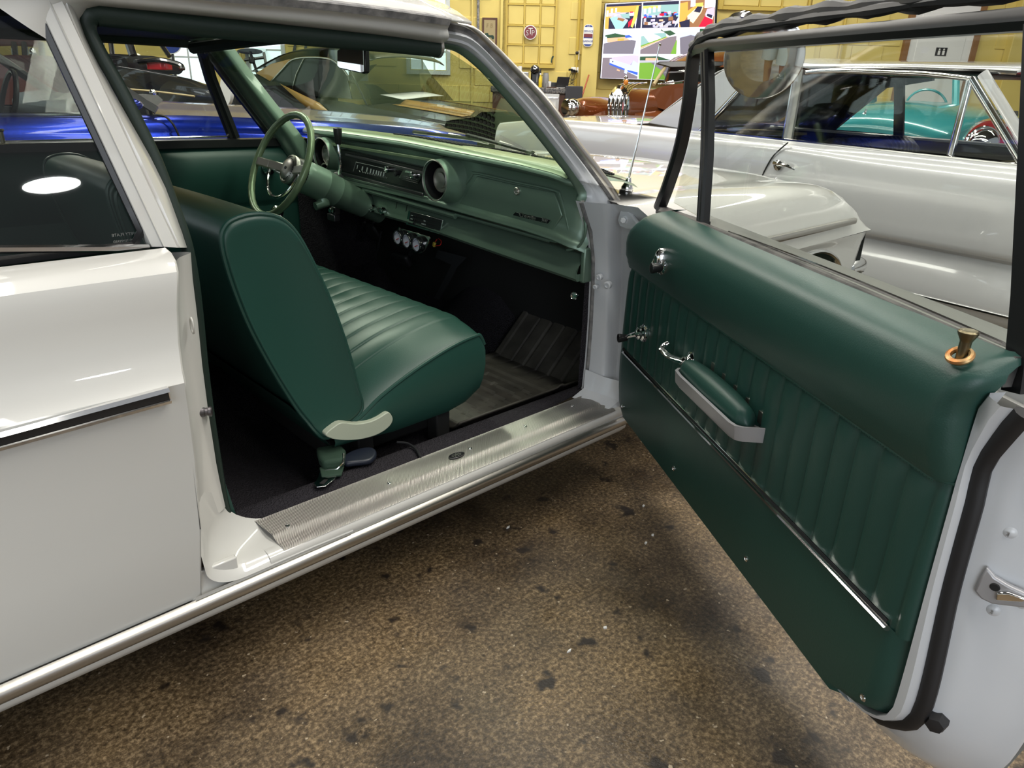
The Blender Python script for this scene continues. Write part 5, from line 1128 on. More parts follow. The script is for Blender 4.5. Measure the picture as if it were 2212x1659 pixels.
tile(2, 0, 'brown', [('orange', ((0, .1), (.22, .05), (.24, .55), (.06, 1), (0, 1))), ('pale', R_(.3, 0, .44, .25)), ('white', R_(.7, 0, 1, .3)), ('yellow', ((.44, .12), (.66, .1), (.66, .24), (.44, .26))), ('orange', ((.1, .5), (.42, .22), (.5, .26), (.2, .62))), ('cream', ((.22, .58), (.42, .34), (.68, .22), (.62, .46), (.4, .86), (.24, .72))), ('dark', ((.4, .42), (.5, .24), (.64, .26), (.58, .48))), ('dark', ((.0, .8), (.3, .7), (.3, 1), (.05, 1))), ('violet', ((.78, .34), (.98, .3), (.98, .62), (.72, .58))), ('red', ((.74, .56), (.96, .66), (.94, 1), (.56, 1))), ('white', ((.76, .5), (.97, .6), (.95, .74), (.74, .62))), ('dark', ((.79, .52), (.94, .58), (.92, .7), (.77, .6)))])
tile(0, 1, 'sky', [('tree', ((.02, .22), (.3, .14), (.62, .24), (.6, .34), (.05, .34))), ('sand', ((.08, .34), (.6, .3), (.74, .44), (.1, .52))), ('pale', R_(.0, .28, .08, .5)), ('blue', ((.58, .24), (.7, .22), (.8, .32), (.6, .34))), ('orange', R_(.38, .36, .56, .46)), ('road', ((0, .56), (.3, .48), (.78, .42), (.9, .46), (.84, 1), (0, 1))), ('pale', ((.94, .3), (1, .1), (1, 1), (.84, 1)))])
tile(1, 1, 'sky', [('tree', ((.46, .12), (.56, .02), (.62, .1), (.8, .06), (.96, .2), (.8, .28), (.5, .2))), ('teal', ((0, .28), (.3, .18), (.68, .16), (.7, .3), (0, .66))), ('grass', ((0, .66), (.7, .3), (.74, .34), (0, .8))), ('sand', ((0, .72), (.72, .33), (.74, .35), (0, .78))), ('road2', ((0, .82), (.74, .34), (.98, .28), (.98, .5), (.86, 1), (0, 1))), ('grass', ((.98, .45), (1, .45), (1, 1), (.84, 1)))])
tile(2, 1, 'violet', [('sky', R_(0, 0, 1, .3)), ('pale', ((.04, .16), (.4, .08), (.5, .3), (.06, .4))), ('tree', R_(.6, .02, 1, .2)), ('sand', ((.6, .2), (1, .16), (1, .4), (.7, .4))), ('road', ((.04, .36), (.35, .26), (.8, .4), (.9, 1), (.08, 1)))])
tile(0, 2, 'road2', [('sky', R_(0, 0, 1, .12)), ('violet', ((.3, .08), (.86, .0), (1, .04), (1, .36), (.86, .24), (.78, .42), (.22, .2))), ('pale', ((.2, .16), (.8, .42), (.86, .22), (1, .36), (1, .9), (.2, .36))), ('blue', ((.2, .34), (.74, .64), (1, .72), (1, .84), (.2, .42))), ('pale', ((.64, .5), (.72, .54), (.7, .8), (.62, .76))), ('sand', ((.42, .6), (.5, .64), (.49, .7), (.41, .66))), ('dark', R_(.27, .26, .30, .31))])
tile(1, 2, 'grass', [('sky', R_(0, 0, 1, .22)), ('tree', ((0, .06), (.5, .04), (.86, .2), (.8, .28), (0, .22))), ('sand', R_(.16, .12, .5, .22)), ('grey', ((0, .22), (1, .2), (1, .34), (.3, .3), (0, .32))), ('road', ((.3, .3), (1, .3), (1, 1), (.78, 1), (.6, .6)))])
tile(2, 2, 'road', [('sky', R_(0, 0, 1, .3))])
random.seed(11)
# --- counter and what stands on it
CD = 11.7
def CQ(px, py, dd=0): return PL(px, py, HD, CD + dd)
def CL(l, z, d): return HD * d + RT * l + UP * z
def cbox(mb, l0, l1, z0, z1, d0, d1):
    vs = [CL(l, z, d) for d in (d1, d0) for l, z in ((l0, z0), (l1, z0), (l1, z1), (l0, z1))]
    return mb.add(vs, [(3, 2, 1, 0), (4, 5, 6, 7), (0, 1, 5, 4), (1, 2, 6, 5), (2, 3, 7, 6), (3, 0, 4, 7)])
zt_ = CQ(1180, 189).z; a = lat(CQ(1060, 190)); b = lat(CQ(1224, 190))
ct = thing('coffee_counter', 'brown wooden coffee counter with a black granite top against the yellow wall', 'counter', tuple(CL((a + b) / 2, 0, CD + .3)))
part('worktop', cbox(MB(), a, b + .02, zt_ - .09, zt_, CD - .04, CD + .62), 'granite', ct, bevel=.02, seg=3, label='black granite worktop')
part('cabinet_body', cbox(MB(), a + .03, b - .0, 0, zt_ - .09, CD, CD + .6), 'wood', ct, smooth=0)
l0, l1 = lat(CQ(1160, 210)), lat(CQ(1208, 210)); z1 = CQ(1180, 200).z; z0 = CQ(1180, 237).z
dw = part('steel_drawer', cbox(MB(), l0, l1, z0 - .3, z1, CD - .03, CD), 'steel', ct, bevel=.005, label='stainless steel drawer front')
part('drawer_handle', cbox(MB(), l0 + .01, l1 - .01, z1 - .085, z1 - .06, CD - .07, CD - .05), 'chrome', dw, bevel=.004)
l0, l1, z0, z1 = lat(CQ(1180, 225)), lat(CQ(1200, 225)), CQ(1190, 234).z, CQ(1190, 217).z
part('paper_note', cbox(MB(), l0, l1, z0, z1, CD - .034, CD - .031), 'white_plain', dw, smooth=0)
l0, l1 = lat(CQ(1221, 200)), lat(CQ(1258, 200)); z1 = CQ(1240, 186).z
single('floor_speaker', cbox(MB(), l0, l1, 0, z1, CD - .06, CD + .4), 'darkgrey', 'tall dark grey loudspeaker box at the end of the counter', 'speaker', bevel=.01)
def spot(px, d): return CL(lat(PL(px, 190, HD, d)), zt_, d)
pxm = (PL(1181, 190, HD, CD + .2) - PL(1180, 190, HD, CD + .2)).length
def onc(px, d=.25): return spot(px, CD + d)
p = onc(1124, .3); s = single('toaster_oven', MB().box(p + UP * 16 * pxm, (1, 1, 1)), 'steel', 'steel toaster oven on the counter beside the pod coffee machine', 'oven', bevel=.01)
s.data.transform(Matrix.Identity(4)); 
def rebox(o, c, w, h, d):
    m = Matrix(((RT.x, HD.x, 0, c.x), (RT.y, HD.y, 0, c.y), (0, 0, 1, c.z), (0, 0, 0, 1))); vs = [Vector((x * w / 2, y * d / 2, z * h)) for z in (0, 1) for x, y in ((-1, -1), (1, -1), (1, 1), (-1, 1))]
    mb = MB(); mb.add([m @ v for v in vs], [(3, 2, 1, 0), (4, 5, 6, 7), (0, 1, 5, 4), (1, 2, 6, 5), (2, 3, 7, 6), (3, 0, 4, 7)]); return mb
bpy.data.objects.remove(s)
s = single('toaster_oven', rebox(None, p, 34 * pxm, 30 * pxm, .28), 'steel', 'steel toaster oven on the counter beside the pod coffee machine', 'oven', bevel=.01)
part('oven_glass', rebox(None, p - HD * .14 + UP * 6 * pxm - RT * 4 * pxm, 20 * pxm, 20 * pxm, .01), 'glassdark', s, smooth=0); part('oven_panel', rebox(None, p - HD * .14 + RT * 12 * pxm, 8 * pxm, 28 * pxm, .012), 'greyplastic', s, smooth=0)
p2 = p + UP * 30 * pxm - RT * 2 * pxm; single('white_cup', MB().lathe([(.028, 0), (.034, .08), (.03, .08), (.026, .005)], p2, UP, 14), 'white_plain', 'white paper cup upside on top of the toaster oven', 'cup')
p = onc(1157, .25); s = thing('coffee_machine', 'black pod coffee machine with a silver stripe on the counter', 'coffee machine', tuple(p))
part('machine_body', rebox(None, p + HD * .06, 22 * pxm, 38 * pxm, .14), 'black', s, bevel=.02, seg=3); part('machine_head', MB().ball(p + UP * 35 * pxm - HD * .07 - RT * 3 * pxm, .075, 14, (1, 1, .9)), 'blackpaint', s); part('drip_tray', rebox(None, p - HD * .08, 20 * pxm, 8 * pxm, .14), 'black', s, bevel=.01)
part('silver_stripe', rebox(None, p - HD * .02 + RT * 2 * pxm + UP * 9 * pxm, 3 * pxm, 28 * pxm, .03), 'greyplastic', s, bevel=.006); part('machine_ring', MB().lathe([(.03, 0), (.03, .01), (.022, .014), (.001, .012)], p + UP * 38 * pxm - HD * .13 - RT * 3 * pxm, -HD + UP * .4, 16), 'chrome', s)
def bottle(px, d, r, h, mt, capm, nm, lab, cat):
    p = onc(px, d); s = single(nm, MB().lathe([(r * .9, 0), (r, .01), (r, h * .62), (r * .45, h * .82), (r * .4, h)], p, UP, 14), mt, lab, cat, smooth=50); part('bottle_cap', MB().lathe([(r * .5, h * .92), (r * .5, h * 1.04), (.001, h * 1.04)], p, UP, 12), capm, s); return s
bottle(1138, .08, .026, .135, 'orange', 'blueenamel', 'drink_bottle', 'small orange drink bottle at the front of the counter', 'bottle')
M['yellowcan'] = mat('yellow_can', (.75, .55, .02), .35)
bottle(1166.5, .05, .026, .19, 'yellowcan', 'white_plain', 'spray_bottle', 'slim yellow bottle with white cap beside the coffee machine', 'bottle')
p = onc(1178, .45); s = single('grey_carafe', MB().lathe([(.05, 0), (.055, .02), (.05, .17), (.04, .21), (.045, .215)], p, UP, 18), 'greyplastic', 'grey carafe with a handle on the counter behind the yellow bottle', 'carafe'); part('carafe_handle', MB().tube(cr([p - RT * .05 + UP * .18, p - RT * .10 + UP * .15, p - RT * .10 + UP * .08, p - RT * .05 + UP * .05], 4), .008, 6), 'beige', s)
p = onc(1181, .05); single('glass_cups', MB().lathe([(.022, 0), (.028, .06), (.024, .06), (.018, .006)], p, UP, 14), 'greyplastic', 'short clear cup in front of the grey carafe', 'cup'); p = onc(1187, .1); single('glass_cups', MB().lathe([(.02, 0), (.026, .09), (.022, .09), (.016, .006)], p, UP, 14), 'white_plain', 'small white cup between the carafe and the dark box', 'cup')
p = onc(1195, .4); single('dark_box', rebox(None, p, 13 * pxm, 11 * pxm, .12), 'black', 'small black box between the cups and the laptop', 'box', bevel=.005)
p = onc(1213, .12); s = thing('laptop', 'open black laptop on the end of the counter', 'laptop', tuple(p))
part('keyboard_base', rebox(None, p, 26 * pxm, .012, .18), 'black', s, bevel=.003)
l = 26 * pxm; q0 = p - RT * l * .5 + HD * .09 + UP * .012; q1 = p + RT * l * .5 + HD * .09 + UP * .012; tp = UP * 20 * pxm + HD * .05 + RT * 2.5 * pxm
q0, q1, tpp = p - RT * l * .5 - HD * .07 + UP * .012, p + RT * l * .5 - HD * .07 + UP * .012, UP * 20 * pxm + RT * 3 * pxm - HD * .02
part('screen_lid', MB().prism([q0, q1, q1 + tpp, q0 + tpp], HD * .008), 'black', s, bevel=.003)
p = onc(1192, .02); single('brown_tray', rebox(None, p, 22 * pxm, .012, .10), 'wood', 'thin brown tray lying in front of the dark box', 'tray', bevel=.003)
p = onc(1211, -.0); single('paper_sheets', rebox(None, p, 18 * pxm, .006, .06), 'white_plain', 'white papers lying at the counter edge in front of the laptop', 'paper', smooth=0)
a, b = WP(1272, 162, .2), Vector(WP(1252, 225, .45)); g = b + (b - a) * ((b.z) / (a.z - b.z))
M['redstick'] = mat('red_broom_stick', (.4, .06, .02), .4)
s = single('broom', MB().tube([a, g], .011, 8), 'redstick', 'red broom handle leaning in the corner by the pilaster', 'broom'); part('broom_head', MB().box(g + UP * .05, (.3, .06, .1)), 'darkgrey', s, bevel=.01)
# ================================================================== THE OTHER VEHICLES
class FR:
    """a car's own frame: origin on the floor under its side that faces us, x forward, y into the car"""
    def __init__(s, org, ang): s.o = Vector((org[0], org[1], 0)); s.a = ang; s.f = Vector((math.cos(ang), math.sin(ang), 0)); s.l = Vector((-math.sin(ang), math.cos(ang), 0))
    def P(s, px, py, y=0.):
        p = PL(px, py, s.l, s.l.dot(s.o) + y) - s.o; return Vector((p.dot(s.f), y, p.z))
def wheel(par, x, y, r=.32, mt='steel', sgn=1):
    w = part('wheel', MB().lathe([(r * .62, -.09), (r * .95, -.1), (r, -.07), (r, .07), (r * .95, .1), (r * .62, .09)], (x, y, r), (0, 1, 0), 24), 'rubber', par)
    part('hub_cap', MB().lathe([(r * .62, -.085), (r * .5, -.1), (r * .2, -.09), (.001, -.11)] if sgn > 0 else [(r * .62, .085), (r * .5, .1), (r * .2, .09), (.001, .11)], (x, y, r), (0, 1, 0), 20), mt, w)
M['silver'] = mat('silver_paint', (.56, .56, .57), .28, .2, 1.)
M['bluepaint'] = mat('blue_metallic_paint', (.001, .018, .27), .2, .75, .4)
M['lowglass'] = glass('side_glass', (.85, .87, .87), .25); M['blacksatin'] = mat('satin_black_paint', (.006, .006, .007), .35, 0, .25, spec=.3)
M['tan'] = mat('tan_stripe_paint', (.40, .23, .07), .4, 0, .6)
M['copper'] = mat('copper_paint', (.22, .065, .018), .22, .4, 1.)
M['turq'] = mat('turquoise_paint', (.04, .30, .32), .25, .1, 1.)
M['redpaint'] = mat('red_paint', (.42, .008, .015), .2, 0, 1.)
M['darkred'] = mat('dark_red_paint', (.10, .008, .008), .3, 0, 1.)
M['blackvinyl'] = mat('black_vinyl', (.012, .012, .013), .4)
M['tinted'] = glass('tinted_glass', (.25, .27, .28), 1.)
# ---- silver two-door
F = FR((4.144, 2.042), math.radians(259.2)); P = F.P
sv = thing('car', 'silver two-door car with chrome window frames parked across in front of the white car', 'car', F.o, F.a, local=True)
zb = [(-3.6, .90), (-2.6, .985), (-1.5, .99), (-.6, .978), (0, .968), (1.2, .945), (1.7, .93), (2.3, .90)]
def hip(x): return .03 * math.exp(-((x + .15) / .5) ** 2)
def sideprof(x):
    t = lerp_tab(zb, x)
    return [(.10, .18), (.05, .22), (.03, .265), (.022, .30), (.03, .40), (.05, .505), (.012, .527), (.0, .56), (-.006, .66), (-.008, .75), (-.002, t - .12 + hip(x) * .5), (.012, t - .06 + hip(x)), (.035, t - .02), (.06, t - .004), (.085, t)]
def taper(x): return .10 * max(0, -2.2 - x) ** 1.3 + .05 * max(0, x - 1.6)
xs = [-3.55 + (2.3 + 3.55) * i / 44 for i in range(45)]
Wd = 1.72
part('body_side', MB().grid([cr([Vector((x, y + taper(x), z)) for y, z in sideprof(x)], 2) for x in xs]), 'silver', sv, smooth=40)
part('far_body_side', MB().grid([[Vector((x, Wd - y - taper(x), z)) for y, z in sideprof(x)] for x in xs]), 'silver', sv, smooth=40)
for x, nm in ((-3.56, 'tail_panel'), (2.31, 'nose_panel')):
    part(nm, MB().grid([[Vector((x - (.05 * math.sin(PI * k / 8) if x < 0 else -.2 * math.sin(PI * k / 8)), .2 + (Wd - .4) * k / 8, z)) for k in range(9)] for z in (.3, .6, .86, .9)]), 'silver', sv)
part('rear_deck', MB().grid([[Vector((x, y, lerp_tab(zb, x) + .035 * math.sin(PI * (y - .05) / 1.62) - .004)) for y in [.08 + taper(x) + (Wd - .16 - 2 * taper(x)) * k / 12 for k in range(13)]] for x in [-3.56 + 2.1 * i / 12 for i in range(13)]]), 'silver', sv, smooth=40)
part('hood', MB().grid([[Vector((x, y, lerp_tab(zb, x) + .04 * math.sin(PI * (y - .05) / 1.62))) for y in [.08 + (Wd - .16) * k / 12 for k in range(13)]] for x in (1.62, 1.9, 2.31)]), 'silver', sv, smooth=40)
# door seam, handle, lock
dl = [P(1702, 308, -.004), P(1672, 335, -.008), P(1655, 362, -.010), P(1645, 386, -.008)]
zz_ = dl[-1]; dl += [Vector((zz_.x - .01, -.004, .6)), Vector((zz_.x, .04, .5)), Vector((zz_.x + .01, .03, .3))]
part('door_seam', MB().tube(cr(dl, 4), .0045, 5), 'gapblack', sv)
c = P(1682, 357, -.012); hd_ = part('door_handle', MB().lathe([(.030, -.002), (.030, .008), (.02, .014), (.012, .02), (.001, .022)], c, (0, -1, 0), 18), 'chrome', sv, smooth=40)
part('handle_bar', MB().tube(cr([c + Vector((-.02, -.018, .012)), c + Vector((.03, -.035, .014)), c + Vector((.09, -.032, .004)), c + Vector((.125, -.014, -.012))], 4), [.012, .011, .010, .010, .0095, .009, .009, .0085, .008, .007, .006, .005, .005], 8), 'chrome', hd_)
c = P(1676, 389, -.008); part('door_lock', MB().lathe([(.014, 0), (.014, .004), (.009, .006), (.001, .003)], c, (0, -1, 0), 14), 'chrome', sv)
part('rocker_moulding', MB().tube([Vector((x, .022, .272)) for x in (-2.0, -1, 0, 1, 2)], .008, 6), 'chrome', sv)
part('belt_moulding', MB().tube([Vector((x, .07, lerp_tab(zb, x) + .002)) for x in [-.75 + 2.2 * i / 12 for i in range(13)]], .007, 6), 'chrome', sv)
# greenhouse
yr = .13
rs = [P(1403, 264, .16), P(1440, 236, .16), P(1490, 198, .16), P(1550, 156, .165), P(1605, 141, .165), P(1670, 139, .165), P(1740, 145, .16), P(1900, 146, .16), P(2040, 150, .16), P(2135, 153, .16), P(2175, 156, .17) + Vector((.02, .05, 0))]
rs_ = cr(rs, 4)
rows = []
for v in rs_:
    hgt = .055 * min(1, max(.15, (v.z - 1.0) / .3))
    rows.append([Vector((v.x + (.10 * math.sin(PI * k / 14) if v.x > .8 else -.06 * math.sin(PI * k / 14) if v.x < -1 else 0), v.y + (Wd - 2 * v.y) * k / 14, v.z + hgt * math.sin(PI * k / 14) ** .7)) for k in range(15)])
part('roof', MB().grid(rows), 'silver', sv, smooth=50, solid=.008)
part('drip_moulding', MB().tube([v + Vector((0, -.004, -.004)) for v in rs_[14:]], .010, 8), 'chrome', sv, label='chrome drip moulding')
part('far_drip_moulding', MB().tube([Vector((v.x, Wd - v.y, v.z)) for v in rs_[14:]], .012, 6), 'silver', sv)
part('roof_lining', MB().grid([[Vector((v.x, .17 + 1.38 * k / 6, v.z - .02)) for k in range(7)] for v in rs_[18:38]]), 'blackvinyl', sv)
# sail panel behind the quarter window
def sheet(pts, y, mt, nm, d=.02): return part(nm, MB().prism([P(*q, y) for q in pts], (0, d, 0)), mt, sv, smooth=0)
sp = [(1716, 141), (1716, 157), (1615, 177), (1550, 240), (1507, 287), (1398, 266), (1470, 215), (1560, 152), (1630, 140)]
part('sail_panel', MB().prism([P(*q, .11) for q in sp], (0, .03, 0)), 'silver', sv, bevel=.008, seg=2)
part('far_sail_panel', MB().prism([P(*q, .11) + Vector((0, Wd - .25, 0)) for q in ((1716, 141), (1716, 157), (1615, 177), (1507, 287), (1398, 266), (1470, 215), (1560, 152))], (0, .03, 0)), 'blackvinyl', sv)
def rail(pts, y, w, mt, nm, d=.012): return part(nm, MB().sweep(cr([P(*q, y) for q in pts], 3), [(-w, -d), (-w, d * .5), (-w * .4, d), (w * .4, d), (w, d * .5), (w, -d)], (0, -1, 0)), mt, sv, smooth=40)
yg = .095
rail([(1512, 284), (1560, 236), (1610, 182), (1640, 163), (1712, 157)], yg, .016, 'chrome', 'quarter_window_frame')
rail([(1726, 150), (1712, 230), (1700, 303)], yg - .01, .032, 'steel', 'door_pillar_trim')
rail([(1718, 153), (1705, 230), (1692, 302)], yg - .014, .008, 'chrome', 'door_pillar_edge')
rail([(1742, 156), (1800, 152), (1900, 155), (2000, 159), (2098, 170)], yg, .013, 'chrome', 'window_frame_top')
rail([(2098, 170), (2150, 256), (2206, 350)], yg, .016, 'chrome', 'window_frame_front')
rail([(2122, 158), (2176, 246), (2240, 350)], yg + .02, .022, 'silver', 'windshield_pillar')
rail([(2094, 174), (2072, 258), (2050, 345)], yg - .002, .014, 'chrome', 'vent_window_bar')
rail([(1512, 286), (1600, 294), (1690, 305), (1900, 327), (2050, 345), (2200, 362)], yg - .01, .008, 'chrome', 'window_sill_trim')
part('windshield_pillar_far', MB().tube([P(2122, 158, .16) + Vector((0, Wd - .3, 0)), P(2240, 350, .16) + Vector((0, Wd - .3, 0))], .03, 8), 'silver', sv)
def pane(pts, y, nm, m='glassclear'): return part(nm, MB().prism([P(*q, y) for q in pts], (0, .004, 0)), m, sv, smooth=0)
pane(((1516, 284), (1562, 238), (1614, 182), (1640, 166), (1714, 160), (1688, 304)), yg + .006, 'quarter_glass', 'glassdark')
pane(((1740, 158), (1900, 158), (2092, 172), (2050, 344), (1706, 306)), yg + .006, 'door_glass')
pane(((2096, 178), (2200, 350), (2054, 344)), yg + .006, 'vent_glass')
# interior: far side, seats, package shelf
fs = MB()
def farP(px, py, y=1.55): return P(px, py, y)
part('far_door_trim', MB().prism([Vector((-1.4, 1.5, .3)), Vector((2.1, 1.5, .3)), Vector((2.1, 1.5, .935)), Vector((-1.4, 1.5, .965))], (0, .04, 0)), 'blackvinyl', sv)
part('far_sill', MB().tube([Vector((-1.4, 1.55, .97)), Vector((2.0, 1.55, .94))], .014, 6), 'silver', sv)
part('far_pillar', MB().sweep([farP(1943, 160), farP(1943, 230), farP(1941, 310)], [(-.035, -.01), (-.035, .01), (.035, .01), (.035, -.01)], (0, -1, 0)), 'blackvinyl', sv)
part('far_rear_pillar', MB().prism([farP(*q, 1.5) for q in ((1700, 150), (1920, 158), (1915, 176), (1873, 182), (1850, 190), (1820, 226), (1782, 274), (1700, 268))], (0, .03, 0)), 'blackvinyl', sv)
part('rear_shelf', MB().prism([Vector((-1.6, .2, .93)), Vector((-1.0, .2, .93)), Vector((-1.0, 1.5, .93)), Vector((-1.6, 1.5, .93))], (0, 0, .02)), 'beige', sv)
part('rear_seat', MB().loft([[Vector((a, y, b)) for a, b in ((-1.0, .4), (-.5, .4), (-.5, .55), (-.75, .6), (-.95, .92), (-1.05, .92))] for y in (.2, .24, 1.44, 1.48)]), 'blackvinyl', sv, bevel=.02)
def bucket(cx, cy, nm='bucket_seat'):
    sec = [(-.12, .45), (-.15, .6), (-.16, .8), (-.14, .93), (-.09, .985), (-.03, .985), (.02, .94), (.05, .8), (.08, .6), (.1, .45)]
    rings = []
    for k in range(45):
        t = -1 + 2 * k / 44; e = (1 - abs(t) ** 4) ** .5 if abs(t) < 1 else 0; rg = .006 * abs(math.sin(k * PI / 4)) * (1 if abs(t) < .85 else 0)
        rings.append([Vector((cx + a * (.75 + .25 * e) + (rg if a > -.05 else -rg), cy + t * .25, .45 + (b - .45) * (.72 + .28 * e) + (rg if b > .9 else 0))) for a, b in sec])
    o = part(nm, MB().loft(rings), 'blackvinyl', sv, smooth=60, label='ribbed black bucket seat')
for px, y in ((1850, .42), (1948, 1.06)):
    v = P(px, 300, y); bucket(v.x, y)
part('cabin_floor', MB().box((.4, Wd / 2, .3), (3.4, Wd - .1, .02)), 'gapblack', sv)
v = P(2120, 330, .5); part('dash_panel', MB().box((v.x + .25, Wd / 2, .86), (.2, Wd - .3, .16)), 'blackvinyl', sv, bevel=.03)
for x in (-2.1, 1.75): wheel(sv, x, .16); wheel(sv, x, Wd - .16, sgn=-1)
# ---- blue car beyond the white one
F = FR((0, 4.3), 0.); P = F.P; Wd = 1.8
bl = thing('car', 'bright metallic blue coupe parked beside the white car on its far side', 'car', F.o, F.a, local=True)
def bz(x): return lerp_tab([(-1.4, 1.03), (.5, 1.02), (1.28, 1.022), (1.6, 1.02), (2.6, .98), (3.3, .93), (3.7, .88)], x)
BP = [(.10, .2), (.03, .28), (.0, .5), (-.03, .75), (-.035, .84), (-.02, .90), (.0, .93), (.005, .95), (.02, .985), (.05, 1.01), (.08, 1.02)]
xs = [-1.6 + 5.3 * i / 40 for i in range(41)]
ed = lambda x: .12 * max(0, x - 3.2) ** 1.2
for sgn, nm in ((1, 'body_side'), (-1, 'far_body_side')):
    part(nm, MB().grid([cr([Vector((x, (y + ed(x)) if sgn > 0 else Wd - y - ed(x), z if z < .9 else z + bz(x) - 1.02)) for y, z in BP], 2) for x in xs]), 'bluepaint', bl, smooth=40)
part('hood', MB().grid([[Vector((x + .12 * math.sin(PI * k / 14), y, bz(x) + .035 * math.sin(PI * k / 14) + (.02 if .25 < k / 14 < .75 and x > 1.5 else 0))) for k in range(15) for y in [.08 + ed(x) + (Wd - .16 - 2 * ed(x)) * k / 14]] for x in [1.42 + 2.25 * i / 16 for i in range(17)]]), 'bluepaint', bl, smooth=40)
part('nose', MB().grid([[Vector((3.72 + .1 * math.sin(PI * k / 8), .1 + 1.6 * k / 8, z)) for k in range(9)] for z in (.3, .6, .86)]), 'bluepaint', bl)
part('fender_seam', MB().tube(cr([P(330, 248, .03), P(356, 252, .0), P(372, 266, -.03), P(386, 292, -.04), Vector((1.56, -.03, .7))], 4), .006, 5), 'gapblack', bl)
part('cowl_vent', MB().prism([P(340, 205, .25), P(352, 216, .1), P(332, 236, .06), P(318, 228, .1), P(310, 206, .3)], (0, .25, .0)), 'gapblack', bl)
part('belt_moulding', MB().tube([Vector((-1.5, .06, 1.035)), Vector((.5, .06, 1.026)), Vector((1.22, .06, 1.026))], .009, 6), 'chrome', bl)
ap_ = [P(70, 62, .2), P(100, 72, .2), P(150, 112, .2), P(235, 170, .14), P(300, 215, .08), P(338, 238, .04)]
part('windshield_pillar', MB().sweep(cr(ap_, 4), [(-.02, -.02), (-.02, .014), (.02, .014), (.02, -.02)], (0, -1, 0)), 'chrome', bl, smooth=30, label='chrome windshield pillar')
part('roof_frame', MB().tube([P(-160, 66, .2), P(0, 64, .2), P(75, 64, .2), P(105, 76, .2)], .022, 8), 'blackvinyl', bl)
part('roof', MB().grid([[Vector((x, .2 + 1.4 * k / 10, 1.40 + .05 * math.sin(PI * k / 10))) for k in range(11)] for x in (-1.2, -.4, .4, .9)]), 'bluepaint', bl, solid=.01)
part('far_roof_rail', MB().tube([Vector((-1.2, 1.6, 1.40)), Vector((.9, 1.6, 1.40)), Vector((1.35, 1.72, 1.05))], .03, 8), 'blackvinyl', bl)
part('windshield', MB().grid([[a.lerp(b, k / 8) for k in range(9)] for a, b in ((P(338, 236, .06), Vector((1.45, 1.74, 1.03))), (P(100, 74, .2), Vector((.92, 1.6, 1.41))))]), 'lowglass', bl, smooth=0)
part('door_glass', MB().prism([P(-160, 250, .09), P(290, 247, .09), P(262, 196, .13), P(84, 80, .19), P(-160, 72, .19)], (0, .004, 0)), 'lowglass', bl, smooth=0)
part('cabin_floor', MB().box((-.2, .9, .35), (3.2, 1.6, .02)), 'gapblack', bl)
part('far_door_trim', MB().box((0, 1.68, .66), (3.0, .05, .7)), 'blackvinyl', bl)
part('dash_panel', MB().loft([[Vector((P(100, 210, .4).x + .18 + a, y, b)) for a, b in ((-.14, .85), (-.13, 1.06), (-.08, 1.10), (.02, 1.115), (.25, 1.08), (.3, .8))] for y in (.16, .2, 1.58, 1.62)]), 'blackvinyl', bl, bevel=.02, seg=3)
v = P(18, 225, .42); 
part('steering_wheel', MB().tube([v + Vector((.05 * math.sin(t) , .17 * math.cos(t), .16 * math.sin(t))) for t in [2 * PI * j / 28 for j in range(28)]], .013, 8, closed=True), 'black', bl)
for px, y in ((-60, .42), (-40, 1.15)):
    v = P(px, 230, y); part('bucket_seat', MB().loft([[Vector((v.x + a, y + t * .24, b * (.97 + .03 * math.cos(t)))) for a, b in ((-.12, .5), (-.15, .9), (-.13, 1.13), (-.05, 1.17), (.0, 1.12), (.02, .9), (.08, .5))] for t in (-1, -.9, 0, .9, 1)]), 'blackvinyl', bl, bevel=.03, seg=3)
c = P(278, 226, -.10); part('door_mirror', MB().loft([[c + Vector((dx, .055 * k * math.cos(t), .04 * k * math.sin(t))) for t in [2 * PI * j / 16 for j in range(16)]] for dx, k in ((-.09, .75), (-.08, .98), (-.03, 1), (.03, .8), (.06, .4), (.068, .1))]), 'bluepaint', bl, smooth=60)
part('mirror_stalk', MB().tube([c, c + Vector((0, .12, -.06))], .015, 8), 'bluepaint', bl)
part('mirror_pivot', MB().ball(P(330, 200, .35), .02, 10), 'chrome', bl)
for x in (-1.3, 2.75): wheel(bl, x, .12); wheel(bl, x, Wd - .12, sgn=-1)
# ---- black and tan coupe beyond
d0_ = AT(700, 190, 9.4); F = FR((d0_.x, d0_.y), math.radians(279)); P = F.P; Wd = 1.95
ch = thing('car', 'black coupe with broad tan stripes seen through the green windshield', 'car', F.o, F.a, local=True)
bt_ = [(552, 160), (580, 176), (600, 176), (640, 204), (670, 210), (760, 222), (800, 232), (880, 246), (965, 262)]
bl_ = [P(*q, .06) for q in bt_]
tabz = sorted((v.x, v.z) for v in bl_); x0, x1 = tabz[0][0] - .12, tabz[-1][0]
prof = lambda zt: [(.12, .3), (.03, .38), (.0, .55), (-.02, zt - .32), (.0, zt - .18), (.01, zt - .08), (.06, zt)]
xs = [x0 + (x1 - x0) * i / 40 for i in range(41)]
for sgn, nm in ((1, 'body_side'), (-1, 'far_body_side')):
    part(nm, MB().grid([cr([Vector((x, y if sgn > 0 else Wd - y, z)) for y, z in prof(lerp_tab(tabz, x))], 2) for x in xs]), 'blacksatin', ch, smooth=40)
xh = P(800, 232, .06).x
part('hood', MB().grid([[Vector((x, .06 + (Wd - .12) * k / 14, lerp_tab(tabz, x) + .05 * math.sin(PI * k / 14) + (.05 if .3 < k / 14 < .72 else 0))) for k in range(15)] for x in [xh - .12 + (x1 - xh + .1) * i / 14 for i in range(15)]]), 'blacksatin', ch, smooth=40)
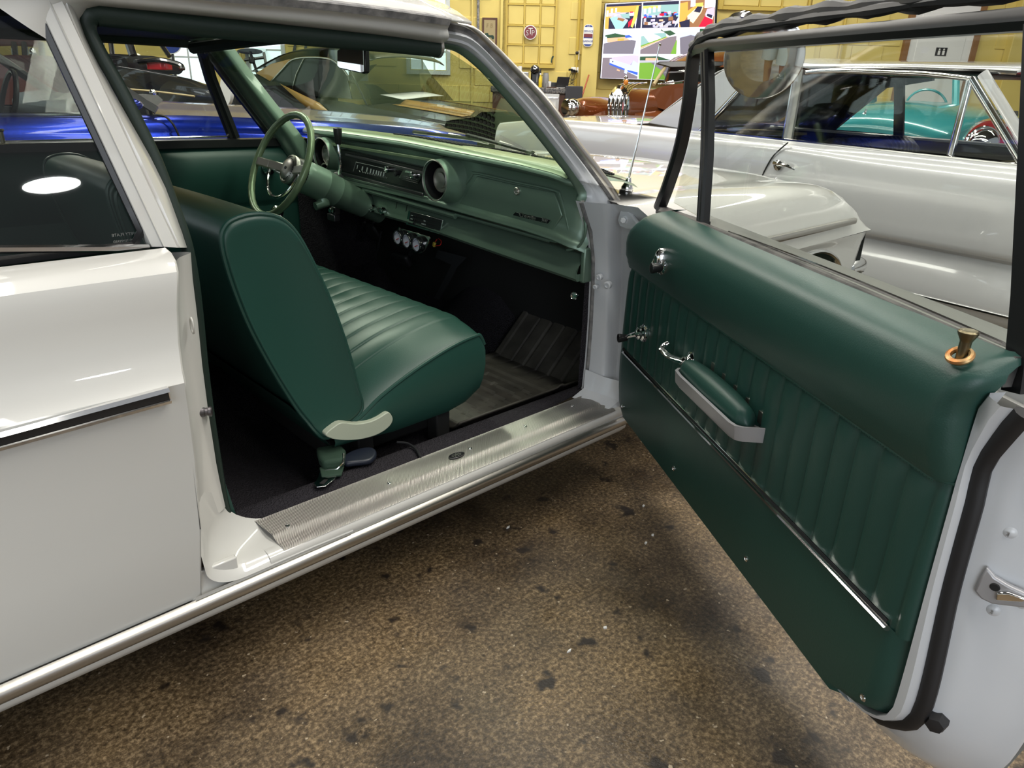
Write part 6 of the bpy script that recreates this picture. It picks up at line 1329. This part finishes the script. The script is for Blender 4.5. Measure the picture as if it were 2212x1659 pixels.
part('nose', MB().grid([[Vector((x1, .06 + (Wd - .12) * k / 8, z)) for k in range(9)] for z in (.35, .6, lerp_tab(tabz, x1))]), 'blacksatin', ch)
part('tail', MB().grid([[Vector((x0, .06 + (Wd - .12) * k / 8, z)) for k in range(9)] for z in (.35, .6, lerp_tab(tabz, x0))]), 'blacksatin', ch)
# tan stripe down the flank on to the hood
st_ = [(612, 196), (640, 206), (672, 213), (720, 252), (752, 272), (830, 284), (880, 300)]; st2 = [(600, 178), (642, 200), (684, 210), (728, 244), (760, 262), (830, 270), (900, 284)]
def ribbon(A, B, y0, nm, mt): 
    a = [P(*q, y0) for q in A]; b = [P(*q, y0 + .02) for q in B]; return part(nm, MB().grid([[p, p.lerp(q, .5), q] for p, q in zip(a, b)]), mt, ch, solid=.004)
ribbon([(604, 180), (650, 222), (700, 262), (690, 262)][:3], [(650, 203), (690, 222), (722, 252)], -.035, 'flank_stripe', 'tan')
ribbon([(690, 260), (760, 282), (830, 296), (905, 310)], [(722, 250), (780, 262), (840, 270), (896, 284)], -.04, 'flank_stripe', 'tan')
for f0, f1 in ((.20, .27), (.28, .33), (.68, .73), (.74, .81)):
    part('hood_stripe', MB().grid([[Vector((x, .06 + (Wd - .12) * f, lerp_tab(tabz, x) + .05 * math.sin(PI * f) + (.052 if .3 < f < .72 else .0) + .008)) for f in (f0, f1)] for x in [xh + .02 + (x1 - xh - .1) * i / 10 for i in range(11)]]), 'tan', ch, solid=.003)
# greenhouse
top = [(545, 150), (575, 132), (610, 115), (650, 106), (700, 103), (750, 106), (785, 116), (800, 128)]
tv_ = cr([P(*q, .28) for q in top], 4)
part('roof', MB().grid([[Vector((v.x, v.y + (Wd - .56) * k / 12, v.z + .05 * math.sin(PI * k / 12) - (.02 if k in (0, 12) else 0))) for k in range(13)] for v in tv_]), 'blacksatin', ch, smooth=50, solid=.01)
part('sail_panel', MB().prism([P(*q, .17) for q in ((552, 158), (585, 138), (628, 127), (608, 152), (583, 176))], (0, .03, 0)), 'tan', ch, bevel=.008)
part('sail_panel_far', MB().prism([P(*q, .17) + Vector((0, Wd - .37, 0)) for q in ((552, 158), (585, 138), (628, 127), (608, 152), (583, 176))], (0, .03, 0)), 'tan', ch, bevel=.008)
part('side_glass', MB().prism([P(*q, .16) for q in ((586, 176), (610, 150), (632, 131), (670, 126), (712, 130), (735, 146), (748, 160), (760, 214), (660, 206), (615, 196))], (0, .01, 0)), M['blacksatin'], ch, smooth=0, label='dark tinted side glass')
part('window_frame', MB().tube(cr([P(*q, .15) for q in ((586, 176), (610, 150), (632, 129), (670, 124), (714, 128), (738, 146), (752, 164))], 4), .012, 6), 'steel', ch)
part('window_bar', MB().tube([P(656, 127, .15), P(640, 160, .15), P(630, 198, .15)], .008, 6), 'steel', ch)
part('windshield_glass', MB().grid([[a.lerp(b, k / 8) for k in range(9)] for a, b in ((P(760, 214, .12), P(760, 214, .12) + Vector((.25, Wd - .24, 0))), (P(752, 150, .25), P(752, 150, .25) + Vector((.1, Wd - .5, 0))), (P(745, 118, .3), P(745, 118, .3) + Vector((.1, Wd - .6, 0))))]), 'tinted', ch, smooth=0)
part('windshield_pillar', MB().tube([P(745, 128, .2), P(775, 190, .14), P(795, 232, .1)], .012, 6), 'blacksatin', ch)
part('cowl_panel', MB().grid([[Vector((xh - .5 + .2 * math.sin(PI * k / 6), .1 + (Wd - .2) * k / 6, lerp_tab(tabz, xh) + z)) for k in range(7)] for z in (-.3, .02)]), 'blacksatin', ch)
v = P(880, 224, .9); single('paper_sheet', MB().grid([[F.o + F.f * (v.x + a) + F.l * (.9 + b) + UP * (lerp_tab(tabz, v.x + a) + .125 + .03 * math.sin(b * 3)) for b in (-.3, -.1, .1, .3, .5)] for a in (-.22, 0, .22)]), 'white_plain', 'white paper sheet lying on the hood of the black and tan coupe', 'paper', solid=.002)
for x in (x0 + .75, x1 - .8): wheel(ch, x, .14, .34, 'chrome'); wheel(ch, x, Wd - .14, .34, 'chrome', -1)
# ---- copper old car by the wall
d0_ = AT(1440, 190, 9.6); F = FR((d0_.x, d0_.y), math.radians(228)); 
cp = thing('car', 'copper brown old car with chrome grille teeth parked below the wall screen', 'car', F.o, F.a, local=True)
def G(px, py, d): # point at given depth in own frame
    p = AT(px, py, d) - F.o; return Vector((p.dot(F.f), p.dot(F.l), p.z))
def blob(rings, mt, nm, par, sm=60): return part(nm, MB().loft([cr(r, 3, closed=True) for r in rings]), mt, par, smooth=sm)
def ell(c, u, v, n=14): return [Vector(c) + Vector(u) * math.cos(2 * PI * j / n) + Vector(v) * math.sin(2 * PI * j / n) for j in range(n)]
RL = Vector((RT.dot(F.f), RT.dot(F.l), 0)); HL = Vector((HD.dot(F.f), HD.dot(F.l), 0)); ZL = UP.copy()
ppm = lambda d: d / FPX   # metres per picture pixel at that depth
# right front fender with headlamp
d = 8.5; k = ppm(d)
blob([ell(G(1246, 236, d), RL * 12 * k, ZL * 16 * k), ell(G(1252, 238, d + .1), RL * 22 * k, ZL * 24 * k), ell(G(1275, 240, d + .3), RL * 42 * k, ZL * 30 * k), ell(G(1300, 242, d + .8), RL * 50 * k, ZL * 33 * k), ell(G(1330, 246, d + 1.5), RL * 44 * k, ZL * 32 * k)], 'copper', 'front_fender', cp)
hl = G(1238, 232, d - .02); part('headlamp', MB().ball(hl, 17 * k, 18, (1, 1, 1.05)), 'chrome', cp); part('headlamp_rim', MB().lathe([(15 * k, 0), (17 * k, .02), (15 * k, .04)], hl - RL * 12 * k - HL * 6 * k, -RL - HL * .6, 24), 'chrome', cp)
# hood
d = 8.4; k = ppm(d)
rings = []
for (px, py, w, h, dd) in ((1334, 238, 10, 36, 0), (1342, 226, 22, 40, .12), (1372, 220, 44, 38, .4), (1410, 216, 64, 34, .8), (1450, 214, 84, 32, 1.2), (1500, 212, 100, 30, 1.6)):
    rings.append(ell(G(px, py + 12, d + dd), RL * w * k, ZL * h * k * (1 + dd * .12)))
blob(rings, 'copper', 'hood', cp)
gl = part('grille', MB().loft([ell(G(1333, 232, d - .06), RL * 14 * k, ZL * 38 * k), ell(G(1336, 230, d + .02), RL * 24 * k, ZL * 44 * k)]), 'chrome', cp, smooth=50)
for i in range(5):
    x = 1317 + 9 * i; part('grille_bar', MB().tube(cr([G(x + 12, 188 + abs(i - 3) * 2, d + .04), G(x + 2, 205, d - .1), G(x - 2, 228, d - .14), G(x - 2, 252, d - .12)], 4), .014, 8), 'chrome', gl)
    part('hood_strip', MB().tube(cr([G(x + 12, 190, d + .05), G(x + 24, 183, d + .22), G(x + 44, 179, d + .6)], 3), .010, 6), 'chrome', cp)
om = G(1351, 184, d - .05); part('hood_ornament', MB().lathe([(.012, 0), (.03, .02), (.035, .05), (.018, .07), (.022, .09), (.004, .11)], om, UP, 14), 'chrome', cp); 
M['amber'] = mat('amber_plastic', (.6, .2, .02), .2); part('ornament_head', MB().ball(om + RL * .0 + ZL * .03 - HL * .03, .035, 12, (.8, .8, 1)), 'amber', cp)
# cab
d = 9.9; k = ppm(d)
blob([ell(G(1540, 214, d - 1.1), RL * 130 * k, ZL * 30 * k), ell(G(1560, 214, d - .3), RL * 150 * k, ZL * 34 * k), ell(G(1620, 216, d + 1.2), RL * 150 * k, ZL * 34 * k)], 'copper', 'cowl', cp)
part('roof', MB().loft([ell(G(1580, 150, d + .3), RL * 150 * k, HL * .8, 26), ell(G(1580, 143, d + .3), RL * 148 * k, HL * .78, 26), ell(G(1582, 128, d + .3), RL * 130 * k, HL * .7, 26), ell(G(1586, 114, d + .3), RL * 98 * k, HL * .55, 26), ell(G(1588, 106, d + .3), RL * 58 * k, HL * .36, 26), ell(G(1588, 103, d + .3), RL * 24 * k, HL * .15, 26)]), 'copper', cp, smooth=70)
part('cab_interior', MB().prism([G(1480, 148, d + .4), G(1640, 148, d + .4), G(1640, 200, d + .4), G(1470, 200, d + .4)], HL * .6), 'blackvinyl', cp)
part('roof_visor', MB().prism([G(1419, 138, d - .7), G(1424, 133, d - .7), G(1500, 131, d - .5), G(1600, 134, d - .3), G(1600, 142, d - .3), G(1450, 146, d - .6)], HL * .1), 'black', cp, bevel=.01)
part('windshield_post', MB().tube([G(1436, 146, d - .6), G(1412, 183, d - .8)], .022, 8), 'beige', cp)
part('windshield_bar', MB().tube([G(1446, 146, d - .6), G(1434, 180, d - .8)], .010, 6), 'black', cp)
part('side_glass', MB().prism([G(1450, 140, d - .5), G(1480, 136, d - .3), G(1484, 142, d - .3), G(1474, 176, d - .3), G(1440, 174, d - .5)], HL * .02), 'black', cp, bevel=.01, label='dark grey sun screen in the window')
part('window_frame', MB().tube([G(1440, 176, d - .5), G(1448, 140, d - .5), G(1486, 135, d - .3), G(1478, 178, d - .3)], .018, 8), 'copper', cp)
part('windshield', MB().prism([G(1414, 182, d - .78), G(1438, 146, d - .58), G(1600, 140, d - .3), G(1600, 182, d - .4)], HL * .01), 'glassclear', cp, smooth=0)
part('wiper', MB().tube([G(1424, 182, d - .85), G(1490, 172, d - .7)], .008, 6), 'chrome', cp)
for (px, dd) in ((1290, 8.9), (1560, 9.3), (1470, 11.0), (1640, 11.2)):
    v = G(px, 250, dd); wheel(cp, v.x, v.y, .36)
part('lower_body', MB().loft([ell(G(1330, 300, 8.7) * 1.0 + Vector((0, 0, .0)), RL * .45, ZL * .35), ell(G(1450, 290, 9.6), RL * .85, ZL * .45), ell(G(1600, 280, 11.0), RL * .85, ZL * .45)]), 'copper', cp)
# ---- turquoise car beyond the silver one
d0_ = AT(1950, 230, 8.0); F = FR((d0_.x, d0_.y), math.radians(215)); RL = Vector((RT.dot(F.f), RT.dot(F.l), 0)); HL = Vector((HD.dot(F.f), HD.dot(F.l), 0))
tq = thing('car', 'turquoise old car with a chrome hood bird seen through the silver car windows', 'car', F.o, F.a, local=True)
d = 7.6; k = ppm(d)
rows = []
for (xa, ya, dd) in ((1700, 285, 0), (1740, 262, .05), (1790, 240, .2), (1830, 227, .5), (1880, 226, 1.0), (1960, 234, 1.4)):
    a = G(xa, ya, d + dd); b = G(xa + 330 - dd * 20, ya + 28 + dd * 2, d + dd - .5)
    rows.append([a.lerp(b, t) + ZL * (.10 * math.sin(PI * t)) for t in [j / 12 for j in range(13)]])
part('hood', MB().grid(rows), 'turq', tq, smooth=60, solid=.01)
part('front_panel', MB().grid([[v, v + ZL * -.5 - HL * .05] for v in rows[0]]), 'turq', tq)
a = [r[-1] for r in rows]; part('fender_side', MB().grid([[v, v - ZL * .25 - HL * .06, v - ZL * .7 - HL * .04] for v in a]), 'turq', tq, smooth=50)
q = G(1846, 262, d - .1); part('hood_bird', MB().tube(cr([q + RL * -.06 - ZL * .03, q, q + RL * .08 + ZL * .06, q + RL * .10 + ZL * .13], 4), [.008, .02, .03, .034, .034, .03, .026, .022, .02, .016, .012, .008, .004], 8), 'chrome', tq); part('bird_wing', MB().tube([q + RL * .02, q + RL * .2 - ZL * .03, q + RL * .3 - ZL * .05], [.018, .012, .004], 8), 'chrome', tq)
part('cowl_chrome', MB().tube([G(1822, 225, d + 1.0), G(1930, 230, d + .9), G(2060, 246, d + .6), G(2180, 250, d + .4)], .016, 8), 'chrome', tq)
part('windshield_pillar', MB().tube([G(1872, 160, d + 1.2), G(1858, 224, d + 1.0)], .035, 8), 'turq', tq); part('rear_pillar', MB().tube([G(1888, 158, d + 2.2), G(1886, 224, d + 2.1)], .05, 8), 'turq', tq); part('near_pillar', MB().tube([G(2066, 150, d + .7), G(2064, 244, d + .5)], .04, 8), 'turq', tq)
part('roof', MB().grid([[G(1860, 150, d + 1.2).lerp(G(2070, 142, d + .7), t) + HL * (s * 1.6) + ZL * (.05 * math.sin(PI * t)) for t in [j / 8 for j in range(9)]] for s in (0, .3, .7, 1)]), 'turq', tq, solid=.02)
c = G(2000, 236, d + .9); part('steering_wheel', MB().tube([c + RL * (46 * k * 1.12 * math.cos(t)) + ZL * (40 * k * 1.1 * math.sin(t)) + HL * (.06 * math.sin(t)) for t in [2 * PI * j / 36 for j in range(36)]], .014, 8, closed=True), 'turq', tq)
part('instrument_hood', MB().loft([ell(G(2000, 238, d + .8), RL * 24 * k, ZL * 17 * k), ell(G(2000, 238, d + .6), RL * 24 * k, ZL * 15 * k)]), 'turq', tq)
part('dash_panel', MB().prism([G(1930, 224, d + 1.0), G(2060, 234, d + .7), G(2060, 260, d + .7), G(1930, 250, d + 1.0)], HL * -.05), 'turq', tq)
part('door_trim', MB().prism([G(2060, 232, d + .8), G(2200, 240, d + .8), G(2200, 300, d + .8), G(2060, 300, d + .8)], HL * .05), 'darksteel', tq)
for px, dd in ((1760, 8.0), (2100, 7.6), (1960, 9.9), (2200, 9.2)): v = G(px, 280, dd); wheel(tq, v.x, v.y, .34)
# ---- red car fender with headlamp
d0_ = AT(2125, 300, 5.5); F = FR((d0_.x, d0_.y), math.radians(226)); RL = Vector((RT.dot(F.f), RT.dot(F.l), 0)); HL = Vector((HD.dot(F.f), HD.dot(F.l), 0))
rd_ = thing('car', 'bright red old car with a round chrome headlamp behind the silver car', 'car', F.o, F.a, local=True)
d = 5.4; k = ppm(d)
blob([ell(G(2128, 318, d - .05), RL * 50 * k, ZL * 54 * k), ell(G(2130, 316, d + .1), RL * 58 * k, ZL * 58 * k), ell(G(2138, 314, d + .5), RL * 70 * k, ZL * 60 * k), ell(G(2150, 316, d + .9), RL * 90 * k, ZL * 58 * k)], 'redpaint', 'front_fender', rd_)
part('headlamp', MB().ball(G(2120, 312, d - .08), 32 * k, 20), 'chrome', rd_); part('headlamp_rim', MB().tube([G(2120, 312, d - .1) + RL * (34 * k * math.cos(t)) + ZL * (34 * k * math.sin(t)) for t in [2 * PI * j / 30 for j in range(30)]], .012, 8, closed=True), 'chrome', rd_)
part('fender_ornament', MB().ball(G(2124, 272, d - .05), .03, 10), 'chrome', rd_)
part('lower_body', MB().loft([ell(G(2128, 380, d), RL * 60 * k, ZL * .3), ell(G(2160, 370, d + .9), RL * 120 * k, ZL * .35)]), 'redpaint', rd_)
for px, dd in ((2125, 5.75), (2200, 6.3)): v = G(px, 330, dd); wheel(rd_, v.x, v.y, .33)
# ---- black vintage car with open hood side, behind the blue one
d0_ = AT(290, 170, 9.); F = FR((d0_.x, d0_.y), math.radians(300)); RL = Vector((RT.dot(F.f), RT.dot(F.l), 0)); HL = Vector((HD.dot(F.f), HD.dot(F.l), 0))
bk = thing('car', 'glossy black vintage car with upright windows behind the blue coupe', 'car', F.o, F.a, local=True)
d = 8.4; k = ppm(d)
part('roof', MB().loft([[G(x, y, dd) for x, y, dd in ((180, 62, d), (260, 70, d), (342, 82, d), (344, 86, d), (260, 82, d), (180, 76, d))], [G(x, y, dd) for x, y, dd in ((180, 66, d + 1.6), (260, 74, d + 1.6), (342, 86, d + 1.6), (344, 90, d + 1.6), (260, 86, d + 1.6), (180, 80, d + 1.6))]]), 'blackpaint', bk, bevel=.02)
for A, B in (((217, 76), (224, 122)), ((238, 80), (243, 120)), ((274, 80), (288, 122)), ((340, 84), (366, 122))): part('window_post', MB().tube([G(*A, d), G(*B, d)], .028 if A[0] != 274 else .05, 8), 'blackpaint', bk)
for A in ((200, 80), (280, 84)): part('far_window_post', MB().tube([G(*A, d + 1.6), G(A[0] + 6, 122, d + 1.6)], .04, 8), 'blackpaint', bk)
part('windshield', MB().prism([G(290, 86, d), G(340, 88, d), (G(362, 120, d)), G(296, 120, d)], HL * .01), 'glassclear', bk, smooth=0)
part('cowl', MB().loft([ell(G(190, 138, d + .1), RL * 20 * k, ZL * 18 * k), ell(G(250, 138, d), RL * 60 * k, ZL * 20 * k), ell(G(320, 140, d), RL * 60 * k, ZL * 18 * k), ell(G(380, 146, d), RL * 16 * k, ZL * 14 * k)]), 'blackpaint', bk, smooth=60)
part('front_fender', MB().loft([cr(ell(G(180, 190, d - .5), RL * 10 * k, ZL * 34 * k), 2, True), cr(ell(G(230, 184, d - .6), RL * 40 * k, ZL * 38 * k), 2, True), cr(ell(G(300, 190, d - .6), RL * 70 * k, ZL * 36 * k), 2, True), cr(ell(G(390, 206, d - .6), RL * 60 * k, ZL * 34 * k), 2, True), cr(ell(G(470, 220, d - .4), RL * 30 * k, ZL * 26 * k), 2, True)]), 'blackpaint', bk, smooth=60)
part('engine_block', MB().box(G(355, 141, d - .25), (.12, .12, .10)).box(G(340, 143, d - .25), (.2, .12, .08)), 'redpaint', bk, bevel=.01, label='red engine showing under the raised hood')
part('hood_edge', MB().tube(cr([G(300, 134, d - .3), G(345, 130, d - .35), G(388, 140, d - .35), G(394, 150, d - .35)], 4), .03, 8), 'blackpaint', bk)
part('running_board', MB().tube(cr([G(280, 193, d - 1.0), G(330, 197, d - 1.0), G(420, 208, d - 1.0)], 4), .02, 8, flat=.5), 'beige', bk)
part('lower_body', MB().loft([ell(G(200, 250, d), RL * .5, ZL * .4), ell(G(400, 260, d), RL * .6, ZL * .4)]), 'darkred', bk)
for px, dd in ((230, 8.3), (410, 8.3), (250, 9.6), (420, 9.6)): v = G(px, 250, dd); wheel(bk, v.x, v.y, .36)
# round blue sign with a white edge
c = AT(367, 88, 10.6); s = single('round_blue_sign', MB().lathe([(.181, 0), (.181, .012), (.0005, .012)], c, -HD, 36), 'white_plain', 'round blue sign with a pale edge behind the blue coupe', 'sign', smooth=30); part('sign_face', MB().lathe([(.170, .010), (.170, .014), (.0005, .014)], c, -HD, 36), 'blueenamel', s, smooth=30)
part('sign_post', MB().tube([c + HD * .02, Vector((c.x, c.y, 0)) + HD * .02], .018, 8), 'darksteel', s)
# orange and white gear wheel-like disc seen through the vent window
c = AT(497, 196, 7.3); s = single('orange_disc', MB().lathe([(.10, 0), (.135, .02), (.135, .05), (.10, .05)], c, -RT * .75 - HD * .66, 28), 'white_plain', 'white rimmed orange wheel face in the far vent window', 'wheel', smooth=30); part('disc_face', MB().lathe([(.10, .03), (.10, .04), (.001, .045)], c, -RT * .75 - HD * .66, 28), 'tan', s)
part('disc_stand', MB().tube([c, Vector((c.x, c.y, 0))], .05, 8), 'black', s)
# dark red car far left
d0_ = AT(80, 160, 7.6); F = FR((d0_.x, d0_.y), math.radians(300)); RL = Vector((RT.dot(F.f), RT.dot(F.l), 0)); HL = Vector((HD.dot(F.f), HD.dot(F.l), 0)); d = 7.6; k = ppm(d)
dr_ = thing('car', 'dark red vintage car with cream window frames far behind the blue coupe', 'car', F.o, F.a, local=True)
blob([ell(G(-20, 190, d), RL * 30 * k, ZL * 60 * k), ell(G(40, 180, d), RL * 60 * k, ZL * 56 * k), ell(G(110, 176, d - .1), RL * 50 * k, ZL * 50 * k), ell(G(160, 196, d), RL * 20 * k, ZL * 30 * k)], 'darkred', 'body', dr_)
part('roof', MB().loft([ell(G(-30, 92, d), RL * 20 * k, ZL * 8 * k), ell(G(30, 88, d), RL * 60 * k, ZL * 9 * k), ell(G(80, 96, d), RL * 14 * k, ZL * 6 * k)]), 'darkred', dr_)
for x in (-10, 30, 52, 88): part('window_post', MB().tube([G(x, 92, d), G(x + 4, 132, d)], .03, 8), 'blackpaint', dr_)
part('door_mirror', MB().ball(G(72, 116, d - .2), .06, 12, (.7, .7, 1)), 'chrome', dr_)
for px in (-20, 130): v = G(px, 230, d); wheel(dr_, v.x, v.y, .36); v = G(px, 230, d + 1.2); wheel(dr_, v.x, v.y, .36)
# open-frame off-road vehicle by the bright window
d0_ = AT(545, 150, 10.9); F = FR((d0_.x, d0_.y), math.radians(250)); RL = Vector((RT.dot(F.f), RT.dot(F.l), 0)); HL = Vector((HD.dot(F.f), HD.dot(F.l), 0)); d = 11.0; k = ppm(d)
og_ = thing('off_road_buggy', 'black open framed off-road buggy in front of the bright window', 'buggy', F.o, F.a, local=True)
part('roof_panel', MB().loft([ell(G(540, 111, d), RL * 28 * k, ZL * 6 * k), ell(G(552, 108, d + .4), RL * 28 * k, ZL * 6 * k)]), 'blackpaint', og_)
for A, B in (((514, 112), (500, 190)), ((570, 114), (584, 190)), ((540, 112), (560, 170)), ((528, 130), (572, 124))): part('roll_bar', MB().tube([G(*A, d), G(*B, d)], .022, 8), 'black', og_)
part('tub', MB().loft([ell(G(540, 250, d), RL * .42, ZL * .32), ell(G(543, 248, d + .4), RL * .42, ZL * .32)]), 'blackpaint', og_)
part('rear_view_mirror', MB().box(G(544, 130, d - .05), (.05, .09, .1)), 'black', og_, bevel=.02)
for px in (500, 590):
    for dd in (11.05, 11.35): v = G(px, 260, dd); wheel(og_, v.x, v.y, .3)
# small dark ornaments on the wall seen through the windshield
for px, py, sh_ in ((635, 92, 0), (658, 96, 0), (690, 84, 1)):
    c = WP(px, py, .03)
    single('wall_ornament', MB().lathe([(.09, 0), (.09, .02), (.07, .03), (.0005, .03)], c, -HD, 18) if sh_ else MB().prism([c + RT * a + UP * b for a, b in ((-.03, -.13), (.02, -.14), (.04, .0), (.015, .14), (-.015, .12), (.01, 0))], -HD * .02), 'darkgrey', ['thin dark tool shape hanging on the yellow wall above the coupe roof', 'slim dark tool beside the round badge on the yellow wall', 'small round dark badge high on the yellow wall above the coupe'][(635, 658, 690).index(px)], 'ornament')
# ================================================================== THE PERSON TAKING THE PICTURE (seen in the round door mirror)
PR = Vector((-HD.x * .42, -HD.y * .42, 0)) + RT * .03
M['skin'] = mat('skin', (.46, .24, .16), .5, col2=(.40, .19, .12), cscale=7); M['shorts'] = mat('pale_blue_shorts', (.34, .40, .46), .8, bump=(200, .2, .001)); M['shirt'] = mat('white_shirt', (.62, .66, .74), .85); M['sock'] = mat('black_sock', (.015, .015, .018), .9); M['shoe'] = mat('dark_blue_shoe', (.03, .036, .055), .7); M['hair'] = mat('brown_hair', (.05, .03, .015), .7); M['eyewhite'] = mat('eye_white', (.7, .7, .68), .2)
pe = thing('person', 'person in pale blue shorts and dark shoes, seen in the round door mirror', 'person', PR, YAW, local=True)
V3 = Vector
sk = bmesh.new(); lay = sk.verts.layers.skin.verify()
def jv(p, r, prev=None):
    v = sk.verts.new(p); v[lay].radius = (r if isinstance(r, tuple) else (r, r)); v[lay].use_root = prev is None
    if prev is not None: sk.edges.new((prev, v))
    return v
pel = jv((0, 0, .94), (.15, .11)); sp = jv((0, 0, 1.12), (.145, .10), pel); chs = jv((.0, 0, 1.33), (.16, .11), sp); nk0 = jv((0, 0, 1.46), (.07, .065), chs); nk = jv((.015, 0, 1.53), .055, nk0)
hd0 = jv((.03, 0, 1.60), .078, nk); hd1 = jv((.04, 0, 1.68), .095, hd0); jv((.035, 0, 1.745), .07, hd1)
LEG = {}
for sy, kx, ax in ((1, .05, -.03), (-1, .22, .16)):
    h = jv((.0, sy * .09, .86), .095, pel); th = jv((kx * .55, sy * .115, .68), .083, h); kn = jv((kx, sy * .13, .49), .058, th); cf = jv((kx * .5 + ax * .5 - .02, sy * .14, .34), .056, kn); an = jv((ax, sy * .15, .10), .036, cf); he = jv((ax + .01, sy * .15, .05), .04, an); jv((ax + .13, sy * .165, .035), .034, he)
    LEG[sy] = [V3(v.co) for v in (h, th, kn, cf, an)]
ARM = {}
for sy in (1, -1):
    s_ = jv((0, sy * .17, 1.42), .06, chs); u_ = jv((.05, sy * .24, 1.28), .047, s_); e_ = jv((.10, sy * .26, 1.14), .04, u_); f_ = jv((.24, sy * .17, 1.16), .036, e_); w_ = jv((.33, sy * .105, 1.19), .027, f_); pm = jv((.385, sy * .085, 1.20), (.032, .017), w_)
    ARM[sy] = [V3(v.co) for v in (s_, u_, e_)]
    for k, dz in enumerate((.030, .011, -.009, -.027)):
        L_ = (.034, .038, .036, .029)[k]
        a = jv((.405, sy * .083, 1.20 + dz), .0085, pm); b = jv((.405 + L_ * .7, sy * .080, 1.20 + dz), .0082, a); c_ = jv((.405 + L_ * .75, sy * .052, 1.20 + dz), .0075, b); jv((.405 + L_ * .5, sy * .036, 1.20 + dz * .9), .0065, c_)
    a = jv((.372, sy * .075, 1.228), .010, pm); b = jv((.382, sy * .058, 1.238), .009, a); jv((.388, sy * .038, 1.236), .008, b)
me = bpy.data.meshes.new('body'); sk.to_mesh(me); sk.free(); me.materials.append(M['skin'])
bo = bpy.data.objects.new('body', me); COL.objects.link(bo); bo.parent = pe; ORG['body'] = V3((0, 0, 0))
md = bo.modifiers.new('skin', 'SKIN'); md.use_smooth_shade = True; bo.modifiers.new('sub', 'SUBSURF').levels = 1; bo.modifiers['sub'].render_levels = 2
def ering(c, rx, ry, n=18, tilt=0.): return [V3(c) + V3((rx * math.cos(2 * PI * j / n), ry * math.sin(2 * PI * j / n), tilt * math.cos(2 * PI * j / n))) for j in range(n)]
sh = part('shorts', MB().loft([ering((0, 0, 1.03), .125, .172), ering((0, 0, .95), .14, .185), ering((.01, 0, .86), .15, .195), ering((.02, 0, .80), .13, .18)], cap=False), 'shorts', pe, smooth=70, label='pale blue shorts')
for sy in (1, -1):
    h, th, kn, cf, an = LEG[sy]; q = th.lerp(kn, .55)
    part('shorts_leg', MB().loft([ering(h + V3((0, 0, .04)), .125, .105), ering(th, .118, .112), ering(q, .115, .112), ering(q + V3((0, 0, .004)), .106, .103)], cap=False), 'shorts', sh, smooth=70)
    part('sock', MB().tube([an.lerp(cf, .22), an, an + V3((.01, 0, -.03))], [.051, .047, .05], 14), 'sock', pe, label='black ankle sock')
    a = an + V3((0, 0, -.10)); part('shoe', MB().loft([[a + V3((x, sy * (.02 * max(0, x + .02)) + w * math.cos(t), .004 + hh * max(0, math.sin(t)) + (.0 if math.sin(t) > 0 else 0))) for t in [2 * PI * j / 16 for j in range(16)]] for x, w, hh in ((-.085, .02, .04), (-.075, .036, .075), (-.03, .044, .095), (.03, .046, .085), (.09, .05, .06), (.15, .046, .048), (.185, .03, .035), (.195, .01, .02))]), 'shoe', pe, smooth=60, label='dark blue shoe')
st_ = part('shirt', MB().loft([ering((0, 0, .93), .150, .192), ering((0, 0, 1.05), .140, .180), ering((0, 0, 1.2), .135, .178), ering((0, 0, 1.35), .135, .195), ering((0, 0, 1.43), .105, .19), ering((0, 0, 1.475), .078, .09), ering((.005, 0, 1.49), .066, .072)], cap=False), 'shirt', pe, smooth=70, label='white shirt')
for sy in (1, -1):
    s_, u_, e_ = ARM[sy]; part('sleeve', MB().tube([s_ + V3((0, -sy * .05, .01)), s_ + V3((0, sy * .01, 0)), u_, u_.lerp(e_, .4)], [.07, .082, .070, .066], 14, cap=False), 'shirt', st_, smooth=70)
    part('eye', MB().ball((.125, sy * .033, 1.665), .0125, 10), 'eyewhite', pe); part('pupil', MB().ball((.1345, sy * .033, 1.665), .0055, 8), 'black', pe)
    part('ear', MB().ball((.03, sy * .092, 1.655), .03, 10, (.6, .35, 1.1)), 'skin', pe)
part('nose', MB().loft([ering((.125, 0, 1.675), .008, .008, 10), ering((.138, 0, 1.645), .016, .014, 10), ering((.146, 0, 1.628), .016, .018, 10), ering((.126, 0, 1.618), .010, .016, 10)]), 'skin', pe, smooth=70)
M['lip'] = mat('lip', (.32, .12, .10), .5); part('mouth', MB().tube([(.118, -.025, 1.598), (.130, 0, 1.600), (.118, .025, 1.598)], [.003, .0065, .003], 8), 'lip', pe)
part('hair', MB().loft([ering((.0, 0, 1.63), .088, .098), ering((-.005, 0, 1.70), .108, .106), ering((.02, 0, 1.755), .10, .092), ering((.03, 0, 1.79), .07, .062), ering((.03, 0, 1.80), .02, .02)], cap=True), 'hair', pe, smooth=70)
pc_ = CC - CF * .012
single('phone', MB().prism([pc_ + CR * a + CU * b for a, b in ((-.076, -.037), (.076, -.037), (.076, .037), (-.076, .037))], -CF * .008), 'black', 'black phone held in both hands of the person in shorts', 'phone', bevel=.003)
